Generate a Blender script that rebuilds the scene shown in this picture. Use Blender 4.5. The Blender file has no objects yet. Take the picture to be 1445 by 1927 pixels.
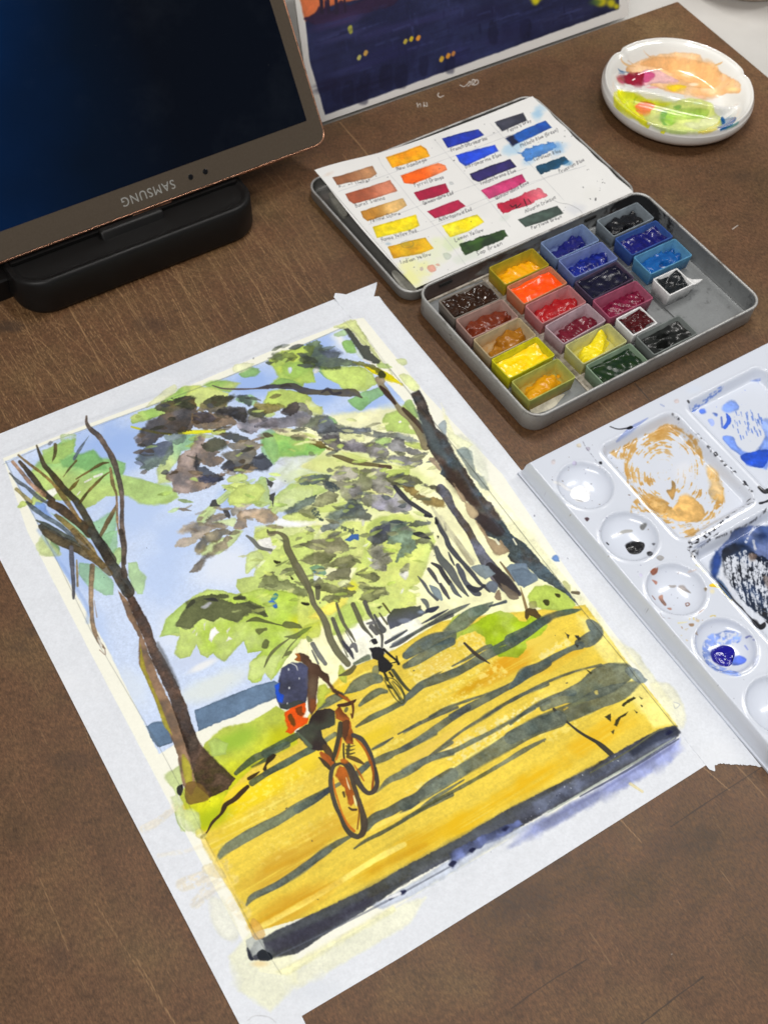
import math
import numpy as np
# ---------------------------------------------------------------- camera: solved from the edges of the paper, tins and palette (photo 1445 x 1927)
PW, PH = 1445.0, 1927.0
FPX, PITCH, ROLL, CAM_H = 2346.2, math.radians(55.527), math.radians(6.125), 0.55
_cp, _sp, _cr, _sr = math.cos(PITCH), math.sin(PITCH), math.cos(ROLL), math.sin(ROLL)
CF = np.array([0, _cp, -_sp]); _r, _u = np.array([1., 0, 0]), np.array([0, _sp, _cp])
CR = _cr * _r + _sr * _u; CU = -_sr * _r + _cr * _u
CAM = np.array([0, 0, CAM_H])
def unproj(px, py, z=0.0):
    """measured photo points -> world x, y on the horizontal plane at height z"""
    px, py = np.atleast_1d(np.array(px, float)), np.atleast_1d(np.array(py, float))
    d = CR * (px - PW / 2)[:, None] - CU * (py - PH / 2)[:, None] + CF * FPX
    t = (z - CAM_H) / d[:, 2]
    return (CAM + d * t[:, None])[:, :2]
def proj(X, Y, Z):
    vx, vy, vz = X - CAM[0], Y - CAM[1], Z - CAM[2]
    w = vx * CF[0] + vy * CF[1] + vz * CF[2]
    return PW / 2 + FPX * (vx * CR[0] + vy * CR[1] + vz * CR[2]) / w, PH / 2 - FPX * (vx * CU[0] + vy * CU[1] + vz * CU[2]) / w
def w2l(P, th):
    c, s = math.cos(th), math.sin(th); P = np.asarray(P, float)
    return np.c_[P[:, 0] * c + P[:, 1] * s, -P[:, 0] * s + P[:, 1] * c]
def l2w(P, th):
    c, s = math.cos(th), math.sin(th); P = np.asarray(P, float)
    return np.c_[P[:, 0] * c - P[:, 1] * s, P[:, 0] * s + P[:, 1] * c]
def photo_canvas(th, x0, y0, x1, y1, res, base, z):
    """a print whose marks are written down in photo measurements and laid onto the plane at height z, turned by th"""
    c, s = math.cos(th), math.sin(th)
    return Canvas(x0, y0, x1, y1, res, base, lambda X, Y: proj(X * c - Y * s, X * s + Y * c, z), lambda p: w2l(unproj(p[:, 0], p[:, 1], z), th))
import bpy, bmesh, random
from mathutils import Matrix, Vector
random.seed(5)
SC = bpy.context.scene
COL = SC.collection
cam_d = bpy.data.cameras.new('camera'); cam_o = bpy.data.objects.new('camera', cam_d); COL.objects.link(cam_o)
M = Matrix.Identity(4)
for i in range(3):
    M[i][0], M[i][1], M[i][2], M[i][3] = CR[i], CU[i], -CF[i], CAM[i]
cam_o.matrix_world = M
cam_d.sensor_fit = 'VERTICAL'; cam_d.sensor_height = 24.0; cam_d.lens = FPX / PH * 24.0
cam_d.clip_start = 0.02; cam_d.clip_end = 50
cam_d.dof.use_dof = True; cam_d.dof.focus_distance = 0.60; cam_d.dof.aperture_fstop = 14
SC.camera = cam_o
# ---------------------------------------------------------------- light: an indoor room with ceiling tubes behind and beside the desk, plus an added fill tube in front
W = bpy.data.worlds.new('World'); SC.world = W; W.use_nodes = True
W.node_tree.nodes['Background'].inputs[0].default_value = (0.93, 0.96, 1.0, 1)
W.node_tree.nodes['Background'].inputs[1].default_value = 0.13
def lamp_tube(name, a, b, width, power, col=(1, 0.97, 0.93), face=None):
    a, b = Vector(a), Vector(b)
    d = bpy.data.lights.new(name, 'AREA'); d.shape = 'RECTANGLE'; d.size = (b - a).length; d.size_y = width
    d.energy = power; d.color = col
    o = bpy.data.objects.new(name, d); COL.objects.link(o)
    x = (b - a).normalized(); z = (Vector(face) - (a + b) / 2) * -1 if face else Vector((0, 0, 1)); z = (z - x * z.dot(x)).normalized(); y = z.cross(x)
    m = Matrix.Identity(4)
    for i in range(3): m[i][0], m[i][1], m[i][2], m[i][3] = x[i], y[i], z[i], (a[i] + b[i]) / 2
    o.matrix_world = m
    return o
lamp_tube('tube_light', (0.25, 0.75, 1.55), (-0.45, 1.65, 1.55), 0.03, 21)
lamp_tube('tube_light', (0.75, 0.80, 1.55), (1.70, 1.50, 1.55), 0.03, 13)
lamp_tube('tube_light', (-1.3, -0.80, 1.75), (0.3, -0.95, 1.75), 0.04, 30, face=(.35, .55, 0))  # unseen fill tube, added to brighten the scene from the front
SC.view_settings.view_transform = 'Standard'; SC.view_settings.look = 'None'; SC.view_settings.gamma = 1
SC.view_settings.use_curve_mapping = False; SC.view_settings.exposure = 0.0
SC.cycles.use_denoising = True
SC.cycles.max_bounces = 8; SC.cycles.transmission_bounces = 6; SC.cycles.caustics_reflective = False; SC.cycles.caustics_refractive = False
# ---------------------------------------------------------------- object helpers
def props(o, label=None, cat=None, group=None, kind=None):
    if label: o['label'] = label
    if cat: o['category'] = cat
    if group: o['group'] = group
    if kind: o['kind'] = kind
    return o
def thing(name, label, cat, loc=(0, 0, 0), rotz=0.0, group=None):
    o = bpy.data.objects.new(name, None); COL.objects.link(o); o.empty_display_size = 0.02
    o.location = loc; o.rotation_euler = (0, 0, rotz)
    return props(o, label, cat, group)
def mesh(name, V, F, mat=None, parent=None, smooth=True, uv=None):
    me = bpy.data.meshes.new(name); me.from_pydata([tuple(map(float, v)) for v in V], [], [tuple(map(int, f)) for f in F]); me.update()
    if uv is not None:
        l = me.uv_layers.new(name='UVMap'); idx = np.empty(len(me.loops), np.int32); me.loops.foreach_get('vertex_index', idx)
        l.data.foreach_set('uv', np.asarray(uv, np.float32)[idx].ravel())
    bm = bmesh.new(); bm.from_mesh(me); bmesh.ops.recalc_face_normals(bm, faces=bm.faces); bm.to_mesh(me); bm.free()
    if smooth: me.polygons.foreach_set('use_smooth', [True] * len(me.polygons))
    if mat: me.materials.append(mat)
    o = bpy.data.objects.new(name, me); COL.objects.link(o)
    if parent: o.parent = parent
    return o
def sharp(o, deg=35):
    me = o.data; bm = bmesh.new(); bm.from_mesh(me)
    for e in bm.edges:
        if len(e.link_faces) == 2 and e.calc_face_angle() > math.radians(deg): e.smooth = False
    bm.to_mesh(me); bm.free(); return o
def rrect(hx, hy, r, n=6):
    out = []
    for cx, cy, a0 in ((hx - r, hy - r, 0), (-hx + r, hy - r, 90), (-hx + r, -hy + r, 180), (hx - r, -hy + r, 270)):
        for k in range(n + 1):
            a = math.radians(a0 + 90 * k / n); out.append((cx + r * math.cos(a), cy + r * math.sin(a)))
    return np.array(out)
def loft(loops, close_start=True, close_end=True, cyc=False):
    """loops: list of (n,3) arrays"""
    n = len(loops[0]); V = np.vstack(loops); F = []
    m = len(loops)
    for i in range(m if cyc else m - 1):
        for j in range(n):
            a, b = i * n + j, i * n + (j + 1) % n; c, d = ((i + 1) % m) * n + (j + 1) % n, ((i + 1) % m) * n + j
            F.append((a, b, c, d))
    if not cyc:
        if close_start: F.append(tuple(range(n))[::-1])
        if close_end: F.append(tuple(range((m - 1) * n, m * n)))
    return V, F
def rr_loft(hx, hy, r, prof, n=6, c0=True, c1=True, cyc=False):
    """prof: (inset, z) pairs round a rounded rectangle"""
    return loft([np.c_[rrect(hx - i, hy - i, max(r - i, 0.0003), n), np.full(4 * (n + 1), z)] for i, z in prof], c0, c1, cyc)
def box_vf(x0, x1, y0, y1, z0, z1):
    V = [(x, y, z) for z in (z0, z1) for y in (y0, y1) for x in (x0, x1)]
    return V, [(0, 2, 3, 1), (4, 5, 7, 6), (0, 1, 5, 4), (1, 3, 7, 5), (3, 2, 6, 7), (2, 0, 4, 6)]
def join_vf(parts):
    V, F = [], []
    for v, f in parts:
        k = len(V); V += [tuple(p) for p in v]; F += [tuple(i + k for i in q) for q in f]
    return V, F
def tube_vf(P, r, n=8, cap=True):
    P = np.array(P, float); L = []
    for i, p in enumerate(P):
        t = P[min(i + 1, len(P) - 1)] - P[max(i - 1, 0)]; t /= np.linalg.norm(t)
        a = np.array([0, 0, 1.]) if abs(t[2]) < .9 else np.array([1., 0, 0])
        u = np.cross(t, a); u /= np.linalg.norm(u); v = np.cross(t, u)
        rr = r[i] if hasattr(r, '__len__') else r
        L.append(np.array([p + rr * (math.cos(q) * u + math.sin(q) * v) for q in np.linspace(0, 2 * math.pi, n, endpoint=False)]))
    return loft(L, cap, cap)
def lathe_vf(prof, n=48):
    a = np.linspace(0, 2 * math.pi, n, endpoint=False)
    return loft([np.c_[r * np.cos(a), r * np.sin(a), np.full(n, z)] for r, z in prof])
def prism_vf(P, z0, z1):
    P = np.array(P, float); n = len(P)
    V = np.vstack([np.c_[P, np.full(n, z0)], np.c_[P, np.full(n, z1)]])
    F = [tuple(range(n))[::-1], tuple(range(n, 2 * n))] + [(i, (i + 1) % n, n + (i + 1) % n, n + i) for i in range(n)]
    return V, F
# ---------------------------------------------------------------- materials
def mat(name, col=(0.8, 0.8, 0.8), rough=0.5, metal=0.0, **kw):
    m = bpy.data.materials.new(name); m.use_nodes = True
    b = m.node_tree.nodes['Principled BSDF']
    b.inputs['Base Color'].default_value = (*col, 1); b.inputs['Roughness'].default_value = rough; b.inputs['Metallic'].default_value = metal
    for k, v in kw.items(): b.inputs[k.replace('_', ' ')].default_value = v
    return m
def lin(c): return tuple(((v / 255) / 12.92 if v / 255 <= .04045 else ((v / 255 + .055) / 1.055) ** 2.4) for v in c)
class NT:
    def __init__(s, m): s.t = m.node_tree; s.b = s.t.nodes['Principled BSDF']
    def n(s, kind, **kw):
        q = s.t.nodes.new(kind)
        for k, v in kw.items():
            if k.startswith('i_'):
                key = k[2:]; key = int(key) if key.isdigit() else key
                q.inputs[key].default_value = v
            else: setattr(q, k, v)
        return q
    def l(s, a, ao, b, bi): s.t.links.new(a.outputs[ao], b.inputs[bi])
    def noise(s, scale, detail=3, rough=.5, coord='Object', stretch=None):
        tc = s.n('ShaderNodeTexCoord'); nz = s.n('ShaderNodeTexNoise'); nz.inputs['Scale'].default_value = scale; nz.inputs['Detail'].default_value = detail; nz.inputs['Roughness'].default_value = rough
        if stretch:
            mp = s.n('ShaderNodeMapping'); mp.inputs['Scale'].default_value = stretch[:3]
            if len(stretch) > 3: mp.inputs['Rotation'].default_value = (0, 0, stretch[3])
            s.l(tc, coord, mp, 'Vector'); s.l(mp, 'Vector', nz, 'Vector')
        else: s.l(tc, coord, nz, 'Vector')
        return nz
    def ramp(s, src, so, stops):
        r = s.n('ShaderNodeValToRGB'); e = r.color_ramp.elements
        while len(e) < len(stops): e.new(.5)
        for q, (p, c) in zip(e, stops): q.position = p; q.color = (*c, 1) if len(c) == 3 else c
        s.l(src, so, r, 'Fac'); return r
    def mix(s, fac, a, b, mode='MIX'):
        q = s.n('ShaderNodeMix', data_type='RGBA', blend_type=mode)
        for v, k in ((fac, 0), (a, 6), (b, 7)):
            if isinstance(v, tuple) and hasattr(v[0], 'outputs'): s.t.links.new(v[0].outputs[v[1]], q.inputs[k])
            elif k == 0: q.inputs[0].default_value = v
            else: q.inputs[k].default_value = (*v, 1)
        return (q, 2)
    def bump(s, src, so, strength=.2, dist=.0005):
        b = s.n('ShaderNodeBump'); b.inputs['Strength'].default_value = strength; b.inputs['Distance'].default_value = dist
        s.l(src, so, b, 'Height'); s.l(b, 'Normal', s.b, 'Normal'); return b
    def base(s, q): s.t.links.new(q[0].outputs[q[1]], s.b.inputs['Base Color'])
    def image(s, im, interp='Cubic'):
        q = s.n('ShaderNodeTexImage'); q.image = im; q.interpolation = interp; q.extension = 'EXTEND'
        uv = s.n('ShaderNodeUVMap'); uv.uv_map = 'UVMap'; s.l(uv, 'UV', q, 'Vector'); return q
def paper_mat(name, im, rough=.65, grain=.25, scale=1400, spec=.35, wet=False):
    m = mat(name, rough=rough); t = NT(m); m.node_tree.nodes['Principled BSDF'].inputs['Specular IOR Level'].default_value = spec
    q = t.image(im); t.l(q, 'Color', t.b, 'Base Color')
    nz = t.noise(scale, 2, .6); t.bump(nz, 'Fac', grain, .0004)
    return m
def grid_obj(name, X, Y, Z, mat, parent=None, uv=None, skirt=0.0, keep=None, smooth=True):
    """height-field sheet from 2-D arrays, with an optional skirt so that it has real thickness"""
    h, w = X.shape; V = np.c_[X.ravel(), Y.ravel(), Z.ravel()]; I = np.arange(h * w).reshape(h, w)
    Q = np.stack([I[:-1, :-1], I[:-1, 1:], I[1:, 1:], I[1:, :-1]], -1)
    if keep is not None: Q = Q[keep]
    F = [tuple(q) for q in Q.reshape(-1, 4)]
    UV = None if uv is None else np.c_[uv[0].ravel(), uv[1].ravel()]
    if skirt:
        ring = np.r_[I[0, :], I[1:, -1], I[-1, -2::-1], I[-2:0, 0]]; k = len(V); n = len(ring)
        low = V[ring].copy(); low[:, 2] -= skirt; V = np.vstack([V, V[ring], low])
        if UV is not None: UV = np.vstack([UV, UV[ring], UV[ring]])
        F += [(k + i, k + n + i, k + n + (i + 1) % n, k + (i + 1) % n) for i in range(n)]
    return mesh(name, V, F, mat, parent, smooth, UV)
def resample(P, n):
    P = np.asarray(P, float); s = np.r_[0, np.cumsum(np.hypot(*np.diff(P, axis=0).T))]; t = np.linspace(0, s[-1], n)
    return np.c_[np.interp(t, s, P[:, 0]), np.interp(t, s, P[:, 1])]
def poly_sd(P, X, Y):
    d2 = np.full(X.shape, 1e9); ins = np.zeros(X.shape, bool)
    for i in range(len(P)):
        ax, ay = P[i]; bx, by = P[(i + 1) % len(P)]; ex, ey = bx - ax, by - ay; L = ex * ex + ey * ey
        if L == 0: continue
        t = np.clip(((X - ax) * ex + (Y - ay) * ey) / L, 0, 1); d2 = np.minimum(d2, (X - ax - t * ex) ** 2 + (Y - ay - t * ey) ** 2)
        if ay != by: ins ^= ((ay > Y) != (by > Y)) & (X < (bx - ax) * (Y - ay) / (by - ay) + ax)
    d = np.sqrt(d2); return np.where(ins, -d, d)
# ---------------------------------------------------------------- flat print: a small watercolour rasteriser
RNG = np.random.default_rng(7)
def vnoise(h, w, cy, cx, seed):
    r = np.random.default_rng(seed)
    gh, gw = int(h / cy) + 3, int(w / cx) + 3
    g = r.random((gh, gw)).astype(np.float32)
    y = np.arange(h, dtype=np.float32) / cy; x = np.arange(w, dtype=np.float32) / cx
    yi = y.astype(int); xi = x.astype(int)
    fy = y - yi; fx = x - xi
    fy = (fy * fy * (3 - 2 * fy))[:, None]; fx = (fx * fx * (3 - 2 * fx))[None]
    a = g[np.ix_(yi, xi)]; b = g[np.ix_(yi, xi + 1)]; c = g[np.ix_(yi + 1, xi)]; d = g[np.ix_(yi + 1, xi + 1)]
    return (a * (1 - fx) + b * fx) * (1 - fy) + (c * (1 - fx) + d * fx) * fy
NS = 1500
def fbm(cell, seed, octs=3, ax=1.0):
    o = np.zeros((NS, NS), np.float32); a = 1.0; t = 0
    for k in range(octs):
        o += a * (vnoise(NS, NS, max(cell, 1.5), max(cell * ax, 1.5), seed + k) - .5); t += a; a *= .55; cell /= 2.1
    return o / t * 2
NOISE = {'wob': fbm(14, 1), 'big': fbm(120, 11, 4), 'mid': fbm(36, 21, 3), 'med': fbm(20, 71, 3), 'tooth': fbm(5.0, 31, 2), 'fine': fbm(2.2, 41, 1),
         'streak': fbm(5, 51, 3, 22), 'fuzz': fbm(4, 61, 2)}
def pts_of(s):
    if isinstance(s, str):
        return np.array([[float(v) for v in p.split(',')] for p in s.split()], float)
    return np.array(s, float)
def smooth_line(p, n=5, closed=False):
    if len(p) < 3: return p
    if closed: q = np.vstack([p[-1], p, p[0], p[1]])
    else: q = np.vstack([2 * p[0] - p[1], p, 2 * p[-1] - p[-2]])
    out = []
    t = np.linspace(0, 1, n, endpoint=False)[:, None]
    for i in range(1, len(q) - 2):
        a, b, c, d = q[i - 1], q[i], q[i + 1], q[i + 2]
        out.append(.5 * (2 * b + (c - a) * t + (2 * a - 5 * b + 4 * c - d) * t ** 2 + (3 * b - a - 3 * c + d) * t ** 3))
    out = np.vstack(out)
    return out if closed else np.vstack([out, p[-1:]])
def sstep(x): x = np.clip(x, 0, 1); return x * x * (3 - 2 * x)
class Canvas:
    """Print on a flat rectangle: texel (i, j) <-> local metres; marks are given in any 2-D measure that `to_local` maps to local metres."""
    def __init__(s, x0, y0, x1, y1, res, base, meas=None, to_local=None):
        s.x0, s.y0, s.res = x0, y0, res
        s.w = int(round((x1 - x0) / res)); s.h = int(round((y1 - y0) / res))
        s.x1 = x0 + s.w * res; s.y1 = y0 + s.h * res
        X, Y = np.meshgrid(x0 + (np.arange(s.w) + .5) * res, y0 + (np.arange(s.h) + .5) * res)
        s.X, s.Y = X.astype(np.float32), Y.astype(np.float32)
        if meas is None: s.PX, s.PY = s.X, s.Y
        else: s.PX, s.PY = meas(s.X, s.Y)
        s.to_local = to_local or (lambda p: p)
        s.img = np.empty((s.h, s.w, 3), np.float32); s.img[:] = np.array(base, np.float32) / 255
        s.off = np.zeros(2); s.k = 1.0
    def tile(s, x, y, k): s.off = np.array([x, y], float); s.k = k
    def P(s, p): return pts_of(p) / s.k + s.off
    def window(s, P, pad):
        lo, hi = P.min(0) - pad, P.max(0) + pad
        c = np.array([[lo[0], lo[1]], [hi[0], lo[1]], [hi[0], hi[1]], [lo[0], hi[1]]])
        L = s.to_local(c)
        i0 = int(max(0, np.floor((L[:, 0].min() - s.x0) / s.res))); i1 = int(min(s.w, np.ceil((L[:, 0].max() - s.x0) / s.res) + 1))
        j0 = int(max(0, np.floor((L[:, 1].min() - s.y0) / s.res))); j1 = int(min(s.h, np.ceil((L[:, 1].max() - s.y0) / s.res) + 1))
        return (slice(j0, j1), slice(i0, i1)) if i1 > i0 and j1 > j0 else None
    def nz(s, name, W, shift=True):
        n = NOISE[name]; h = W[0].stop - W[0].start; w = W[1].stop - W[1].start
        if shift: oy, ox = RNG.integers(0, max(1, NS - h)), RNG.integers(0, max(1, NS - w))
        else: oy, ox = W[0].start % max(1, NS - h), W[1].start % max(1, NS - w)
        r = n[oy:oy + h, ox:ox + w]
        if r.shape != (h, w): r = np.pad(r, ((0, h - r.shape[0]), (0, w - r.shape[1])), mode='reflect')
        return r
    def put(s, W, d, col, a, edge, soft, rim, var, gran, mode, col2, gd, dry, fuzz, streak, bloom=0., lost=0., grow=0.):
        d = d - grow + edge * s.nz('wob', W) + fuzz * s.nz('fuzz', W)
        if lost: soft = soft * (1 + lost * sstep(s.nz('mid', W) * 2.2 - .1))
        m = sstep(.5 - d / (2 * soft))
        al = m * a
        if dry: al = al * sstep((s.nz('tooth', W) + s.nz('streak', W) * .6 - dry + 1) * 1.2 - .1)
        c = np.array(col, np.float32) / 255
        c = np.broadcast_to(c, d.shape + (3,)).copy()
        if col2 is not None:
            c2 = np.array(col2, np.float32) / 255
            if gd is None: t = sstep(s.nz('mid', W) * 1.1 + s.nz('big', W) * .8 + .5)
            else:
                p, q = s.P(gd); v = q - p
                t = sstep(((s.PX[W] - p[0]) * v[0] + (s.PY[W] - p[1]) * v[1]) / (v @ v) + .25 * s.nz('mid', W))
            c = c * (1 - t[..., None]) + c2 * t[..., None]
        f = 1 + var * (s.nz('mid', W) + .6 * s.nz('big', W)) + gran * (s.nz('tooth', W, False) * .8 + s.nz('fine', W, False) * .7)
        if streak: f = f + streak * s.nz('streak', W)
        if bloom:
            b1 = s.nz('med', W) + .5 * s.nz('mid', W); f = f + bloom * (np.clip(-b1 * 1.8, -.9, .9)); al = al * (1 - .28 * bloom * sstep(b1 * 2.5))
        if rim:
            f = f - rim * np.exp(-(d / (1.6 + soft)) ** 2) * (d < soft)
        c = c * f[..., None]
        I = s.img[W]
        if mode == 'm': new = I * np.clip(c, 0, 1.3)
        else: new = c
        s.img[W] = I + (np.clip(new, 0, 1) - I) * al[..., None]
    def fill(s, p, col, a=1., edge=3., soft=.9, rim=.10, var=.07, gran=.05, mode='n', col2=None, gd=None, dry=0, fuzz=0., streak=0., sm=True, bloom=0., lost=0., grow=0.):
        P = s.P(p)
        if sm: P = smooth_line(P, 4, True)
        W = s.window(P, edge + 3 * soft + fuzz + 2)
        if W is None: return
        x, y = s.PX[W], s.PY[W]
        d2 = np.full(x.shape, 1e12, np.float32); ins = np.zeros(x.shape, bool)
        n = len(P)
        for i in range(n):
            ax, ay = P[i]; bx, by = P[(i + 1) % n]
            ex, ey = bx - ax, by - ay; L = ex * ex + ey * ey
            if L < 1e-20: continue
            t = np.clip(((x - ax) * ex + (y - ay) * ey) / L, 0, 1)
            np.minimum(d2, (x - ax - t * ex) ** 2 + (y - ay - t * ey) ** 2, out=d2)
            if ay != by: ins ^= ((ay > y) != (by > y)) & (x < (bx - ax) * (y - ay) / (by - ay) + ax)
        d = np.sqrt(d2); d = np.where(ins, -d, d)
        s.put(W, d, col, a, edge, soft, rim, var, gran, mode, col2, gd, dry, fuzz, streak, bloom, lost, grow)
    def line(s, p, w, col, a=1., edge=.9, soft=.7, rim=.08, var=.10, gran=.05, mode='n', col2=None, gd=None, dry=0, fuzz=0., streak=0., sm=True, bloom=0., lost=0.):
        P = s.P(p)
        ws = np.atleast_1d(np.array(w, float)) / (s.k if s.k > 0 else 1)
        if len(ws) == 1: ws = np.repeat(ws, len(P))
        if len(ws) != len(P): ws = np.interp(np.linspace(0, 1, len(P)), np.linspace(0, 1, len(ws)), ws)
        PW = np.c_[P, ws]
        if sm: PW = smooth_line(PW, 4)
        W = s.window(PW[:, :2], ws.max() / 2 + edge + 3 * soft + 2)
        if W is None: return
        x, y = s.PX[W], s.PY[W]
        d = np.full(x.shape, 1e9, np.float32)
        for i in range(len(PW) - 1):
            ax, ay, aw = PW[i]; bx, by, bw = PW[i + 1]
            ex, ey = bx - ax, by - ay; L = ex * ex + ey * ey
            if L < 1e-20: continue
            t = np.clip(((x - ax) * ex + (y - ay) * ey) / L, 0, 1)
            np.minimum(d, np.hypot(x - ax - t * ex, y - ay - t * ey) - .5 * (aw + (bw - aw) * t), out=d)
        s.put(W, d, col, a, edge, soft, rim, var, gran, mode, col2, gd, dry, fuzz, streak, bloom, lost)
    def wash(s, x, y, rx, ry, col, a=1., ang=0., mode='n', noise=.5, streak=0.):
        c = s.P([[x, y]])[0]; rx, ry = rx / s.k, ry / s.k; R = max(rx, ry) * 1.6
        W = s.window(np.array([c - R, c + R]), 0)
        if W is None: return
        dx, dy = s.PX[W] - c[0], s.PY[W] - c[1]
        ca, sa = math.cos(ang), math.sin(ang)
        u, v = (dx * ca + dy * sa) / rx, (-dx * sa + dy * ca) / ry
        r = np.sqrt(u * u + v * v) + noise * (s.nz('mid', W) * .6 + s.nz('big', W) * .5)
        al = a * sstep(1.25 - r)
        if streak: al = al * np.clip(1 + streak * 2 * s.nz('streak', W), 0, 1)
        I = s.img[W]; cc = np.array(col, np.float32) / 255
        s.img[W] = I + ((I * cc if mode == 'm' else cc) - I) * al[..., None]
    def mask(s, p, edge=1.):
        keep = s.img; s.img = np.zeros_like(keep); s.fill(p, (255, 255, 255), 1, edge, .9, rim=0, var=0, gran=0, sm=False); m = s.img[..., :1]; s.img = keep; return m
    def swirl(s, p, c0, kx, ky, col, col2, n, thr, a=.9, twist=1.2):
        """paint dragged round in circles by a brush: broken rings inside an outline"""
        P = smooth_line(s.P(p), 4, True); W = s.window(P, 6)
        x, y = s.PX[W], s.PY[W]; d = np.full(x.shape, 1e9); ins = np.zeros(x.shape, bool)
        for i in range(len(P)):
            (ax, ay), (bx, by) = P[i], P[(i + 1) % len(P)]; ex, ey = bx - ax, by - ay; L = ex * ex + ey * ey
            if L < 1e-20: continue
            t = np.clip(((x - ax) * ex + (y - ay) * ey) / L, 0, 1); d = np.minimum(d, np.hypot(x - ax - t * ex, y - ay - t * ey))
            if ay != by: ins ^= ((ay > y) != (by > y)) & (x < (bx - ax) * (y - ay) / (by - ay) + ax)
        d = np.where(ins, -d, d) + 3 * s.nz('wob', W)
        q = s.P([c0])[0]; u, v = (x - q[0]) * s.k / kx, (y - q[1]) * s.k / ky; r = np.hypot(u, v); th = np.arctan2(v, u)
        ph = n * (r + .10 * s.nz('big', W) + .03 * s.nz('mid', W)) * 6.283 + twist * th
        pat = np.sin(ph + 3 * s.nz('mid', W)) * .38 + np.sin(ph * 2.3 + 1.7 + 3 * s.nz('med', W)) * .34 + 1.7 * s.nz('mid', W) + 1.0 * s.nz('med', W) + .6 * s.nz('tooth', W) + 1.5 * s.nz('big', W)
        al = a * sstep((pat - thr) * 1.6 + .5) * sstep(.5 - d / 3)
        t = sstep(.5 + .8 * s.nz('med', W) + .5 * (pat - thr - .4))[..., None]
        c = np.array(col, np.float32) / 255 * (1 - t) + np.array(col2, np.float32) / 255 * t
        I = s.img[W]; s.img[W] = I + (np.clip(c, 0, 1) - I) * al[..., None]
    def specks(s, p, n, r, col, a=1., seed=0, soft=.5):
        P = s.P(p); rg = np.random.default_rng(seed); lo, hi = P.min(0), P.max(0); k = 0
        cols = col if isinstance(col, list) else [col]
        while k < n:
            q = lo + rg.random(2) * (hi - lo)
            ins = False
            for i in range(len(P)):
                (ax, ay), (bx, by) = P[i], P[(i + 1) % len(P)]
                if (ay > q[1]) != (by > q[1]) and q[0] < (bx - ax) * (q[1] - ay) / (by - ay) + ax: ins = not ins
            k += 1
            if not ins: continue
            rr = r * (.4 + 1.2 * rg.random() ** 2) / s.k
            v = rg.normal(0, 1, 2); v = v / np.hypot(*v) * rr * .8
            o, kk = s.off, s.k; s.off, s.k = np.zeros(2), 1.0
            s.line([q - v, q + v], rr * 1.2, cols[int(rg.integers(len(cols)))], a, edge=rr * .5, soft=soft, rim=0, sm=False)
            s.off, s.k = o, kk
    def image(s, name):
        im = bpy.data.images.new(name, s.w, s.h, alpha=False)
        px = np.ones((s.h, s.w, 4), np.float32); px[..., :3] = np.clip(s.img, 0, 1)
        im.pixels.foreach_set(px.ravel()); im.update(); im.pack()
        return im
# ---------------------------------------------------------------- setting: white table, brown hardboard, wall
TB = math.radians(37.0)
def lw(x, y, th): p = l2w([[x, y]], th)[0]; return float(p[0]), float(p[1])
m_table = mat('white_laminate', (0.74, 0.73, 0.70), 0.45); t = NT(m_table)
nz = t.noise(40, 4); r = t.ramp(nz, 'Fac', [(.3, (0.46, 0.45, 0.43)), (.7, (0.50, 0.49, 0.47))]); t.l(r, 'Color', t.b, 'Base Color')
V, F = box_vf(-1.1, 1.5, -0.5, 0.735, -0.034, -0.004); o = mesh('table', V, F, m_table, None, False); o.rotation_euler = (0, 0, TB); props(o, kind='structure')
m_wall = mat('wall_paint', (0.20, 0.185, 0.165), 0.8); t = NT(m_wall); nz = t.noise(14, 4); r = t.ramp(nz, 'Fac', [(.3, (0.18, 0.165, 0.145)), (.7, (0.22, 0.205, 0.185))]); t.l(r, 'Color', t.b, 'Base Color')
V, F = box_vf(-1.1, 0.62, 0.74, 0.78, -0.75, 0.9); o = mesh('wall', V, F, m_wall, None, False); o.rotation_euler = (0, 0, TB); props(o, kind='structure')
m_floor = mat('floor_covering', (0.16, 0.15, 0.14), 0.6); t = NT(m_floor); nz = t.noise(9, 5); r = t.ramp(nz, 'Fac', [(.3, (0.13, 0.12, 0.11)), (.7, (0.19, 0.18, 0.165))]); t.l(r, 'Color', t.b, 'Base Color')
V, F = box_vf(-4, 4, -4, 4, -0.80, -0.75); o = mesh('floor', V, F, m_floor, None, False); props(o, kind='structure')
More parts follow.
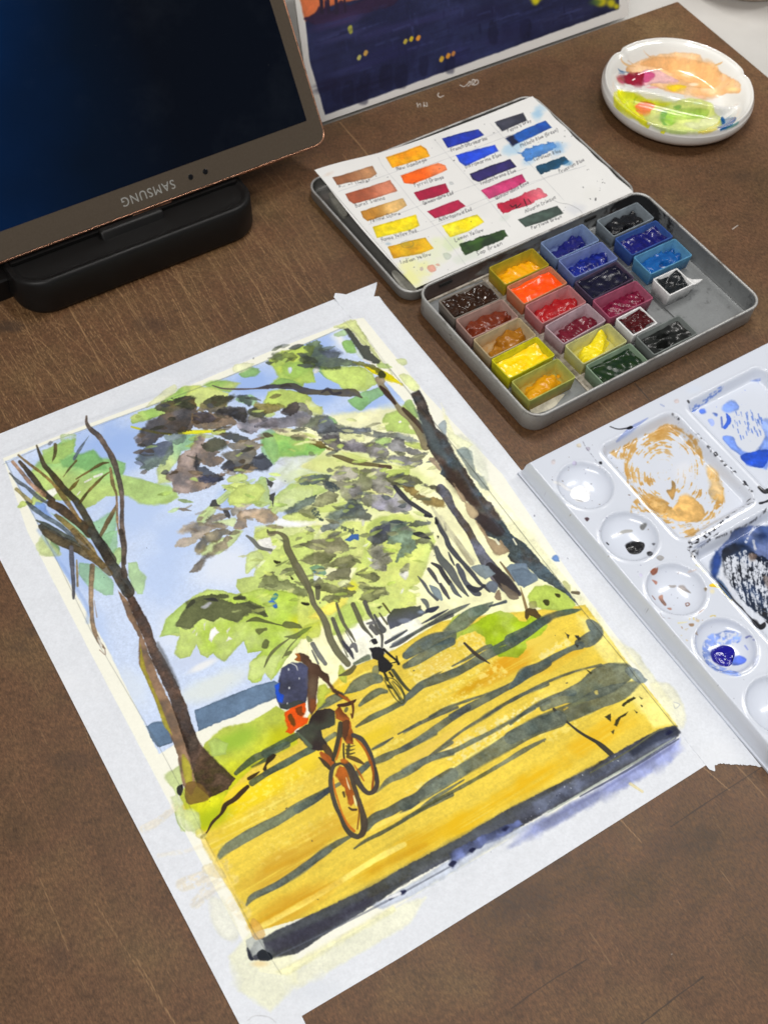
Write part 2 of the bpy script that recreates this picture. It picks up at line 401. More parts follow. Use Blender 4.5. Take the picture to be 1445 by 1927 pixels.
# hardboard with its scratches: red = pale scratches, green = dark pencil lines and stains, blue = chalk
bx0, bx1, by0, by1 = -0.30, 0.671, -0.12, 0.5905
bc = photo_canvas(TB, bx0, by0, bx1, by1, .0004, (0, 0, 0), 0.0)
def board_marks(c):
    rg = np.random.default_rng(3)
    zones = [((0, 560), (470, 430), (600, 470), (560, 590), (0, 800)), ((470, 330), (590, 330), (640, 560), (480, 600))]
    def zone(P, n, a0, a1, l0, l1, s0, s1):
        P = np.array(P, float); lo, hi = P.min(0), P.max(0); k = 0
        while k < n:
            q = lo + rg.random(2) * (hi - lo)
            if poly_sd(P, np.array([q[0]]), np.array([q[1]]))[0] > 0: continue
            k += 1; ang = math.atan(rg.uniform(s0, s1)); l = rg.uniform(l0, l1) * rg.random() ** .6
            d = np.array([math.cos(ang), math.sin(ang)]); b = rg.normal(0, l * .03, 2)
            c.line([q - d * l / 2, q + b, q + d * l / 2], [.15, rg.uniform(.35, .95), .15], (255, 0, 0), rg.uniform(a0, a1), edge=.15, soft=.42, rim=0, var=.3, streak=.2)
    zone(zones[0], 360, .2, .9, 40, 250, .85, 2.3); zone(zones[0], 70, .15, .5, 30, 130, -.2, .8); zone(zones[1], 70, .2, .6, 50, 190, 1.0, 1.8)
    zone(((0, 1060), (200, 1500), (420, 1927), (0, 1927)), 46, .08, .35, 40, 220, 1.2, 2.2); zone(((600, 1920), (1445, 1450), (1445, 1927)), 30, .08, .4, 40, 160, .9, 1.5)
    zone(((640, 250), (1100, 100), (1440, 200), (1445, 560), (1010, 180), (640, 320)), 26, .06, .3, 20, 130, .6, 1.6); zone(((800, 640), (1000, 820), (1400, 600), (1445, 640), (990, 870)), 46, .15, .55, 40, 150, 1.0, 1.5)
    for p, a in (("640,230 700,300", .5), ("645,290 660,310", .4), ("1165,1540 1207,1585", .7), ("1322,1443 1372,1487", .7), ("1385,1440 1440,1500", .5), ("75,1650 130,1790", .4), ("180,1700 330,1927", .4), ("255,1800 330,1927", .5), ("140,1300 170,1400", .4), ("75,1370 90,1400", .4), ("700,1810 735,1850", .3), ("1110,1755 1150,1815", .4)):
        c.line(p, 1.4, (255, 0, 0), a, .3, .5, rim=0)
    for p, w, a in (("1262,1556 1330,1510 1428,1447", 2.2, .8), ("962,1898 1030,1850 1103,1806", 2.4, .8), ("1207,1927 1260,1885 1323,1838", 2.6, .9), ("1195,722 1225,756", 2.4, .9), ("1290,676 1290,682", 3, .5), ("1400,607 1420,640", 1, .4)):
        c.line(p, w, (0, 255, 0), a, .3, .6, rim=0, var=.3)
    for x, y, rx, ry, a in ((1000, 1690, 60, 40, .35), (960, 1720, 70, 50, .35), (1050, 1615, 30, 20, .4), (1010, 1815, 10, 14, .5), (20, 615, 30, 12, .6), (280, 610, 30, 14, .35), (110, 1800, 40, 40, .35), (60, 1190, 14, 10, .35), (1240, 1590, 50, 30, .25), (1340, 260, 20, 10, .3), (1180, 130, 60, 40, .2), (1400, 330, 30, 14, .25), (40, 1220, 30, 20, .3), (130, 1430, 50, 16, .3), (1310, 1580, 30, 20, .3), (1250, 1780, 40, 20, .25)):
        c.wash(x, y, rx, ry, (0, 255, 0), a, noise=1.0)
    for p in ("785,194 787,202", "786,199 791,195 792,201", "798,193 798,201", "803,193 804,200 798,198", "826,175 824,179 828,183 835,180", "866,160 873,163 880,158 884,153 884,160 880,162", "886,153 889,160 895,152 889,150 892,160 900,156 898,150 893,153", "1378,431 1388,424", "1264,1795 1264,1796"):
        c.line(p, 1.15, (0, 0, 255), .75, .2, .6, rim=0, var=.2)
board_marks(bc)
board_im = bc.image('board_marks'); board_im.colorspace_settings.name = 'Non-Color'
m_board = mat('hardboard', rough=.46); t = NT(m_board); t.b.inputs['Specular IOR Level'].default_value = .40
n1 = t.noise(9, 5, .62); n2 = t.noise(560, 3, .7, stretch=(1, .7, 1, .3)); n3 = t.noise(75, 6, .72); n4 = t.noise(1500, 2, .6, stretch=(1, .3, 1, -.5))
r1 = t.ramp(n1, 'Fac', [(.32, lin((84, 63, 38))), (.5, lin((99, 70, 47))), (.68, lin((106, 83, 54)))]); r3 = t.ramp(n3, 'Fac', [(.30, (.72, .72, .70)), (.5, (1.0, 1.0, 1.0)), (.74, (1.16, 1.14, 1.10))]); r2 = t.ramp(n2, 'Fac', [(.30, (.66, .64, .62)), (.72, (1.34, 1.33, 1.30))]); r4 = t.ramp(n4, 'Fac', [(.35, (.74, .74, .74)), (.7, (1.24, 1.23, 1.22))])
a = t.mix(1., (r1, 'Color'), (r2, 'Color'), 'MULTIPLY'); a = t.mix(1., a, (r3, 'Color'), 'MULTIPLY'); a = t.mix(1., a, (r4, 'Color'), 'MULTIPLY')
q = t.image(board_im, 'Linear'); sp = t.n('ShaderNodeSeparateColor'); t.l(q, 'Color', sp, 'Color')
a = t.mix((sp, 'Green'), a, lin((46, 36, 30))); a = t.mix((sp, 'Red'), a, lin((168, 132, 92))); a = t.mix((sp, 'Blue'), a, lin((225, 220, 212))); t.base(a)
rr = t.ramp(n2, 'Fac', [(.3, (.42, .42, .42)), (.7, (.54, .54, .54))]); t.l(rr, 'Color', t.b, 'Roughness'); t.bump(n2, 'Fac', .12, .0003)
dx = [-.0006, 0]
V, F = rr_loft((bx1 - bx0) / 2, (by1 - by0) / 2, .0015, [(0, -.0038), (0, -.0004), (.0004, 0)], 2)
V = V + np.array([(bx0 + bx1) / 2, (by0 + by1) / 2, 0]); uv = np.c_[(V[:, 0] - bx0) / (bx1 - bx0), (V[:, 1] - by0) / (by1 - by0)]
o = mesh('drawing_board', V, F, m_board, None, False, uv); o.rotation_euler = (0, 0, TB)
props(o, 'scratched brown hardboard drawing board lying flat under the painting and palettes', 'drawing board')
# ---------------------------------------------------------------- the watercolour (pigment on the sheet and on its masking tape)
def paint_watercolour(c):
    def F(p, col, a=1., edge=3., *r, **k):
        n = len(p.split()) if isinstance(p, str) else len(p)
        k.setdefault('sm', n <= 5); k.setdefault('fuzz', 1.1); k.setdefault('bloom', .07); k.setdefault('lost', 1.6)
        r_, g_, b_ = col
        if g_ >= r_ - 8 and g_ - b_ > 70: col = (r_, g_ - 3, b_ + (g_ - b_) * .20)
        c.fill(p, col, a, edge * .5, *r, **k)
    def L(p, w, col, a=1., edge=.9, *r, **k): c.line(p, w, col, a, edge * .6, *r, **k)
    Wa = c.wash
    SKY, SKY2, PALE = (158, 186, 238), (184, 205, 243), (224, 232, 246)
    LG, LG2, YG = (199, 219, 112), (165, 202, 92), (214, 226, 108)
    MG, BG = (146, 190, 96), (150, 200, 160)
    CY = (249, 248, 196)
    DK, DB, DN, MV, OL = (66, 66, 58), (66, 72, 92), (72, 54, 42), (120, 114, 124), (104, 106, 80)
    BRN = (122, 96, 76)
    def c_(x, y): c.tile(0, 0, 1); return x, y
    SH = (84, 92, 88)
    WH = (246, 246, 240)
    T = lambda n: c.tile(*{'A': (0, 770, 4.983), 'B': (230, 690, 4.983), 'C': (400, 600, 4.983), 'D': (600, 590, 4.983), 'E': (480, 780, 4.983),
                           'F': (700, 840, 4.983), 'G': (300, 900, 4.983), 'H': (560, 960, 4.983), 'I': (290, 1080, 4.983), 'J': (500, 1190, 4.983),
                           'K': (560, 1380, 4.983), 'L': (740, 1060, 4.983), 'M': (960, 1060, 4.25), 'N': (330, 1400, 4.983), 'O': (430, 1600, 4.379),
                           'Q': (760, 1330, 4.983), '': (0, 0, 1), 'W': (250, 1427, 2.89), 'X': (700, 1327, 2.408)}[n])
    # ---- tape and sheet tones
    T('')
    F("-90,700 720,480 1500,1500 560,2010 -60,1960", (222, 226, 233), edge=0, soft=.5, rim=0, var=.015, gran=.025, sm=False, bloom=0, lost=0, fuzz=0)
    for i in range(60):
        Wa(RNG.uniform(-40, 1400), RNG.uniform(600, 1900), 60, 34, (228, 231, 236) if i % 2 else (211, 217, 226), .4, noise=1)
    sheet = "7,864 150,806 330,739 500,666 663,603 684,600 800,742 944,894 1085,1102 1161,1202 1211,1268 1277,1368 1277,1389 932,1596 750,1704 529,1837 489,1830 313,1500 174,1235 52,1000"
    F(sheet, (242, 242, 228), edge=.5, soft=.6, rim=0, var=.008, gran=.012, sm=False, bloom=0, lost=0, fuzz=0)
    # faint washes that strayed on the tape
    F("488,1740 545,1745 560,1850 510,1905 450,1865 430,1800", (238, 238, 196), .6, 5, 5, rim=.02, bloom=0, lost=3)
    F("540,1830 760,1700 800,1690 770,1740 600,1840 560,1860", (240, 240, 205), .65, 5, 4, rim=.02, bloom=0, lost=3)
    F("395,1690 425,1700 450,1760 425,1770 400,1740", (240, 239, 210), .5, 4, 4, bloom=0)
    F("1150,1200 1195,1225 1240,1290 1268,1330 1262,1350 1225,1290 1180,1240", (240, 238, 190), .55, 5, 3)
    F("1220,1290 1262,1290 1290,1345 1280,1372 1250,1340", (244, 242, 200), .6, 5, 3)
    F("860,820 900,845 918,905 900,930 868,880", (226, 232, 210), .6, 5, 4)
    # ---- first washes: sky, pale light in the trees, path
    sky = "10,870 110,828 301,759 425,712 500,681 647,617 700,690 800,800 760,900 660,1060 560,1230 520,1290 300,1420 200,1215 104,1050"
    F(sky, (204, 219, 246), edge=1, soft=1, rim=.02, var=.02, gran=.045, sm=False, bloom=0)
    before = c.img.copy()
    for x, y, rx, ry, col, a in [(180, 860, 90, 60, SKY, .9), (250, 830, 70, 50, SKY, .9), (110, 930, 70, 80, SKY, .6), (150, 1050, 60, 80, SKY, .7), (250, 960, 80, 60, SKY2, .9),
                                 (480, 720, 70, 45, SKY, 1), (590, 660, 60, 40, SKY, .95), (610, 730, 80, 40, SKY, .95), (670, 790, 70, 40, SKY, .9), (340, 1010, 60, 60, SKY2, .8), (300, 1080, 60, 80, SKY2, .7),
                                 (180, 1180, 30, 60, SKY2, .7), (440, 940, 40, 30, SKY, .6), (370, 1240, 60, 22, (200, 211, 236), .7), (430, 1060, 60, 50, PALE, .9), (330, 1180, 50, 50, PALE, .7),
                                 (405, 1290, 80, 26, (222, 229, 224), .8), (250, 1300, 40, 50, (216, 226, 238), .7), (400, 1390, 60, 20, (226, 234, 240), .8), (545, 880, 60, 30, PALE, .9), (720, 750, 60, 25, SKY, .7)]:
        Wa(x, y, rx, ry, col, a, -.45)
    Wa(700, 790, 40, 18, (240, 242, 246), .9, -.3, noise=1); Wa(640, 640, 18, 26, WH, .9, -.6, noise=1.2); Wa(380, 1255, 40, 8, (240, 240, 238), .8, -.45)
    m_ = c.mask(sky); c.img = before * (1 - m_) + c.img * m_
    CYP = "560,790 800,760 830,850 900,900 1000,1010 1085,1130 1110,1175 900,1180 700,1260 560,1320 520,1250 600,1100 560,960"
    F(CYP, CY, .92, 8, 6, rim=.02, var=.03, gran=.02)
    F("830,760 868,852 960,960 1060,1085 1090,1120 1120,1150 1150,1195 1110,1180 980,1020 850,880", (247, 247, 208), .9, 3, 2, rim=.02)
    F("660,1165 770,1150 800,1180 740,1240 690,1290 640,1300 640,1230", (246, 246, 230), .9, 5, 3, rim=.02)
    # path
    path = "330,1530 420,1440 545,1400 600,1320 650,1262 745,1222 830,1170 900,1160 1100,1140 1180,1250 1273,1368 1100,1470 880,1590 700,1690 474,1756 375,1560"
    F(path, (239, 209, 88), edge=1, soft=1.2, rim=.05, var=.05, gran=.05, streak=.06, sm=False, bloom=0)
    before = c.img.copy()
    for x, y, rx, ry, col, a in [(470, 1500, 90, 26, (250, 220, 20), .9), (560, 1450, 80, 24, (248, 214, 30), .8), (430, 1570, 70, 20, (240, 208, 60), .7), (620, 1560, 120, 22, (222, 178, 64), .8),
                                 (520, 1640, 110, 30, (216, 170, 60), .85), (560, 1700, 120, 30, (218, 166, 50), .9), (760, 1600, 130, 24, (226, 178, 40), .9), (900, 1530, 120, 24, (238, 190, 30), .9),
                                 (1000, 1470, 90, 20, (240, 190, 30), .9), (1120, 1390, 80, 20, (240, 190, 40), .8), (1080, 1330, 70, 18, (238, 178, 50), .8), (960, 1250, 60, 20, (228, 164, 32), .9),
                                 (890, 1290, 50, 10, (214, 162, 24), .8), (1060, 1240, 60, 12, (226, 176, 48), .7), (1010, 1215, 50, 24, (243, 214, 100), .8), (820, 1250, 50, 22, (238, 206, 106), .8),
                                 (640, 1500, 70, 24, (240, 206, 80), .6), (800, 1500, 70, 20, (238, 200, 90), .7), (1190, 1300, 50, 60, (247, 228, 110), .75), (1150, 1200, 40, 30, (246, 226, 120), .8),
                                 (760, 1180, 70, 10, (226, 196, 130), .6), (650, 1300, 60, 20, (248, 214, 50), .7), (700, 1390, 60, 16, (240, 208, 50), .7), (830, 1400, 70, 20, (240, 206, 110), .7)]:
        Wa(x, y, rx, ry, col, a, -.52, noise=.8, streak=.6)
    m_ = c.mask(path); c.img = before * (1 - m_) + c.img * m_
    c.img = c.img * (1 - m_) + np.clip(c.img * np.array([.965, .97, .86], np.float32), 0, 1) * m_
    Wa(480, 1480, 80, 22, (252, 224, 40), .75, -.5, noise=.9, streak=.5); Wa(590, 1420, 70, 20, (250, 222, 60), .7, -.5, noise=.9, streak=.5); Wa(720, 1340, 60, 16, (250, 226, 90), .6, -.5, noise=.9, streak=.5)
    # light dragged strokes and dry sparkle
    def spark(p, col, a, dry, streak=.03): F(p, col, a * .72, 3, 2, rim=0, var=.02, gran=0, dry=dry - .22, sm=False)
    spark("760,1230 830,1190 900,1180 930,1215 850,1275 790,1300 770,1270", (250, 240, 170), .8, .92)
    spark("800,1310 930,1240 960,1270 860,1330 800,1350", (250, 238, 150), .8, .98)
    spark("820,1420 900,1370 1010,1310 1060,1300 960,1370 860,1440", (252, 244, 184), .95, .86)
    spark("760,1490 840,1450 930,1390 1030,1340 1010,1380 900,1440 800,1510", (252, 240, 150), .95, .84)
    spark("1000,1380 1100,1310 1120,1340 1040,1400", (251, 234, 130), .8, .9)
    spark("1010,1230 1060,1200 1080,1215 1020,1250", (250, 240, 170), .9, .8)
    spark("430,1500 560,1440 600,1470 470,1550 420,1570", (252, 236, 120), .8, 1.0)
    spark("480,1590 640,1520 640,1545 490,1640", (250, 226, 120), .6, 1.12)
    spark("690,1420 760,1380 760,1420 700,1450", (250, 236, 130), .7, .95)
    for p, w, a in [("478,1752 600,1684 700,1622 760,1590", 11, .85), ("400,1600 480,1560 600,1500", 4, .6), ("395,1590 500,1540", 3, .6), ("420,1560 560,1492", 4, .5), ("700,1685 900,1580 1000,1530", 7, .35),
                    ("640,1290 700,1262 790,1230", 5, .5), ("660,1350 760,1310", 6, .5), ("650,1330 720,1300", 3, .6), ("700,1560 800,1510", 8, .5)]:
        L(p, w, (252, 232, 120), a, 2, 2, rim=0, streak=.05)
    for p, w in [("620,1580 560,1615 500,1640", 8), ("640,1560 700,1530", 5), ("470,1745 560,1700 640,1660", 12), ("700,1640 800,1590", 10), ("880,1300 940,1268", 7)]:
        L(p, w, (206, 150, 22), .35, 4, 5, rim=0)
    # bank of grass, water band
    F("385,1400 420,1370 470,1360 520,1330 545,1345 560,1400 480,1440 430,1490 395,1560 372,1572 340,1500", (178, 196, 46), .97, 3, 1.6, rim=.03, var=.1, col2=(214, 214, 30), gd="430,1400 480,1470")
    Wa(440, 1395, 50, 22, (150, 188, 60), .8, -.4); Wa(400, 1540, 50, 24, (168, 186, 30), .8, -.4); Wa(530, 1390, 30, 30, (196, 196, 20), .7)
    F("392,1398 405,1388 420,1396 430,1400 425,1420 400,1425", (176, 202, 90), .8, 3, 1.2)
    F("336,1500 350,1440 325,1450 310,1465 330,1490", (190, 212, 110), .8, 3, 1.5)
    F("345,1525 375,1530 380,1570 365,1570 350,1545 330,1535 330,1505", (196, 214, 130), .7, 3, 1.2)
    T('W'); F("205,215 240,200 275,240 290,400 265,400 240,330 230,290", (214, 226, 170), .75, 3, 1.2); L("232,295 250,360 285,402", 6, (166, 190, 110), .7)
    T('I')
    F("380,1285 700,1150 960,1050 1130,1005 1175,1030 1160,1110 1140,1170 980,1235 760,1340 520,1435 420,1480 400,1380", (104, 128, 156), 1, 2, .8, rim=.14, var=.10, gran=.06, sm=False)
    c.tile(0, 1000, 2.89)
    F("797,1065 840,1038 900,1035 925,1085 942,1110 938,1155 900,1165 860,1178 830,1140", (100, 124, 152), 1, 2, .8, rim=.16, var=.1)
    # ---- light foliage (left tree)
    T('A')
    F("300,590 420,420 600,300 720,280 690,400 760,430 880,390 940,470 1060,470 1180,510 1150,640 1300,660 1445,700 1600,720 1680,830 1560,900 1440,905 1310,890 1200,820 1000,820 900,900 800,940 760,870 520,860 400,760 330,700", (186, 214, 96), .95, 4, 1.6, rim=.05, var=.12, col2=(140, 190, 120), gd="700,760 760,420")
    F("580,245 700,240 720,270 690,360 600,350", (176, 206, 120), .7, 4, 1.4, dry=.2); F("400,400 560,330 700,290 700,400 560,520 420,520", (172, 208, 90), .8, 4, 1.5)
    F("720,430 880,390 960,470 1000,560 860,600 700,540 600,560 560,480", (122, 178, 112), .75, 4, 3); F("1040,480 1180,520 1150,620 1040,600", (140, 190, 130), .7, 3, 2)
    F("480,760 530,740 540,790 490,830 430,790", WH, .9, 2); L("800,690 860,660", 16, WH, .9); L("890,640 960,615", 22, WH, .9); L("730,810 755,780", 12, WH, .9)
    F("165,930 200,870 300,870 330,780 420,760 460,840 380,900 260,910 200,940", (190, 212, 90), .9, 3); F("480,980 600,1010 760,1060 900,1060 1100,930 1100,1100 1020,1330 960,1400 1000,1290 760,1180 620,1110", (150, 200, 150), .8, 4, 1.4)
    F("400,1180 480,1220 560,1290 560,1370 480,1390 380,1370 360,1260", (196, 218, 130), .85, 4, 1.4); F("480,1240 560,1300 550,1370 490,1330", (110, 150, 110), .8, 2)
    F("340,870 420,890 480,1010 480,1050 380,1000 320,940", (110, 150, 226), .7, 3, 1.5); F("1020,1400 1080,1320 1140,1310 1140,1440 1040,1440", (170, 206, 110), .85, 3)
    c.tile(0, 1000, 2.89)
    F("540,40 600,0 640,0 640,95 600,170 570,120", (150, 198, 150), .8, 3); F("600,150 650,95 665,130 640,200 600,175", (178, 210, 130), .85, 3)
    F("700,175 745,170 760,215 800,250 780,345 750,345 720,300 700,250", (170, 206, 130), .85, 3); F("430,170 530,190 620,270 620,350 580,350 480,300 430,230", (150, 196, 150), .8, 3, 1.2); F("200,70 270,60 340,130 230,135", (206, 222, 140), .7, 3)
    L("215,0 330,170 470,400 480,500", 18, (150, 180, 236), .5, 3, 3)
    # ---- light foliage, upper middle and right
    T('B')
    F("80,490 180,420 300,390 420,300 580,190 740,180 880,230 1000,250 1110,160 960,130 830,140 760,180 640,260 700,370 400,450 250,510 100,540", (204, 222, 108), .95, 4, 1.3, var=.08, col2=(160, 200, 100))
    F("660,190 860,200 1000,260 980,380 760,400 560,330", (206, 222, 100), .9, 3); F("220,390 460,180 520,210 440,300", (218, 226, 150), .6, 3)
    F("330,960 480,700 600,640 700,640 700,760 560,800 520,900 420,1010 460,1090 340,1110", (206, 226, 130), .95, 4, 2, col2=BG, gd="420,1000 600,660")
    F("5,1020 200,1060 330,1120 480,1150 520,1200 400,1250 300,1300 190,1290 140,1240 0,1200", (178, 210, 110), .9, 4, 2, rim=.04)
    F("940,1140 1060,1090 1160,1100 1170,1190 1320,1160 1340,1280 1240,1290 1040,1310 1000,1270 1020,1180", (206, 224, 104), .95, 2.5)
    F("1000,1040 1140,1010 1180,1060 1100,1090 1000,1090", (200, 220, 112), .9, 2); F("1290,1040 1350,1060 1330,1160 1200,1180 1260,1130", (170, 208, 120), .9, 2)
    L("1020,1170 900,1280 760,1410 730,1445", [46, 60, 70, 60], (196, 218, 130), .8, 2.5, 1.2); F("1320,620 1445,620 1445,900 1330,880 1300,720", (140, 196, 110), .7, 4, 2)
    F("1120,30 1220,10 1310,50 1250,100 1140,110 1090,80", (140, 188, 110), .85, 3); F("1080,300 1200,270 1260,300 1240,370 1080,330", (150, 196, 130), .7, 3)
    F("1340,380 1445,360 1445,240 1370,260", LG2, .9, 3)
    L("90,570 190,595 330,625 460,640", 20, (206, 206, 40), .9, 1.5); L("540,620 700,618 960,608", [44, 40, 20], (226, 224, 40), .95, 1.5)
    T('C')
    F("600,330 850,260 960,260 900,400 1000,450 1190,480 1300,450 1440,470 1440,650 1300,680 1190,620 1100,580 980,430 940,490 970,600 860,610 830,660 620,640 540,620 620,550 520,400", (176, 208, 74), .97, 4, 1.2, var=.10, rim=.08, col2=(204, 222, 90))
    F("700,420 920,400 930,470 840,540 760,580 660,520 640,440", (150, 192, 70), .6, 4, 2); F("540,620 640,560 740,580 850,620 830,660 700,640", (140, 184, 80), .85, 3); F("980,470 1180,500 1200,580 1100,580 1040,540", (136, 184, 84), .8, 3)
    F("520,690 640,660 860,700 930,750 910,830 1030,830 1020,900 900,880 760,860 620,830 480,790", (190, 214, 80), .97, 3.5, 1.2, var=.1); F("870,760 1000,820 1040,860 1010,910 900,900", (218, 228, 130), .8, 3)
    F("1280,760 1445,740 1445,820 1380,870 1290,800", (130, 180, 104), .85, 3); F("1210,230 1300,210 1350,320 1260,320", (140, 190, 76), .9, 3)
    F("1150,140 1240,110 1260,160 1150,170", (170, 204, 130), .8, 2); F("1140,90 1300,10 1445,180 1445,260 1400,240 1300,100 1220,100", (212, 224, 140), .9, 3, 1.2)
    F("470,1130 560,1080 700,1080 900,1120 960,1180 1080,1210 1000,1290 760,1310 640,1300 580,1370 520,1280 470,1200", (172, 210, 84), .97, 4, 1.4, var=.1, rim=.05, col2=(126, 184, 96)); F("470,1100 560,1090 620,1250 580,1360 500,1240", (160, 204, 140), .7, 3, 2)
    F("560,1040 720,1030 880,1080 1000,1110 900,1120 760,1120 600,1080", (240, 240, 160), .9, 3); F("480,900 560,880 590,900 520,930", (190, 214, 110), .9, 2); F("0,1050 120,1040 100,1090 0,1090", (200, 216, 90), .9, 2)
    F("1080,920 1140,940 1170,990 1110,990 1080,960", (150, 200, 130), .9, 2)
    F("710,470 740,460 745,500 720,515", (214, 228, 246), 1, 1.5); F("950,470 980,450 1000,500 950,520", WH, .9, 2)
    F("1320,620 1390,640 1380,700 1310,680", WH, .95, 2)
    for p in ["250,520 340,460 440,470 430,520 320,560 270,550"]: F(p, (142, 188, 100), .85, 2.5)
    F("210,440 320,420 400,430 300,500 200,510", (230, 234, 190), .8, 3)
    T('D')
    F("20,540 200,500 380,500 500,570 540,660 430,740 340,740 220,720 180,660 80,620", (192, 216, 94), .95, 4, 1.3, var=.1); F("280,820 420,740 560,700 620,760 480,850 380,920 320,880", (136, 186, 104), .85, 3.5)
    F("620,950 720,920 860,820 900,900 960,1060 970,1160 900,1140 760,1120 640,1110 590,1020", (186, 214, 92), .95, 3.5, 1.2); F("800,860 870,820 960,1060 900,980", (170, 206, 110), .9, 2.5)
    F("760,1010 775,1020 760,1035 745,1022", WH, 1, 1.2); F("860,1040 900,1060 880,1100 840,1070", (250, 246, 200), .8, 2)
    F("540,1180 680,1180 640,1260 560,1270", (176, 208, 100), .9, 2.5); F("790,1210 940,1220 990,1280 860,1260", (200, 220, 90), .9, 2.5); F("190,1120 260,1130 380,1160 420,1200 300,1210 200,1180", (230, 234, 160), .8, 3)
    F("140,130 300,80 340,70 580,440 700,600 660,520 560,520 480,340 400,290 330,190 270,140", (214, 226, 136), .92, 3, 1); F("560,470 640,480 690,520 600,520 540,500", (186, 214, 110), .9, 2)
    F("340,350 430,350 460,400 420,440 360,400", (214, 226, 150), .3, 3); F("720,440 800,430 830,470 790,500 740,470", (216, 228, 160), .8, 2.5, 1); F("750,590 850,590 940,700 900,740 820,690", (220, 230, 160), .85, 3, 1)
    F("640,560 790,680 720,660 600,620", (232, 224, 60), .9, 2); F("390,480 560,520 640,560 790,675 740,660 600,610 500,560", (242, 226, 16), .95, 2, rim=.1)
    F("1190,1080 1290,1150 1445,1240 1400,1270 1445,1400 1300,1260 1210,1170", (238, 242, 200), .8, 2)
    # ---- middle: pale glades and yellow-green masses
    T('E')
    F("180,460 280,410 580,380 560,420 400,500 520,520 720,570 560,570 420,590 300,660 200,730 90,760 160,600 300,500", (226, 233, 244), .9, 4, 2)
    F("420,490 560,430 740,410 860,440 1000,480 1150,500 980,520 830,510 740,570 560,540", (248, 243, 190), .95, 3, 2)
    F("780,340 860,360 1000,400 1160,440 1270,480 1445,500 1445,540 1240,560 1160,480 860,400", (247, 244, 176), .9, 3); F("560,1160 700,1080 860,1000 1060,1010 1300,940 1445,920 1445,1445 0,1445 0,1060 200,1050 440,1060 620,1050", (203, 221, 104), .96, 6, 2.5, var=.1, rim=.03, col2=(222, 232, 140))
    F("0,1090 160,1040 300,1060 460,1040 600,1090 640,1200 440,1250 300,1260 200,1160 0,1180", (214, 228, 140), .8, 4, 2)
    F("370,610 520,560 600,580 480,620 420,640", (206, 222, 100), .9, 2); F("180,780 330,660 560,640 700,720 580,770 360,870 280,830 180,960 120,880", (206, 222, 134), .95, 3.5, 1.5, col2=(186, 214, 120)); F("260,960 420,920 560,990 440,1020 300,1000", (208, 224, 110), .95, 3)
    F("0,640 100,590 130,700 160,840 60,880 0,860", (186, 212, 120), .9, 3); F("275,810 350,800 350,870 290,890", (224, 232, 244), .9, 2)
    F("980,560 1300,520 1445,520 1445,600 1240,640 1100,600", (190, 214, 80), .9, 3); F("210,980 330,1000 580,1010 440,1060 210,1050", WH, .8, 3)
    F("580,880 740,840 860,830 840,900 700,920 600,930", (208, 224, 110), .9, 3); F("1040,690 1180,720 1290,790 1200,790 1080,740", (250, 242, 170), .95, 2.5)
    F("1130,240 1270,230 1200,320 1140,310", (176, 208, 110), .9, 2); F("800,170 1000,190 1020,260 900,250 800,230", (232, 236, 176), .9, 3)
    F("30,1170 140,1160 160,1240 200,1240 180,1310 130,1320 100,1280", WH, .95, 3); F("0,1170 40,1230 150,1290 20,1440 0,1300", (214, 224, 240), .8, 4)
    T('G')
    F("830,720 960,660 1130,680 1200,560 1445,450 1445,1445 160,1445 250,1250 440,1060 590,1080 700,1090 760,1080 720,1020 730,950 880,920 920,820 810,900", (198, 219, 98), .97, 3.5, 1, var=.08, rim=.08)
    F("60,1330 160,1240 330,1130 440,1055 600,1075 700,1110 600,1300 400,1400 200,1445 30,1445", (182, 212, 92), .95, 3); F("900,930 930,800 1000,780 910,870", WH, .5, 2)
    F("830,720 920,690 980,760 880,850 810,900", (204, 222, 130), .95, 2.5); F("890,520 1060,440 1100,440 1090,520 960,580 890,560", (204, 222, 100), .95, 2.5)
    F("370,420 480,300 540,290 470,400 400,450", (196, 218, 140), .8, 2.5); F("560,220 650,150 660,180 580,240", (190, 214, 130), .9, 1.5); F("650,170 740,80 830,60 960,60 1000,120 920,230 740,250 660,260 640,220", (200, 220, 100), .95, 3)
    F("380,700 500,590 640,560 720,480 790,500 680,640 560,720 400,730", (200, 220, 130), .9, 3); F("490,420 640,390 720,380 700,460 620,440", (206, 224, 150), .9, 2)
    F("1180,210 1260,200 1260,260 1180,280", (226, 233, 246), .95, 2); F("1120,190 1300,70 1445,80 1445,190 1270,280 1200,320 1060,330 1100,280", (204, 222, 140), .9, 3.5)
    F("920,590 1040,560 1060,620 1000,640 1090,640 1040,730 1020,700 930,640", WH, .95, 3)
    Wa(1400, 1300, 180, 110, (228, 226, 40), .9)
    T('I')
    F("60,590 130,420 300,260 500,150 640,160 780,200 860,180 1000,140 1445,200 1445,600 1300,720 1180,900 1100,1010 1040,930 1000,1010 920,1030 880,990 900,830 1030,720 880,750 840,640 740,740 660,830 600,800 560,750 500,800 440,760 400,660 340,780 250,800 190,750 240,590 150,580", (192, 215, 94), .97, 3, .9, var=.08, rim=.12, col2=(180, 208, 82))
    F("60,600 120,430 300,270 320,330 230,470 240,560 160,570", (176, 208, 96), .8, 3)
    F("510,620 530,540 570,500 610,555 570,590 540,650", WH, 1, 1.2, sm=False); F("465,480 490,450 475,530", WH, 1, .8, sm=False); F("680,540 715,510 690,560", WH, 1, .8, sm=False); F("675,640 700,590 735,615", WH, 1, .8, sm=False); F("350,570 400,505 370,560", WH, 1, .8, sm=False); F("395,580 408,550 402,585", WH, 1, .6, sm=False)
    Wa(1370, 480, 140, 120, (218, 220, 40), .8); F("900,840 1020,770 1200,760 1100,1000 1040,940 930,1020 880,980", (204, 222, 124), .7, 3); F("1380,620 1445,600 1445,760 1330,740", (250, 248, 200), .9, 2)
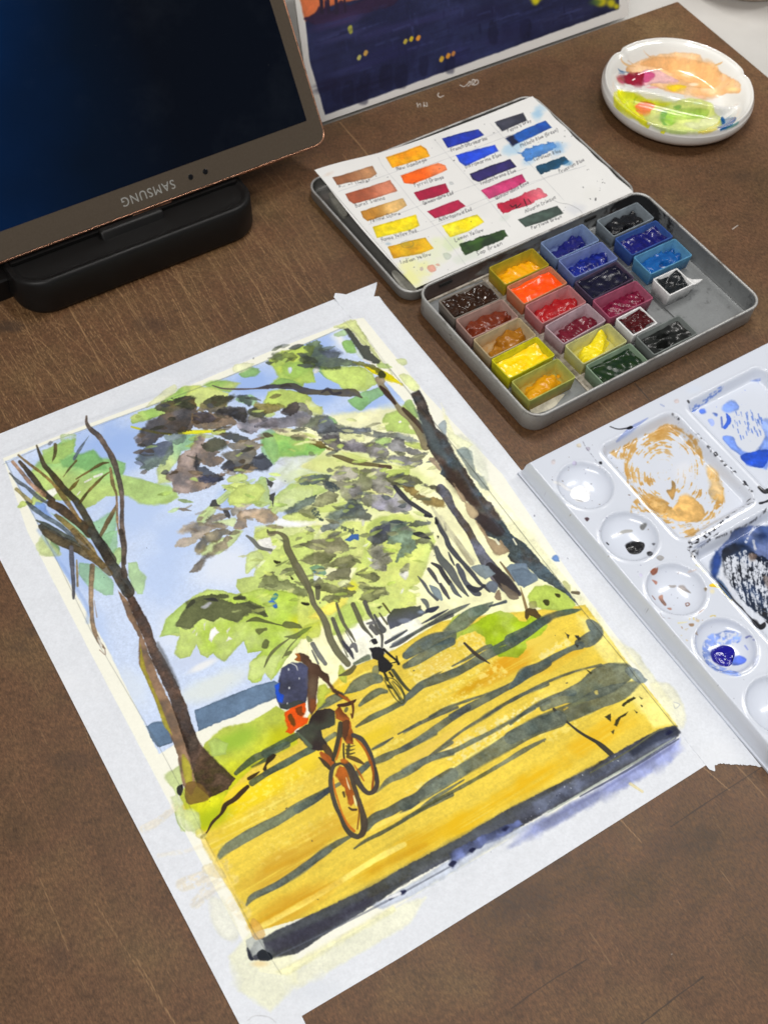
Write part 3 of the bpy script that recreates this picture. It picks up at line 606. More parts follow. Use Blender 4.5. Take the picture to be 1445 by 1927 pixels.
    T('H')
    F("650,150 760,60 1060,60 1200,120 1300,300 1240,400 1200,560 1140,680 1040,760 1110,800 1120,900 880,950 830,1000 640,1040 500,1080 420,1180 300,1180 200,1050 0,1180 0,800 240,650 500,650 620,420", (197, 218, 92), .85, 5, 2, var=.1, rim=.05, col2=(216, 228, 120))
    F("100,1010 260,900 360,820 470,830 430,930 330,980 220,1040", (240, 232, 70), .9, 4, 2); Wa(500, 720, 70, 60, (232, 226, 50), .8); F("420,900 560,860 640,980 540,1090 440,1140 330,1180 350,1010", (180, 208, 72), .7, 4, 2); F("0,1180 60,1090 200,1060 200,1200 0,1210", (196, 214, 50), .8, 4, 2)
    F("950,600 1030,570 1040,600 1010,660", WH, .95, 2); F("965,770 990,740 985,780 965,790", WH, .9, 1.2); F("600,100 630,100 620,150 600,150", WH, .8, 1.2); F("650,450 720,470 690,490", WH, .8, 1.5); F("610,340 670,310 640,350", WH, .6, 1.5); F("380,680 500,650 460,720 400,720", (236, 240, 190), .9, 2.5)
    for x, y, rx, ry, a in ((640, 880, 90, 30, .55), (700, 940, 90, 40, .6), (600, 960, 60, 30, .5), (760, 900, 60, 24, .45), (690, 860, 60, 16, .4), (560, 900, 40, 20, .4), (760, 1000, 60, 40, .5)): Wa(*c_(x, y), rx, ry, (196, 214, 116), a, .1, noise=.9)
    # ---- grass on the right
    T('L')
    F("490,610 560,510 700,440 700,600 590,720 540,690", (186, 206, 50), .95, 2.5); F("590,700 720,590 900,480 1000,450 1120,480 1180,550 1240,550 1300,480 1445,520 1445,600 1380,680 1240,740 1250,800 1170,890 980,880 860,760 860,700 760,640", (182, 208, 58), .97, 3, 1.2, var=.1, rim=.06, col2=(160, 190, 30))
    F("1250,320 1330,230 1445,210 1560,280 1700,470 1445,440 1350,420 1280,380", (180, 206, 66), .97, 3, 1.1, rim=.08)
    T('M'); F("135,260 200,190 280,180 430,220 525,340 480,370 390,385 340,330 320,370 250,370 220,300 150,320", (182, 207, 62), .97, 3, 1.1, rim=.08, var=.06)
    # ---- darker foliage strokes
    def D(n, items):
        T(n)
        for it in items:
            F(it[0], it[1], (it[2] if len(it) > 2 else .9) * .91, 7.0, .9, rim=.12, var=.22, gran=.10, fuzz=2.2, bloom=.36, lost=3.5, grow=.9, mode='n', col2=it[3] if len(it) > 3 else None)
    D('B', [("150,690 180,600 260,510 370,460 410,440 310,400 340,370 470,320 600,280 680,300 700,370 700,480 640,590 520,640 400,640 260,760 160,740", (84, 66, 48), .93, (66, 62, 62)),
            ("120,680 160,660 200,740 150,740", (150, 140, 140), .7), ("140,880 180,790 280,740 460,700 480,800 400,910 330,930 260,970 170,960 200,920", (78, 84, 104), .92, (96, 112, 100)),
            ("400,660 560,630 600,660 560,720 480,720", (116, 134, 130), .75), ("660,450 860,440 1020,470 1080,540 960,570 780,590 690,580 660,520", (112, 90, 66), .9, (124, 104, 74)),
            ("670,460 780,440 860,480 840,520 700,540", (70, 66, 76), .85), ("750,350 880,280 1040,290 960,380 1000,420 880,440 780,420 700,430 720,390", (98, 96, 70), .9, (90, 80, 60)),
            ("760,350 880,290 1060,290 960,350 860,370", (68, 70, 56), .85), ("880,430 960,400 1050,390 1150,400 1180,470 1150,530 1090,510 1030,470 900,460", (64, 62, 66), .9),
            ("1080,290 1160,270 1230,330 1200,370 1120,340", (76, 84, 84), .88), ("1180,430 1260,390 1340,430 1300,480 1220,460", (62, 66, 54), .9), ("1200,470 1320,480 1350,500 1200,540", (130, 122, 96), .8), ("1250,360 1445,370 1445,420 1330,440 1260,390", (142, 132, 74), .85),
            ("1080,540 1260,500 1445,490 1445,590 1300,580 1200,640 1100,580", (142, 134, 140), .85), ("1270,560 1360,510 1445,505 1445,550", (96, 94, 104), .8),
            ("470,310 640,280 690,300 600,330 700,380 640,410 500,350", (66, 70, 58), .8), ("420,560 560,430 650,420 600,600 480,600", (70, 70, 74), .6),
            ("640,780 700,640 800,650 760,720 900,680 1000,720 880,790 920,800 860,850 980,860 900,930 800,940 730,890 700,960 760,1030 900,1010 1010,1000 960,960 1050,960 950,1030 820,1140 700,1180 600,1190 480,1170 470,1090 420,1050 420,1010 500,990 540,840", (126, 104, 84), .92, (136, 118, 108)),
            ("760,740 890,680 990,740 900,790 800,790", (62, 66, 54), .9), ("930,640 1010,610 1110,650 1190,680 1150,720 1060,710 980,680", (64, 66, 60), .9), ("1000,740 1190,680 1320,740 1250,780 1110,780 1040,780", (126, 112, 88), .85),
            ("700,830 720,900 720,950 780,960 900,1020 960,1060 900,1080 760,1080 720,1050 760,1030 700,1000 680,900", (68, 72, 84), .9), ("940,830 1100,790 1250,770 1250,880 1200,960 1060,990 940,950 1000,880", (66, 68, 74), .92, (90, 84, 70)),
            ("920,960 1010,890 1060,960 1000,970", (52, 54, 66), .7), ("1060,960 1200,920 1250,960 1160,1000", (132, 108, 64), .7), ("1230,870 1320,820 1400,930 1360,980 1250,980 1200,930", (80, 86, 100), .92), ("720,1060 800,1040 960,1060 820,1095 750,1090", (66, 72, 100), .75)])
    D('C', [("520,380 580,340 760,320 800,360 760,400 690,370 600,410", (100, 112, 70), .7), ("850,270 980,210 1060,300 1200,330 1180,370 1290,390 1400,440 1200,440 1200,470 1060,470 900,450 820,400 830,330 900,320", (78, 88, 68), .92, (92, 108, 72)),
            ("1000,300 1140,300 1210,340 1090,370", (78, 84, 104), .75), ("850,360 960,370 980,420 860,430", (58, 62, 52), .7), ("560,330 650,350 600,400", (76, 86, 66), .6),
            ("640,880 770,790 860,800 900,840 930,930 960,960 880,1000 860,1020 700,1020 560,1020 420,1020 520,960 640,940 760,910 680,890", (106, 102, 108), .92, (128, 126, 128)), ("650,870 770,790 810,830 760,900 680,910", (64, 58, 56), .9),
            ("860,1000 960,920 1060,910 1100,980 1180,1000 1280,1030 1445,1030 1445,1070 1300,1080 1190,1060 1190,1160 1200,1180 1100,1140 1020,1110 960,1050", (96, 104, 88), .92, (96, 98, 104)),
            ("540,1040 600,1025 700,1060 640,1065", (146, 136, 124), .9), ("740,1110 860,1090 880,1110 830,1140 780,1140", (132, 124, 98), .9), ("920,1140 1000,1160 1080,1210 1160,1250 1080,1230 980,1210 920,1170", (94, 78, 34), .9),
            ("1000,1140 1080,1090 1190,1100 1200,1170 1445,1190 1445,1260 1300,1240 1200,1210 1160,1250 1080,1180", (112, 106, 112), .9, (134, 132, 140)), ("340,870 420,830 490,870 440,920 370,910", (62, 64, 52), .9), ("0,870 160,830 300,840 340,930 290,980 180,920 100,900 0,880", (62, 60, 60), .88), ("400,800 660,820 600,870 480,880", (150, 138, 80), .7)])
    T('C'); L("0,630 100,660 250,665 400,660 520,645", [10, 18, 16, 14, 40], (98, 86, 84), .95); L("430,660 540,640 640,640 760,640 860,680 1000,695 1100,690 1200,700 1330,700 1400,745", [10, 36, 44, 60, 66, 50, 62, 66, 70, 8], (92, 86, 70), .92, 2.5, col2=(70, 68, 76))
    L("1020,700 1080,665 1130,710 1200,700", [14, 30, 24, 30], (58, 56, 66), .8); L("640,640 700,625 740,640", [20, 30, 10], (64, 60, 54), .8)
    L("1130,1290 1220,1315 1320,1350 1445,1370", [16, 36, 38, 30], (110, 104, 66), .95)
    D('D', [("0,1010 80,960 180,1080 300,1080 480,1080 490,1110 400,1130 300,1120 180,1110 0,1130", (104, 112, 124), .9), ("500,1100 560,1110 600,1130 740,1120 860,1160 950,1210 880,1215 760,1190 640,1160 510,1160", (112, 120, 96), .9, (108, 114, 116)),
            ("200,1210 320,1200 420,1230 560,1220 640,1290 660,1320 620,1370 500,1350 440,1310 330,1290 220,1280", (116, 112, 122), .9, (138, 136, 146)), ("620,1240 720,1170 800,1190 810,1250 940,1300 1030,1330 920,1330 760,1300 680,1300", (116, 116, 126), .9), ("640,1370 700,1330 800,1350 970,1380 970,1430 860,1445 740,1410 660,1400", (112, 112, 122), .92), ("330,460 400,460 500,490 580,540 560,560 480,500 380,490", (98, 100, 50), .9)])
    T('D'); L("130,1335 220,1365 320,1400 440,1420 560,1430", [14, 34, 40, 36, 30], (112, 104, 70), .95); L("565,1430 670,1440", 20, (92, 74, 60), .95)
    D('E', [("410,640 440,600 530,570 720,570 680,620 560,650 450,660", (88, 104, 110), .92), ("720,600 760,550 820,500 950,510 960,580 930,610 800,620 770,620", (146, 142, 138), .92), ("970,590 980,540 1020,510 1180,530 1230,570 1200,620 1300,670 1280,760 1200,740 1100,690 1000,740 980,800 860,810 800,760 780,680 700,680 660,640 820,630 960,630", (128, 124, 118), .88, (116, 120, 92)),
            ("580,770 720,720 780,760 760,820 620,870 540,860", (128, 130, 98), .92), ("290,910 360,860 380,840 580,760 540,830 500,870 430,910 350,935 300,930", (84, 96, 92), .95), ("420,920 520,870 580,900 560,980 480,970", (116, 120, 84), .8), ("660,970 700,930 860,850 900,800 1000,850 1040,920 1100,950 1080,1000 960,980 860,990 740,1080 620,1100 610,1070 680,1040 820,980 700,990", (84, 96, 92), .92, (92, 100, 106)),
            ("840,880 880,830 960,840 1000,880 900,930 800,970", (66, 72, 84), .7), ("980,800 1040,750 1160,770 1260,790 1445,840 1445,900 1300,920 1140,890 1040,860", (120, 120, 112), .9, (128, 126, 142)), ("880,690 980,680 1000,740 920,780", (136, 134, 148), .7), ("1240,600 1445,570 1445,660 1340,690 1240,640", (84, 84, 66), .92), ("640,640 720,640 790,700 740,720 660,690", (72, 80, 84), .8)])
    T('E'); L("1310,680 1360,740 1400,790 1445,830", [34, 46, 40, 30], (62, 64, 70), .95); L("730,388 800,405 880,435 980,460 1100,475 1170,490", [12, 36, 42, 36, 34, 30], (114, 106, 72), .95); L("1170,490 1270,505", [30, 26], (92, 76, 62), .95)
    c.specks("560,880 640,960 620,1010 560,940 500,920", 60, 12, (80, 92, 84), .9, 1); c.specks("640,620 720,640 800,710 700,720", 60, 12, (70, 80, 84), .9, 2); c.specks("780,1050 960,1090 940,1120 840,1100", 60, 10, (90, 100, 84), .9, 3)
    F("0,420 70,380 140,430 170,480 80,530 0,520", (84, 90, 104), .92, 3, rim=.14, var=.15)
    D('F', [("130,310 240,280 340,275 440,310 520,370 640,380 700,420 640,450 560,410 440,350 360,390 260,380 200,360", (84, 84, 66), .93, (70, 68, 54)), ("290,370 380,390 440,450 520,510 560,480 640,500 680,560 600,580 500,550 400,490 320,420", (118, 98, 54), .93), ("0,220 100,210 140,260 120,320 200,400 180,440 60,440 0,400", (136, 134, 128), .85), ("0,460 100,470 190,490 240,400 320,500 370,560 360,610 240,620 100,600 0,580", (128, 128, 122), .9, (134, 132, 150)),
            ("0,800 60,760 160,710 180,700 360,720 290,760 200,760 160,850 120,900 0,940", (88, 96, 98), .92), ("160,830 210,760 300,720 400,830 330,840 400,900 420,960 330,1010 260,1050 225,1090 260,980 280,910 150,910", (108, 128, 116), .92, (92, 112, 110)), ("360,750 400,710 520,710 545,725 500,750", (96, 102, 104), .95), ("0,940 90,930 150,990 180,1070 130,1110 120,1180 20,1130 0,1080", (146, 146, 122), .85, (152, 150, 150)), ("0,1190 60,1220 50,1270 0,1260", (120, 122, 92), .85), ("0,1330 120,1330 160,1390 80,1400 40,1430 0,1430", (126, 130, 96), .85),
            ("260,1180 320,1110 350,1110 330,1160", (148, 150, 122), .9), ("400,880 500,860 560,890 600,950 600,1000 560,960 540,910 480,910 410,930", (104, 108, 90), .92)])
    T('F'); L("395,825 460,835 550,875", [26, 50, 8], (50, 52, 56), .95); L("165,715 230,712 290,720", [16, 36, 10], (60, 68, 78), .8); L("60,790 130,780", [40, 50], (70, 78, 88), .6)
    D('G', [("185,515 230,450 330,420 420,420 500,350 620,340 660,370 560,400 500,420 600,430 620,445 480,500 420,540 360,590 340,620 240,640 150,640 190,590 300,550 290,510 220,520", (142, 126, 112), .92, (150, 138, 118)), ("340,690 360,620 450,520 600,480 690,515 600,540 540,600 460,620 430,680 370,710", (134, 122, 92), .9), ("290,880 340,820 420,740 490,700 520,640 600,600 640,550 680,570 620,610 640,660 560,690 440,760 420,800 390,860 310,885", (134, 122, 106), .92), ("670,310 730,260 870,235 840,260 800,290 740,330 690,350", (156, 146, 128), .92), ("700,470 740,380 720,350 800,310 920,290 1040,310 1110,380 1050,420 980,435 900,400 910,380 820,380 820,460 760,480", (146, 124, 96), .92, (168, 152, 140)),
            ("920,1030 990,920 1060,890 1130,960 1200,970 1330,1030 1390,1080 1390,1120 1270,1090 1180,1040 1080,1060 1000,1040", (112, 118, 82), .93), ("160,1380 250,1250 300,1160 420,1110 640,1100 660,1120 540,1130 680,1170 700,1180 860,1170 980,1220 1010,1300 880,1270 800,1290 730,1350 640,1330 560,1290 500,1350 400,1310 300,1410 220,1410", (98, 104, 70), .92, (110, 116, 84)), ("260,1210 330,1150 540,1140 550,1160 420,1150 280,1220", (62, 62, 66), .7), ("700,1130 770,1110 810,1130 880,1190 980,1230 940,1240 820,1210 720,1190 810,1160", (66, 70, 54), .8)])
    T('G'); F("440,1210 480,1160 510,1175 460,1220", (200, 200, 214), .8, 1.5); L("820,1350 900,1325 1000,1345 1150,1385 1200,1370 1290,1390 1340,1410", [10, 36, 20, 8, 40, 44, 6], (100, 106, 60), .95); L("910,1440 1000,1420", [10, 30], (110, 116, 70), .9)
    L("1015,490 1030,515 1110,515 1180,560 1200,660 1250,760 1300,880 1360,980 1420,1080 1445,1180", [16, 30, 26, 54, 66, 66, 66, 56, 54, 50], (108, 106, 78), .96, 1.6, rim=.12); L("820,545 880,590 940,655 1050,680", [22, 40, 36, 26], (116, 118, 112), .96)
    for p in ["470,275 500,210 530,205 550,250 590,268 530,270 490,275", "585,295 640,300 670,350 660,385 620,360", "1005,5 1030,30 1075,50 1050,95 1015,70", "1030,165 1090,130 1075,220 1065,290 1058,220 1035,205"]: F(p, (70, 70, 72), .95, 1.2, .7, sm=False)
    for p in ["1070,775 1140,790 1100,812", "1225,915 1258,950 1240,958", "1330,1170 1410,1185 1380,1200"]: F(p, (48, 46, 26), .97, .8, .6)
    F("1020,1160 1060,1140 1100,1180 1110,1220 1090,1230 1050,1190", (60, 110, 214), .95, 1.5); F("1040,1140 1090,1080 1115,1110 1090,1145", (70, 140, 150), .9, 1.5)
    T('I')
    F("205,490 250,400 310,320 300,270 420,215 690,205 700,225 620,240 750,290 860,280 1030,320 1060,400 940,385 860,380 780,460 700,440 620,410 560,450 460,420 400,460 340,520 260,505", (98, 104, 70), .9, 2.5, rim=.12, var=.14, gran=.08, fuzz=1); F("440,320 510,270 545,275 490,330", (190, 192, 206), .75, 2, 1.5)
    F("730,360 815,345 760,365", (206, 222, 120), .9, 1); L("310,320 370,265", [20, 40], (58, 60, 52), .7); L("470,240 560,245 600,258", [10, 34, 10], (52, 52, 56), .8); L("760,235 850,230", [36, 30], (60, 62, 50), .8); L("870,300 960,330 1040,390", [16, 40, 40], (76, 80, 56), .8)
    L("870,450 960,430 1060,460 1210,490", [8, 44, 14, 6], (98, 106, 60), .95); F("1200,490 1240,450 1360,480 1380,510 1260,515", (110, 118, 66), .95, 1.5); F("955,525 1050,515 1010,560 975,575", (110, 118, 66), .95, 1.5); F("1040,620 1085,640 1060,700 1010,690", (104, 112, 66), .95, 1.5); L("1270,610 1150,700 1080,780 1035,880", [8, 28, 26, 8], (110, 114, 74), .95); L("1340,615 1270,690 1205,795", [6, 12, 10], (110, 114, 74), .95); F("1215,780 1250,730 1300,730 1270,770", (112, 116, 76), .95, 1.5); L("1220,595 1330,590 1410,530", [5, 50, 20], (108, 116, 72), .9)
    D('H', [("10,480 150,410 200,390 230,400 330,390 360,430 320,470 240,510 150,510", (112, 112, 84), .92), ("35,330 120,290 260,290 300,230 380,230 430,280 480,340 480,390 400,420 330,400 200,380 110,360", (128, 128, 100), .93, (120, 116, 98)), ("250,530 340,480 460,430 520,420 550,500 500,560 480,620 490,660 400,650 320,670 230,650 340,580 380,540", (114, 114, 84), .93), ("555,610 640,590 720,590 760,640 720,670 640,640", (122, 126, 88), .93), ("120,700 200,640 240,690 340,710 540,770 520,820 400,820 380,870 300,870 240,840 350,790 240,750", (116, 118, 84), .9), ("560,720 620,690 700,730 810,740 850,800 780,790 760,840 660,870 580,840 620,770", (112, 116, 80), .92), ("640,380 740,340 840,370 850,440 880,480 820,510 830,570 780,570 680,530 760,470 700,450", (150, 150, 128), .9, (146, 144, 140)),
            ("650,280 690,190 860,120 850,190 830,290 720,335", (88, 92, 100), .92), ("750,200 860,150 840,210 760,230", (62, 66, 80), .7)])
    T('H'); F("445,285 510,230 575,230 575,290 530,280 490,300", (56, 96, 170), .95, 2); F("110,545 180,520 250,540 280,600 240,620 160,600", (92, 140, 160), .85, 2.5, col2=(110, 150, 110)); F("160,580 200,570 210,610 170,610", (70, 130, 200), .6, 2)
    rg = np.random.default_rng(12); T('')
    for lo, hi, n, cols in (((262, 745), (520, 900), 46, [(84, 70, 54), (70, 72, 80), (120, 104, 84), (62, 62, 54)]), ((560, 800), (815, 1010), 62, [(120, 122, 112), (92, 100, 104), (130, 130, 104), (104, 108, 84)]), ((500, 1010), (730, 1130), 34, [(116, 118, 86), (126, 128, 100), (104, 110, 76)]), ((500, 650), (640, 690), 12, [(80, 90, 66), (70, 78, 74)]), ((340, 950), (520, 1010), 16, [(140, 126, 108), (150, 138, 118)]),
                            ((250, 760), (560, 960), 30, [(196, 216, 120), (178, 208, 112)]), ((560, 790), (820, 1010), 46, [(206, 220, 130), (232, 236, 170), (190, 212, 110)]), ((450, 1000), (790, 1160), 40, [(210, 224, 120), (186, 210, 96), (226, 232, 150)])):
        for k in range(n):
            x, y = rg.uniform(lo[0], hi[0]), rg.uniform(lo[1], hi[1]); q = rg.uniform(5, 15); an = rg.uniform(-.5, .35)
            d_ = np.array([math.cos(an), math.sin(an)]) * q
            L([[x - d_[0], y - d_[1]], [x + rg.normal(0, 1), y + rg.normal(0, 1)], [x + d_[0], y + d_[1]]], [rg.uniform(1, 3), rg.uniform(4, 9), rg.uniform(1, 4)], cols[k % len(cols)], rg.uniform(.45, .85), 2.2, .9, rim=.10, var=.2, bloom=.2, fuzz=.8)
    # ---- thin trunks in the middle distance
    T('H')
    TR = (96, 96, 78)
    L("0,520 60,620 110,740 150,880 220,980 270,1080 310,1220 380,1340 470,1445", [50, 46, 44, 50, 56, 66, 66, 66, 60], (112, 110, 86), .96, 1.5, rim=.12); L("190,720 190,830", [54, 40], (104, 104, 80), .95); F("165,720 215,715 215,745 175,750", (66, 64, 52), .7, 1.5)
    for p, w, k in [("365,880 400,990 440,1080 500,1170 540,1240", [22, 34, 30, 26, 8], TR), ("330,1025 370,1130 420,1240 480,1320", [36, 44, 40, 44], (94, 94, 84)), ("420,1240 490,1330 525,1400", [30, 40, 10], (66, 66, 76)), ("520,890 560,980 610,1090 660,1150 700,1190", [44, 50, 42, 26, 10], (100, 100, 78)), ("630,870 670,970 720,1050 750,1130 790,1180 790,1290", [40, 36, 24, 40, 30, 20], (88, 88, 84)),
                    ("800,880 870,975", [14, 20], (92, 90, 50)), ("765,970 840,1075", [12, 20], (92, 90, 70)), ("720,990 770,1080 800,1130", [24, 40, 60], (80, 82, 84)), ("690,1100 740,1160", [50, 40], (92, 92, 92)), ("650,1070 720,1060", [16, 34], (110, 110, 112)), ("140,1260 190,1350 260,1445", [44, 46, 40], (116, 118, 116)), ("135,1320 195,1445", [14, 16], (110, 112, 110)), ("450,1140 515,1250", 8, (120, 120, 96)), ("380,1190 470,1380", 10, (120, 122, 100)), ("610,1100 700,1200", 16, (100, 100, 92)), ("495,1290 530,1270 555,1330", [20, 44, 20], (112, 112, 116))]:
        L(p, w, k, .95, 1.3)
    F("40,870 110,880 90,900 50,890", (46, 44, 34), .97, .8); F("745,915 790,905 770,928", (50, 50, 36), .97, .8); F("830,1010 900,930 1010,920 1150,900 1170,950 1220,945 1310,910 1300,940 1200,980 1010,1060 870,1120 840,1060", (72, 76, 62), .95, 2.5, rim=.1, col2=(80, 84, 100), gd="950,930 990,1080"); Wa(1150, 960, 50, 26, (150, 166, 190), .8, noise=1); Wa(1000, 1040, 60, 22, (140, 150, 170), .6, noise=1)
    L("1155,840 1190,860 1215,900 1220,950", [8, 44, 36, 14], (106, 112, 112), .95); L("1210,950 1260,940 1315,915", [30, 50, 20], (52, 56, 72), .95); L("1165,1070 1290,1000 1410,935", [8, 30, 6], (92, 94, 98), .95); L("870,1290 960,1250 1100,1160 1240,1080 1445,990", [20, 34, 24, 30, 36], (94, 96, 96), .95); L("825,1250 930,1190 1020,1135", [30, 26, 10], (84, 86, 92), .95)
    F("80,1180 130,1210 140,1230 100,1240", (140, 156, 80), .9, 1.5); L("0,1180 60,1140 130,1100", [10, 40, 6], (120, 140, 60), .9)
    # right group of small trunks
    T('F')
    for p, w, k in [("600,680 625,730 650,790 690,860 720,940 790,1030 860,1110 930,1190 1000,1280 1060,1330 1100,1370", [30, 44, 50, 44, 50, 46, 40, 42, 34, 30, 20], (70, 72, 80)), ("605,690 605,720", [34, 40], (44, 44, 50)), ("680,730 690,790", [26, 24], (58, 58, 64)), ("600,960 640,1060 720,1150 780,1250 840,1340 900,1410", [40, 66, 76, 66, 44, 12], (92, 96, 96)), ("715,1000 740,1060 770,1120", [14, 22, 10], (70, 72, 78)), ("800,1120 840,1200 880,1290 960,1370 1000,1390", [40, 56, 46, 60, 40], (82, 86, 96)), ("900,1320 960,1350 1010,1340 1050,1310", [40, 60, 30, 30], (52, 54, 62)),
                    ("560,1100 630,1140 660,1200 730,1290", [18, 40, 40, 44], (60, 60, 66)), ("650,1140 710,1240", 14, (60, 60, 66)), ("740,1300 780,1370 835,1420", [34, 40, 10], (92, 98, 104)), ("530,1155 570,1210 620,1290", [30, 38, 16], (80, 80, 84)), ("640,1300 680,1370 720,1430", [28, 36, 18], (76, 76, 84)), ("430,1225 490,1300 540,1380 610,1440", [12, 30, 26, 30], (88, 92, 96)), ("540,1310 600,1370 650,1440", [14, 70, 30], (132, 148, 156)), ("215,385 270,450 340,520 430,580 540,655", [36, 46, 40, 34, 40], (62, 62, 70)), ("500,655 560,665", [30, 20], (54, 54, 60))]:
        L(p, w, k, .96, 1.4, rim=.1)
    F("610,845 622,850 616,866", (50, 50, 40), .97, .6)
    for p, w, k, a in [("680,380 640,430 700,560", 10, (180, 160, 120), .3), ("560,580 700,780 840,960 940,1100", [20, 60, 50, 40], (206, 204, 170), .75), ("780,870 850,980 930,1100", [40, 50, 40], (176, 170, 140), .8), ("640,660 760,850 960,1080", 20, (214, 212, 180), .7)]: L(p, w, k, a, 2, 1.4)
    # second right trunk and the big right trunk
    L("640,400 690,460 740,560 820,680 900,790 950,880 1010,990 1060,1080 1120,1160 1200,1250 1280,1330 1380,1390", [80, 90, 70, 66, 70, 66, 90, 110, 120, 130, 120, 40], (92, 78, 68), .97, 2.2, rim=.12, var=.2, gran=.12, col2=(98, 100, 116), bloom=.25); L("1100,1130 1200,1230 1290,1320 1370,1385", [70, 110, 110, 30], (52, 48, 52), .85, 2.5)
    F("1150,1400 1190,1350 1210,1445 1160,1445", (132, 112, 92), .9, 2); F("920,1140 1000,1110 1090,1130 1150,1200 1060,1250 980,1200", (128, 142, 150), .95, 2.5); F("1060,1300 1120,1270 1180,1300 1150,1380 1090,1350", (104, 114, 130), .95, 2.5); F("1200,1290 1290,1340 1370,1400 1360,1440 1280,1430", (112, 100, 86), .9, 2)
    T('D'); L("550,620 590,690 650,760 710,840 770,920 850,990 920,1080 980,1170 1000,1240", [50, 60, 50, 40, 60, 60, 70, 90, 100], (140, 130, 100), .95, 1.8); L("575,690 640,760 715,850", [20, 50, 24], (68, 50, 44), .95); L("790,900 850,960 930,1040 980,1110", [30, 44, 46, 40], (78, 62, 50), .95); F("555,570 590,540 630,580 610,615 570,610", (56, 58, 34), .95, 1.5); F("530,630 600,610 620,640 590,670", (160, 146, 120), .9, 1.5)
    F("235,155 270,140 310,170 400,300 470,310 490,370 580,450 560,485 500,470 420,430 330,290", (74, 78, 72), .96, 2.5, rim=.12); L("420,440 490,465", 16, (238, 238, 236), .9)
    F("860,760 940,730 1000,830 1030,930 1010,960 900,860", (134, 146, 158), .95, 2, rim=.1); F("1120,1050 1180,1010 1195,1080 1180,1150 1130,1090", (150, 164, 172), .85, 2); F("1290,1290 1360,1260 1430,1300 1445,1380 1360,1370 1300,1330", (160, 176, 172), .8, 2.5)
    T('')
    big = "774,744 788,736 800,756 807,776 813,791 821,807 841,823 844,833 857,857 868,875 877,887 893,912 915,944 923,948 941,974 961,1006 990,1027 1019,1060 1047,1090 1064,1109 1078,1128 1085,1138 1071,1125 1054,1112 1031,1100 1014,1090 990,1067 973,1065 961,1057 955,1048 959,1041 951,1035 941,1025 929,1015 913,1008 899,990 891,976 900,968 881,948 866,932 852,916 840,904 828,892 830,886 824,872 812,856 803,841 801,821 797,808 788,786 782,763"
    F(big, (72, 62, 58), .97, 3, 1, rim=.14, var=.22, gran=.2, col2=(66, 80, 90), bloom=.3)
    F("780,770 812,800 828,838 846,862 838,868 812,848 798,820", (84, 98, 104), .7, 3, 4); F("830,870 862,895 900,950 880,945 850,915", (66, 48, 40), .7, 3, 4); F("895,970 920,975 950,1000 935,1010 905,992", (56, 46, 46), .8, 3, 3)
    F("840,858 865,890 890,930 925,980 960,1020 945,1000 915,960 880,905", (92, 98, 112), .6, 2, 3)
    F("858,848 880,845 890,870 895,890 910,900 920,925 905,918 885,895", (128, 142, 142), .75, 3.5, 1.6, rim=.1, var=.2)
    T('F'); F("870,560 900,540 1000,630 950,690 900,640", (176, 156, 124), .9, 2); F("760,350 800,400 860,480 880,540 830,500", (168, 146, 118), .85, 2.5); F("960,690 1010,740 1090,860 1180,910 1200,880 1290,990 1190,1030 1130,1000 1060,870", (164, 142, 112), .92, 2.5); L("1155,880 1185,920", 22, (249, 248, 214), 1); L("1320,875 1350,925", 16, (249, 248, 220), 1); F("540,110 580,110 650,220 640,245 590,190 530,130", (160, 140, 120), .9, 2); F("1040,0 1060,60", (0, 0, 0), 0)
    F("1290,1110 1445,1100 1500,1250 1420,1330 1330,1270 1250,1150", (112, 130, 150), .95, 3, rim=.1)
    L("1200,1090 1260,1170 1330,1270", [14, 24, 10], (120, 104, 80), .95)
    T('M'); F("0,60 100,40 200,90 225,140 130,190 60,180", (110, 128, 146), .95, 2.5); L("80,200 105,290 130,380", [8, 20, 24], (142, 120, 80), .95); F("115,380 150,360 200,370 250,430 220,455 180,430 150,420 130,460 115,440", (96, 80, 52), .95, 2, col2=(80, 64, 40)); F("150,320 200,310 210,360 160,360", (150, 150, 90), .8, 2)
    F("260,300 300,295 310,330 290,345 265,325", (66, 66, 34), .97, .8); F("355,245 395,255 390,280 365,270", (62, 62, 30), .97, .8); F("415,160 440,150 480,200 470,240 440,210", (196, 200, 130), .8, 2); L("490,240 540,245", [20, 30], (90, 80, 60), .9)
    # ---- shadows across the path
    def S(n, items):
        T(n)
        for it in items: L(it[0], [v * .92 for v in it[1]], tuple(v - 10 + d_ for v, d_ in zip(it[2] if len(it) > 2 else SH, (-4, 0, 6))), .86, 1.2, .9, rim=.10, var=.16, gran=.13, streak=.10, bloom=.16, lost=2.5, col2=(104, 112, 100) if len(it) < 4 else it[3])
    T(''); F("1084,1158 1120,1168 1180,1252 1268,1364 1230,1370 1186,1316 1150,1262 1106,1204", (250, 236, 140), .95, 5, 5, rim=0, var=.05); F("1010,1300 1100,1262 1150,1240 1160,1256 1090,1290 1020,1322", (248, 226, 110), .5, 5, 5, rim=0)
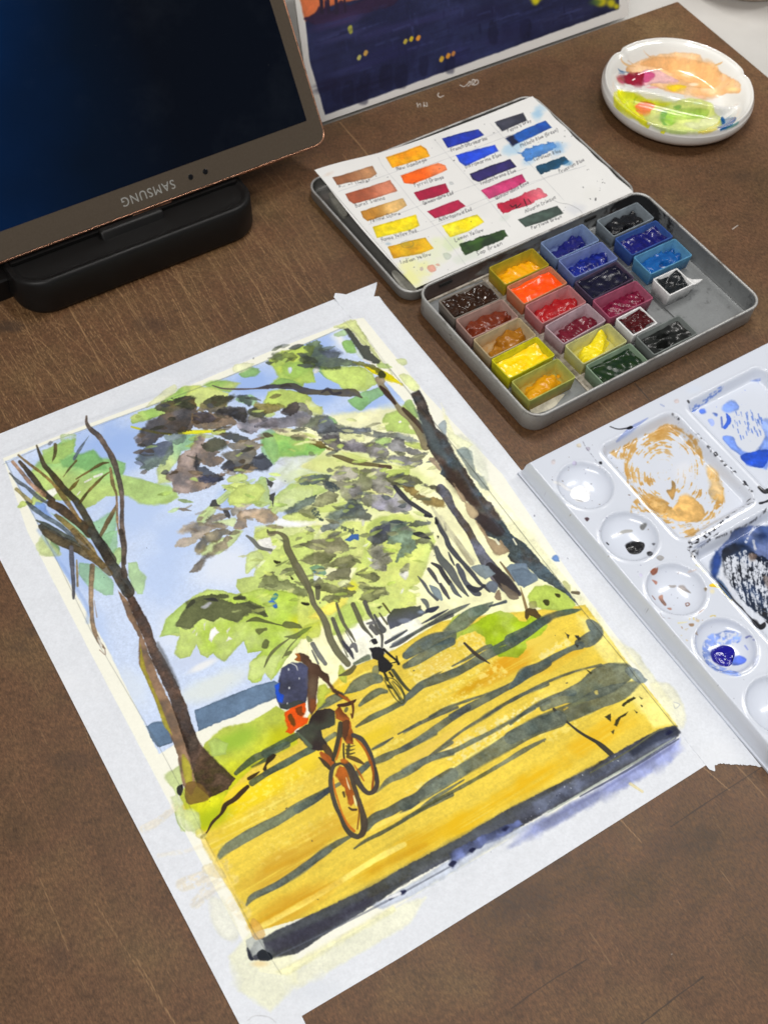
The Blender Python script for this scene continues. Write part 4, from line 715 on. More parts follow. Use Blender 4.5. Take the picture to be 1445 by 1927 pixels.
    S('L', [("120,870 240,790 380,720 520,700 560,660", [80, 130, 130, 130, 60], (90, 104, 112)), ("110,970 230,910 400,810 540,740", [60, 90, 90, 90], (82, 94, 92)), ("500,650 640,560 740,480 860,420 930,370", [80, 150, 130, 80, 16], (86, 100, 84)), ("900,410 1050,365", [20, 30], (66, 72, 80)), ("0,770 120,700 300,600 480,500 600,440 715,385", [36, 34, 34, 50, 44, 8], (92, 94, 98)), ("265,570 400,500 515,440", [8, 26, 6], (84, 86, 92)), ("0,710 125,635", [36, 20], (84, 86, 92)),
            ("90,1300 160,1240 260,1150 420,1090 600,1020 760,930 900,850 1060,770 1200,690 1350,580 1445,530", [20, 66, 80, 90, 86, 86, 100, 110, 96, 90, 80], (84, 94, 92)), ("550,970 700,890 830,810 910,780", [14, 34, 40, 40], (96, 106, 96)), ("1000,790 1100,755", [10, 18], (190, 200, 60)), ("240,1140 380,1060 460,1015", [8, 26, 6], (120, 118, 84)), ("340,1445 480,1370 700,1290 900,1220 1100,1130", [24, 30, 26, 20, 6], (92, 98, 90)), ("540,1445 700,1360 860,1280 1050,1180 1180,1100 1260,1030 1380,980 1445,940", [60, 80, 74, 60, 66, 110, 90, 80], (88, 96, 94)), ("850,1445 1000,1350 1200,1240 1445,1140", [30, 34, 36, 34], (88, 90, 80)), ("1160,1445 1300,1360 1445,1300", [26, 40, 60], (96, 98, 80))])
    T('L'); L("665,755 730,820 800,880 900,945", [20, 30, 32, 10], (62, 56, 50), .97)
    S('M', [("0,620 120,560 250,470 350,420 480,390 560,375", [110, 100, 76, 56, 50, 8], (84, 100, 90)), ("0,1000 70,930 120,880 240,820 360,750 480,690 560,660", [30, 80, 100, 66, 60, 44, 70], (86, 98, 98)), ("540,640 620,620 690,560 650,500 620,470", [60, 120, 110, 80, 40], (94, 106, 110)), ("0,1110 140,1030 300,950 480,880 620,840 720,820", [26, 26, 24, 20, 18, 30], (90, 94, 84)), ("0,1290 100,1210 220,1130 360,1060 500,1040", [26, 26, 36, 30, 60], (92, 98, 84)), ("260,1160 420,1080 600,1020 760,930 900,880", [60, 110, 190, 260, 170], (86, 98, 96)), ("0,1400 160,1320 330,1250 520,1180 700,1090 880,1030 1020,960", [110, 130, 150, 150, 170, 150, 40], (78, 86, 82)), ("940,860 1000,900 1050,940 1090,938", [60, 90, 60, 8], (140, 152, 158))])
    T('M'); F("420,1170 460,1155 430,1185", (226, 190, 70), .8, 1); F("670,1030 690,1020 700,1050 680,1050", (226, 206, 110), .8, 1.5); Wa(540, 1120, 90, 26, (130, 136, 96), .6, -.4, noise=1)
    L("345,1170 400,1230 470,1290 560,1360 680,1430", [22, 26, 16, 20, 24], (58, 56, 50), .97); T(''); L("1116,1393 1128,1402 1140,1412 1154,1425", [5, 9, 10, 9], (60, 58, 52), .97); T('M')
    for p in ["435,560 470,580 460,605", "510,580 540,585 560,610 545,630", "510,650 540,660 535,680"]: F(p, (54, 54, 48), .97, .8, .6, sm=False)
    for p in ["890,1140 900,1120 980,1070 1005,1080 940,1120 900,1150", "1025,1070 1055,1085 1045,1095", "1030,1130 1058,1145 1048,1155", "988,1180 1015,1195 1005,1203", "750,1230 800,1205 800,1270 780,1260", "825,1300 845,1250 880,1225 940,1190 920,1220 875,1245 850,1310", "800,1350 830,1335 820,1375", "600,850 650,880 640,892"]: F(p, (58, 56, 34), .97, .8, .6, sm=False)
    S('K', [("640,890 720,800 860,740 1000,660 1120,600 1250,500 1445,390", [80, 100, 96, 100, 90, 120, 130], (88, 94, 92)), ("530,1085 640,1010 800,930 960,840 1150,730 1445,580", [14, 34, 38, 36, 34, 44], (88, 92, 76)), ("740,560 850,450 980,390 1100,320 1240,240 1445,190", [10, 60, 80, 80, 66, 50], (96, 102, 92)), ("1240,220 1350,150 1445,90", [14, 30, 40], (96, 102, 92)), ("700,280 840,220 900,190 1000,150 1130,80 1280,0", [60, 80, 60, 60, 66, 66], (88, 94, 92)), ("580,360 640,320 680,280", [60, 50, 30], (96, 104, 100)), ("700,155 800,100 895,45", [16, 30, 8], (96, 98, 84)), ("0,1310 160,1180 300,1080 420,1010 520,960", [40, 70, 66, 56, 20], (98, 108, 100)), ("0,720 120,650 200,600 300,530 390,480", [80, 76, 66, 44, 40], (98, 106, 96)), ("170,630 290,540", [50, 30], (70, 74, 90)), ("960,750 1050,700 1130,650", [10, 44, 30], (72, 76, 88))])
    S('N', [("570,280 650,210 760,130 900,80 1050,10", [44, 60, 76, 70, 70], (78, 92, 70)), ("720,220 800,180 900,120", [14, 30, 50], (78, 90, 60)), ("720,370 860,280 1040,190 1170,110 1290,50", [70, 60, 60, 66, 70], (96, 106, 84)), ("380,1110 470,1000 620,900 800,800 960,720 1150,600 1300,520 1445,430", [16, 90, 110, 110, 100, 96, 90, 60], (104, 112, 96)), ("1320,520 1380,480 1445,430", [40, 50, 50], (70, 76, 88)), ("700,1445 860,1380 1040,1280 1200,1180 1350,1060 1445,990", [30, 56, 66, 66, 60, 50], (98, 106, 98))])
    T('N'); L("250,880 300,830 350,740 430,660 460,600 480,570 560,520 620,460 680,405", [26, 12, 22, 30, 44, 40, 40, 44, 40], (62, 46, 34), .97, 1.8); L("690,330 740,300 790,265", [30, 30, 6], (64, 50, 30), .97); L("840,240 850,200 900,130 940,110", [36, 20, 60, 20], (52, 42, 28), .97, 2)
    S('O', [("150,455 200,390 320,330 480,240 620,140 760,50 830,0", [24, 60, 60, 60, 60, 56, 50], (100, 106, 98))])
    S('Q', [("0,240 150,160 320,80 500,10", [30, 34, 36, 30], (92, 96, 92)), ("0,390 150,310 300,210 430,120 600,10", [50, 66, 76, 70, 60], (88, 92, 92)), ("0,610 150,530 300,470 460,420 640,330 800,250 1000,140 1220,20", [60, 66, 60, 50, 50, 40, 36, 30], (100, 106, 92)), ("240,460 400,340 560,220 740,110 900,10", [14, 26, 30, 34, 30], (88, 90, 84)), ("0,930 160,840 360,720 560,590 760,470 960,350 1180,220 1445,120", [110, 110, 120, 130, 140, 160, 170, 170], (84, 92, 84)), ("0,1060 200,940 420,820 640,700 900,550 1130,410 1320,310", [34, 34, 34, 36, 40, 50, 20], (92, 92, 60)), ("160,940 300,850 560,690", [10, 40, 10], (98, 104, 90))])
    S('J', [("490,730 600,650 700,600", [14, 90, 80], (98, 108, 92)), ("740,580 860,500 980,440 1060,440", [20, 130, 130, 90], (92, 104, 98)), ("880,690 960,620 1060,560 1130,560", [30, 70, 70, 40], (82, 94, 84)), ("850,890 980,810 1130,740 1280,660", [20, 60, 60, 60], (90, 100, 90)), ("0,1140 120,1070 300,970", [90, 76, 66], (78, 92, 72)), ("0,1330 200,1220 430,1100", [60, 66, 66], (98, 108, 88)), ("560,1020 650,960", [50, 50], (100, 112, 84)), ("870,1320 960,1240 1000,1220", [66, 60, 20], (94, 104, 100)), ("1000,1100 1100,1050 1190,990", [16, 34, 8], (96, 98, 84)), ("1240,960 1445,850", [14, 30], (92, 96, 92)), ("830,300 960,240", [30, 60], (110, 120, 90))])
    T('J'); F("480,600 500,500 560,490 600,540 620,560 560,600 560,660 490,720", (196, 208, 40), .95, 2.5); F("690,320 720,330 760,400 750,480 680,420", (186, 200, 50), .9, 2); L("690,410 780,380 830,330", [16, 50, 40], (96, 92, 64), .9)
    # ---- trunk of the left tree
    T('')
    trunk = "206,1065 216,1060 232,1078 240,1100 262,1135 282,1175 296,1215 314,1248 335,1290 352,1330 364,1370 378,1402 400,1425 443,1466 432,1485 400,1500 380,1508 352,1512 346,1470 340,1420 322,1380 305,1330 292,1280 268,1220 250,1180 232,1130 220,1100"
    F("222,1110 240,1160 262,1200 262,1250 285,1300 310,1360 335,1420 345,1480 360,1500 370,1480 355,1400 330,1340 300,1280 270,1200 240,1130", (130, 104, 82), .97, 2.5, rim=.1, bloom=.25); F("264,1210 275,1260 300,1320 325,1385 310,1370 290,1310 264,1255", (176, 164, 60), .9, 2); F("344,1420 358,1440 362,1470 352,1478 344,1450", (184, 180, 30), .9, 2.5)
    F("225,1085 240,1102 262,1137 282,1175 296,1217 314,1248 335,1290 352,1330 364,1370 378,1402 400,1425 443,1466 430,1486 395,1502 372,1480 356,1425 338,1370 318,1310 292,1255 270,1200 248,1150", (70, 52, 42), .96, 2.5, rim=.14, var=.2, gran=.22, col2=(84, 66, 56), bloom=.3); F("350,1475 376,1475 395,1502 372,1512 352,1512", (120, 92, 46), .85, 3); F("300,1210 330,1270 340,1300 320,1270 296,1225", (84, 84, 86), .6, 2, 3)
    T('A')
    def B(p, w, col, a=.95, col2=None): L(p, [v * .76 for v in w] if isinstance(w, list) else w * .76, col, a, 2.0, .8, rim=.14, var=.2, gran=.16, col2=col2, bloom=.25)
    B("815,70 815,130 850,190 930,260 1010,380 1060,470 1100,590 1140,760 1150,900 1145,1060 1160,1200 1170,1300 1165,1445", [30, 36, 60, 66, 66, 70, 66, 66, 50, 56, 56, 60, 60], (98, 84, 74), .96, (90, 82, 78)); B("1040,560 1060,700 1095,800 1100,920 1105,1060 1120,1180", [30, 46, 30, 26, 26, 14], (150, 116, 80), .85)
    B("350,350 380,430 420,530 480,600 560,700 640,790 720,870 780,960 830,1050 880,1170 950,1280 1040,1420", [16, 36, 60, 70, 80, 80, 84, 90, 90, 110, 130, 150], (74, 62, 42), .96, (66, 66, 56)); B("190,500 260,580 330,670 420,790 500,860", [40, 60, 70, 70, 60], (92, 74, 56), .96, (60, 54, 46)); B("125,500 200,590 300,710 420,810", [40, 40, 50, 60], (158, 122, 96), .85); B("480,890 580,940 680,1020 780,1100 840,1180", [90, 110, 110, 110, 90], (74, 60, 44), .96, (96, 76, 52)); B("180,440 280,520 400,610 500,700 600,830 680,940 760,1060", [24, 34, 34, 40, 66, 50, 24], (140, 112, 64), .88)
    B("100,610 170,680 260,740 360,830 440,880", [20, 44, 44, 56, 40], (90, 98, 104), .9); B("160,760 230,820 290,880", [36, 50, 60], (150, 136, 76), .8); B("260,880 340,950 440,1020 560,1090 680,1190 760,1220", [40, 60, 56, 50, 50, 30], (92, 104, 112), .9); B("350,1050 460,1100 600,1180 720,1250", [20, 50, 46, 60], (78, 84, 74), .93); B("390,1110 480,1180 620,1260 760,1320 880,1400 940,1440", [70, 110, 120, 110, 90, 70], (96, 84, 62), .94, (84, 82, 66)); B("530,1000 640,1090 760,1200 860,1300 920,1420", [50, 70, 70, 60, 50], (134, 112, 62), .85)
    B("700,470 730,420 780,340 840,255", [40, 40, 24, 8], (110, 124, 140), .92); B("600,640 650,570 720,490", [14, 24, 30], (116, 100, 60), .92); B("720,660 820,600 920,540 970,515 1025,508", [12, 24, 36, 30, 10], (110, 90, 50), .92); B("750,890 830,780 910,700 980,630 1040,590", [34, 36, 36, 30, 10], (112, 96, 52), .92); B("660,760 700,720 745,670", [26, 44, 10], (112, 96, 46), .92); B("930,1220 990,1110 1060,980 1090,910", [44, 56, 56, 14], (116, 96, 66), .92); B("525,340 520,430 495,500", [44, 40, 14], (92, 80, 50), .9); F("450,335 480,305 500,320 470,345", (120, 124, 134), .8, 2)
    c.tile(0, 1000, 2.89)
    B("500,0 560,90 600,170 660,260 700,330", [60, 66, 70, 90, 90], (76, 66, 54), .96, (70, 72, 68)); B("660,0 675,100 672,180 680,240", [34, 34, 30, 50], (86, 76, 68), .96); B("250,10 330,60 420,100 500,150 560,190", [50, 60, 50, 44, 50], (92, 82, 62), .95); B("390,90 395,180 402,280 404,370", [34, 34, 28, 16], (84, 84, 92), .93); B("420,160 425,300", [16, 16], (128, 108, 70), .85); B("505,190 498,300 500,420 510,520 540,600 572,640", [40, 34, 30, 30, 30, 14], (150, 124, 96), .9); L("572,640 575,675 545,650", [5, 5, 5], (150, 124, 110), .8); L("515,380 530,470", 5, (150, 124, 100), .7); F("530,570 560,620 550,640", WH, .8, 1)
    B("400,0 470,90 540,170 600,230", [40, 50, 50, 40], (124, 104, 66), .8)
    F("965,1395 990,1380 998,1405 985,1440 965,1430", (34, 34, 34), .97, 2)
    # ---- near cyclist
    T('J')
    BK, RB, DRB, OR = (44, 40, 40), (176, 92, 34), (96, 50, 28), (238, 84, 14)
    L("490,730 600,650", 10, SH, .5)
    L("590,1290 600,1400 640,1500", 20, DRB, 0)
    F("120,460 150,340 240,290 330,290 400,320 420,420 400,560 370,670 300,690 200,730 140,720 100,620 120,560", (60, 62, 84), .98, 2.5, rim=.12, var=.16, gran=.08, col2=(74, 78, 108)); F("130,680 200,670 300,640 370,660 280,700 200,732 140,720", (66, 72, 66), .9, 2.5)
    F("90,500 130,480 120,560 170,600 160,670 120,660 95,580", (36, 84, 214), .97, 2); L("240,295 285,320 300,360", 8, (236, 236, 230), .95, .6)
    for x, y in [(215, 350), (315, 435), (222, 525), (205, 670)]: F([[x - 8, y], [x, y - 12], [x + 8, y], [x, y + 14]], (220, 224, 228), .9, .5, .6)
    F("280,210 330,195 400,230 440,290 500,310 520,360 590,400 600,470 650,530 760,610 790,650 700,620 620,560 570,480 500,420 480,560 470,720 430,780 400,740 390,600 400,420 400,330 330,280 270,262 300,230", (74, 52, 40), .97, 2.5, rim=.1, var=.2, col2=(96, 70, 56)); F("275,205 320,215 330,280 270,260 300,235", (196, 110, 44), .8, 2); L("690,590 750,625 790,655", [20, 30, 20], (176, 98, 40), .9); F("400,420 480,430 470,600 420,600 400,520", (120, 104, 84), .5, 2.5, 3); F("410,640 470,640 470,740 420,740", (140, 76, 38), .7, 2.5, 3)
    F("180,760 240,710 370,660 380,740 350,800 400,810 390,860 330,890 280,920 240,955 190,940 210,900 180,830", OR, .98, 2, rim=.06, var=.05); F("275,720 340,690 340,750 370,770 330,790 300,780", (120, 60, 20), .9, 1.5); F("210,800 240,770 285,860 255,885", (96, 62, 20), .92, 1.2)
    F("480,740 600,715 650,740 650,870 600,900 520,920 540,1000 575,1050 560,1110 490,1120 420,1100 330,1010 280,930 400,860 430,790", (46, 38, 40), .98, 2.2, rim=.06, var=.2, col2=(62, 66, 58)); F("290,940 330,960 440,1070 400,1090", (98, 112, 90), .8, 2)
    L("560,1080 590,1130 610,1190 640,1230", [60, 70, 70, 30], (78, 62, 46), .95); L("520,1130 570,1180 610,1230", [20, 60, 60], RB, .9); L("500,1180 560,1230 600,1280", [14, 40, 30], (70, 64, 46), .95)
    F("650,740 690,690 720,740 740,760 780,800 800,880 820,960 820,1050 760,1050 720,980 700,900 720,840 660,810", (166, 88, 40), .97, 2, var=.2, col2=DRB); F("710,850 780,830 770,960 740,1020 710,960", (84, 56, 42), .8, 2)
    L("680,690 740,685 790,670 830,650 845,635", [24, 34, 36, 24, 8], (70, 46, 38), .97); L("810,660 820,720 815,800", [26, 24, 14], (96, 60, 36), .97); L("800,770 810,810", 12, (96, 52, 30), .97); L("760,720 750,740", 30, (90, 92, 70), .8)
    L("700,860 690,980 660,1100 630,1200", [44, 50, 44, 30], (68, 64, 52), .97); L("710,1000 690,1100 660,1200", [16, 20, 16], (206, 110, 34), .9); L("730,1050 730,1120 735,1190", [16, 14, 16], BK, .97); L("780,1060 770,1120 770,1170", [24, 34, 20], (86, 80, 50), .95)
    for y in (1070, 1105, 1140): L([[750, y], [790, y + 6], [836, y - 6]], [10, 16, 6], (84, 76, 50), .95)
    L("770,1170 850,1200 920,1240", [30, 44, 16], (96, 76, 44), .95)
    L("820,970 900,1010 960,1100 1000,1200 1025,1310 1045,1420 1040,1470", [40, 46, 40, 36, 40, 40, 30], (70, 66, 66), .97, 1.6); L("840,1000 910,1070 960,1160 985,1230", [12, 20, 24, 26], RB, .9)
    T('K')
    L("690,280 710,380 705,470 700,530", [26, 22, 22, 20], (152, 80, 34), .93); L("730,330 745,430 740,500 710,550 660,565 600,510 540,420 500,340 470,290", [22, 34, 40, 44, 40, 50, 60, 60, 40], (72, 66, 62), .97, 1.6); L("530,300 580,380 620,450", [10, 16, 10], RB, .8)
    L("400,285 440,300 480,350 510,440 540,540 580,660 610,760 625,860 610,940 570,975", [20, 34, 40, 40, 44, 46, 56, 66, 60, 40], (76, 66, 56), .97, 1.6); L("390,290 340,310 315,380 310,480 330,590 360,690 410,800 450,890 500,950 560,975", [24, 34, 40, 40, 40, 40, 40, 44, 50, 44], (74, 70, 62), .97, 1.6); L("335,420 345,520 380,640 420,760 470,860 530,920", [10, 16, 18, 18, 22, 26], (206, 112, 36), .9)
    F("350,400 390,310 440,320 470,380 500,500 540,600 530,660 500,690 470,660 460,600 440,520 390,450", RB, .96, 2, var=.2, col2=(146, 70, 30)); L("430,560 440,600", [26, 14], (80, 64, 40), .9); L("480,700 510,720 550,720", [14, 22, 20], (82, 62, 44), .95); L("455,420 475,490 490,530", [8, 14, 8], (247, 240, 190), .9); L("525,590 545,660 550,690", [10, 24, 8], (246, 238, 170), .95); F("400,250 450,240 480,280 420,290", RB, .9, 2)
    L("215,190 260,240 310,290", [20, 60, 30], (170, 88, 40), .9); L("205,230 260,290 300,330", [10, 40, 20], (72, 60, 44), .95); L("570,640 575,760 560,900", [10, 16, 14], (120, 66, 34), .8)
    # ---- far cyclist
    T('J')
    L("1035,350 1030,370", 70, (120, 126, 100), .8)
    F("965,150 1060,140 1110,160 1110,230 1190,310 1180,350 1110,390 1060,370 1050,270 1000,250 990,200", (34, 34, 40), .97, 2.2); F("990,80 1030,65 1050,105 1010,115", (38, 38, 44), .97, 1.5); L("975,95 990,75 1020,65", 6, (40, 40, 46), .95)
    L("1105,165 1160,215 1220,265 1245,300", [26, 22, 20, 24], (40, 38, 36), .97, 1.4); L("1170,295 1240,280", [12, 16], (50, 46, 30), .97); L("1225,230 1240,300", [14, 20], (50, 48, 36), .97)
    L("1110,380 1140,450", [20, 34], (54, 50, 34), .97); L("1160,380 1190,420", [18, 20], (54, 50, 36), .97); L("1190,360 1260,460 1330,540 1380,565", [34, 34, 26, 18], (74, 76, 56), .97); L("1120,420 1160,480 1220,570 1260,630", [8, 14, 20, 26], (84, 86, 50), .95); L("1190,460 1260,530 1300,600 1300,660", [10, 18, 20, 24], (84, 86, 56), .95); L("1150,510 1180,530", [30, 12], (50, 50, 30), .95); L("1080,420 1120,480", 6, (60, 56, 30), .9); L("1280,680 1340,600 1445,520", [30, 50, 60], (98, 106, 96), .9)
    T('J'); L("1110,430 1140,510 1210,620 1270,672 1300,640 1280,540 1210,450 1150,430", 9, (72, 74, 44), .9); L("1180,470 1240,560 1290,650", 7, (70, 72, 46), .85)
    # ---- the dark line along the foot of the picture
    T('')
    foot = "478,1775 520,1752 600,1715 700,1668 760,1632 860,1580 940,1532 1020,1490 1090,1455 1180,1405 1240,1372 1268,1366 1279,1380 1270,1392 1220,1425 1150,1460 1080,1500 1000,1545 940,1580 880,1605 840,1620 760,1665 700,1705 620,1755 560,1795 515,1803 480,1808 470,1790"
    F(foot, (72, 76, 82), .97, 2.5, 1.3, rim=.06, var=.14, gran=.16, col2=(60, 62, 74), bloom=.25); F("480,1775 600,1716 760,1632 940,1532 1040,1480 1040,1496 900,1575 760,1650 600,1735 500,1775", (86, 92, 92), .5, 2, 4); F("500,1775 600,1735 700,1690 700,1700 600,1760 520,1795", (56, 54, 70), .6, 3, 5)
    F("1000,1512 1090,1462 1180,1412 1262,1374 1270,1388 1180,1436 1090,1490 1010,1535", (112, 122, 150), .62, 4, 4, bloom=.3, streak=.1); F("850,1592 960,1532 1010,1512 1010,1530 900,1582", (96, 102, 120), .5, 4, 5)
    F("700,1705 780,1660 850,1615 930,1575 1000,1550 1040,1525 990,1562 920,1600 850,1645 770,1690 720,1712", (196, 206, 226), .85, 4, 3); F("843,1606 870,1592 900,1577 940,1560 975,1544 984,1552 960,1566 925,1584 890,1604 868,1618 850,1634", (96, 108, 160), .85, 9, 1.6, rim=.12, bloom=.3, lost=4)
    F("1000,1553 1100,1498 1200,1438 1278,1390 1278,1412 1262,1436 1220,1458 1160,1490 1100,1522 1030,1562 960,1594", (138, 148, 200), .85, 5, 5, rim=.03, var=.15, bloom=.15, lost=2); F("1030,1545 1130,1490 1220,1430 1270,1398 1260,1412 1180,1460 1080,1518", (110, 116, 172), .6, 3, 4)
    L("1090,1500 1180,1450 1275,1392", [3, 4, 3], (74, 80, 106), .8); L("1030,1530 1120,1478 1200,1432 1268,1390", [3, 4, 4, 3], (176, 186, 176), .8); F("1180,1412 1240,1376 1272,1368 1278,1382 1230,1402 1190,1425", (48, 54, 72), .8, 3, 3)
    L("1110,1455 1180,1415 1230,1380 1250,1372", [2.5, 3, 3, 2], (110, 112, 80), .8); L("520,1800 640,1742 740,1690 850,1630", [3, 3, 4, 3], (98, 104, 120), .6)
    c.specks("1040,1490 1170,1410 1180,1425 1050,1510", 50, 1.0, (222, 228, 236), .8, 5); c.specks("980,1540 1060,1490 1060,1510 990,1550", 30, .9, (222, 228, 236), .7, 6)
    for x, y, r in [(851, 1626, 8), (888, 1600, 6), (950, 1560, 6), (757, 1680, 7), (735, 1690, 5), (1258, 1380, 7)]: F([[x - r, y + 2], [x, y - r * .7], [x + r, y - 2], [x, y + r * .8]], (26, 30, 62), .9, 1.5, 1.5)
    L("728,1692 752,1682", [4, 7], (240, 242, 246), .9, 1.5)
    F("462,1770 480,1760 495,1770 500,1790 490,1795 475,1800 465,1785", (198, 204, 200), .85, 2, 1.2); F("484,1795 495,1788 508,1795 512,1806 490,1809", (24, 30, 40), .97, 1.5); F("466,1784 478,1806 472,1808 467,1800", (24, 28, 44), .95, .8); F("470,1740 480,1728 500,1760 478,1768", (222, 170, 90), .6, 2.5); Wa(490, 1815, 22, 8, (232, 206, 150), .7)
    F("520,1830 600,1785 740,1705 745,1715 640,1775 540,1838", (247, 245, 190), .7, 3, 3)
    # thin dark lines along the tape edges, brushed-off tails, spatter
    for p in ["7,876 110,828 301,759 425,712 500,681 647,617", "12,870 104,1048 173,1190 301,1408 341,1484 374,1553 480,1759 530,1835", "647,605 737,700 866,856 970,990 1082,1134 1173,1245 1206,1290 1272,1372"]:
        L(p, 1.3, (120, 124, 120), .38, .3, .6, rim=0, var=.3, sm=False)
    for p, w, a in [("330,1520 300,1545 270,1560", 14, .4), ("425,1630 390,1650 345,1665", 26, .5), ("440,1655 400,1670 370,1700", 22, .4), ("410,1580 360,1600 300,1610", 8, .25), ("440,1700 460,1720", 30, .4)]: L(p, w, (230, 212, 170), a * .8, 3, 3, rim=0, streak=.2, dry=.2)
    T('N'); F("240,890 290,900 380,1040 480,1180 590,1440 540,1420 420,1240 330,1080 260,970", (248, 220, 110), .75, 3, 1.2); F("200,790 250,800 300,860 260,900 190,870", (236, 226, 130), .7, 3); F("70,640 190,620 240,780 130,830 60,740", (214, 228, 160), .6, 3, 1.4)
    F("330,1120 440,1180 480,1260 360,1260 250,1180", (236, 220, 170), .5, 4, 2)
    T(''); c.specks("420,600 1300,1400 600,1850 20,900", 90, .9, (40, 44, 60), .8, 11); F("1038,1052 1046,1046 1052,1058 1042,1058", (96, 140, 210), .9, 1)
    c.specks("660,560 1300,1400 1420,1440 760,620", 24, .9, (60, 66, 90), .7, 12); L("1267,1322 1278,1326 1270,1334 1266,1326", 1.4, (190, 196, 200), .8); L("466,1921 480,1912 505,1914 520,1925", 1.5, (200, 202, 206), .9); L("1185,1475 1208,1490", 5, (240, 226, 170), .8)
    c.off = np.zeros(2); c.k = 1.0
# ---------------------------------------------------------------- painting on its sheet, held by four strips of tape
TP = math.radians(36.63)
pc = photo_canvas(TP, .02, .055, .35, .475, .00028, (222, 226, 232), 0.0)
paint_watercolour(pc)
paint_im = pc.image('watercolour')
m_sheet = paper_mat('watercolour_paper', paint_im, .75, .35, 1100, .12); m_tape = paper_mat('masking_tape', paint_im, .6, .12, 2200, .2)
def puv(X, Y): return (X - pc.x0) / (pc.x1 - pc.x0), (Y - pc.y0) / (pc.y1 - pc.y0)
def loc(p, z=0.0): p = pts_of(p); return w2l(unproj(p[:, 0], p[:, 1], z), TP)
SHEET = loc("7,864 150,806 330,739 500,666 663,603 684,600 800,742 944,894 1085,1102 1161,1202 1211,1268 1277,1368 1277,1389 932,1596 750,1704 529,1837 489,1830 313,1500 174,1235 52,1000")
V, F = prism_vf(SHEET, .0001, .0006); V = np.array(V); u, v = puv(V[:, 0], V[:, 1])
sheet_o = mesh('painting_sheet', V, F, m_sheet, None, False, np.c_[u, v]); sheet_o.rotation_euler = (0, 0, TP)
props(sheet_o, 'watercolour painting of a cyclist with blue backpack on a sunlit yellow path under trees', 'painting')
def tape(outer, inner, lift, label, n=120, m=44, rag=None):
    A, B = resample(loc(outer), n), resample(loc(inner), n)
    s = np.linspace(0, 1, m)[None, :]
    X = A[:, :1] * (1 - s) + B[:, :1] * s; Y = A[:, 1:] * (1 - s) + B[:, 1:] * s
    d = poly_sd(SHEET, X, Y)
    Z = .0002 + lift + .0006 * sstep((.0042 - d) / .0034)
    Z += .00004 * np.sin(X * 900 + 3) * np.sin(Y * 700)
    u, v = puv(X, Y)
    o = grid_obj('masking_tape', X, Y, Z, m_tape, None, (u, v), .00012); o.rotation_euler = (0, 0, TP)
    return props(o, label, 'masking tape', 'strips of white tape round the painting')
tape("-60,842 0,816.8 200,737 400,655.7 640,559 700,535 710,531 707,545", "-60,900 10,871 301,759 425,712 500,681 647,617 690,600 703,560", .00000, 'white tape strip along the far edge of the painting, next to the tablet dock')
tape("545,1927 571.8,1909.7 750,1804 1000,1648 1300,1457.8 1340,1432", "500,1822 560,1792 740,1694 930,1582 1180,1430 1300,1358", .00000, 'white tape strip along the dark painted line at the near end of the painting')
tape("-95,880 0,1052 115,1277 228.4,1500 340,1714 450.7,1927 470,1965", "-10,830 12,870 104,1048 173,1190 301,1408 341,1484 374,1553 480,1759 530,1835 575,1927 590,1960", .00016, 'white tape strip along the painted leaning tree at the left of the painting')
# the right strip ends in two torn edges
n, mm = 140, 46
inn = loc("630,564 665,604 737,700 866,856 970,990 1082,1134 1173,1245 1206,1290 1272,1372 1330,1444"); out_ = loc("713,560 771,630 829.8,700 900,785.5 983.7,890 1060,984 1200,1157 1320,1306 1432,1444")
A, B = resample(out_, n), resample(inn, n); s = np.linspace(0, 1, mm)[None, :]
rg = np.random.default_rng(4)
X = A[:, :1] * (1 - s) + B[:, :1] * s; Y = A[:, 1:] * (1 - s) + B[:, 1:] * s
top_px = np.interp(np.linspace(0, 1, mm), [0, .3, .55, .8, .9, 1], [0, 0, 6, 14, 16, 4]); bot = np.interp(np.linspace(0, 1, mm), [0, .2, .5, .75, .85, .93, 1], [0, -4, -5, -7, -2, 9, 5]) + rg.normal(0, .8, mm)
dv = (A[0] - A[6]) / np.hypot(*(A[0] - A[6]))
X[0] += dv[0] * top_px * .0003; Y[0] += dv[1] * top_px * .0003; X[-1] -= dv[0] * bot * .0003; Y[-1] -= dv[1] * bot * .0003
d = poly_sd(SHEET, X, Y); Z = .0002 + .00016 + .0006 * sstep((.0042 - d) / .0034); Z[0] += .0008; Z[1] += .0003
u, v = puv(X, Y); o = grid_obj('masking_tape', X, Y, Z, m_tape, None, (u, v), .00012); o.rotation_euler = (0, 0, TP)
props(o, 'white tape strip with torn ends between the painting and the white well palette', 'masking tape', 'strips of white tape round the painting')
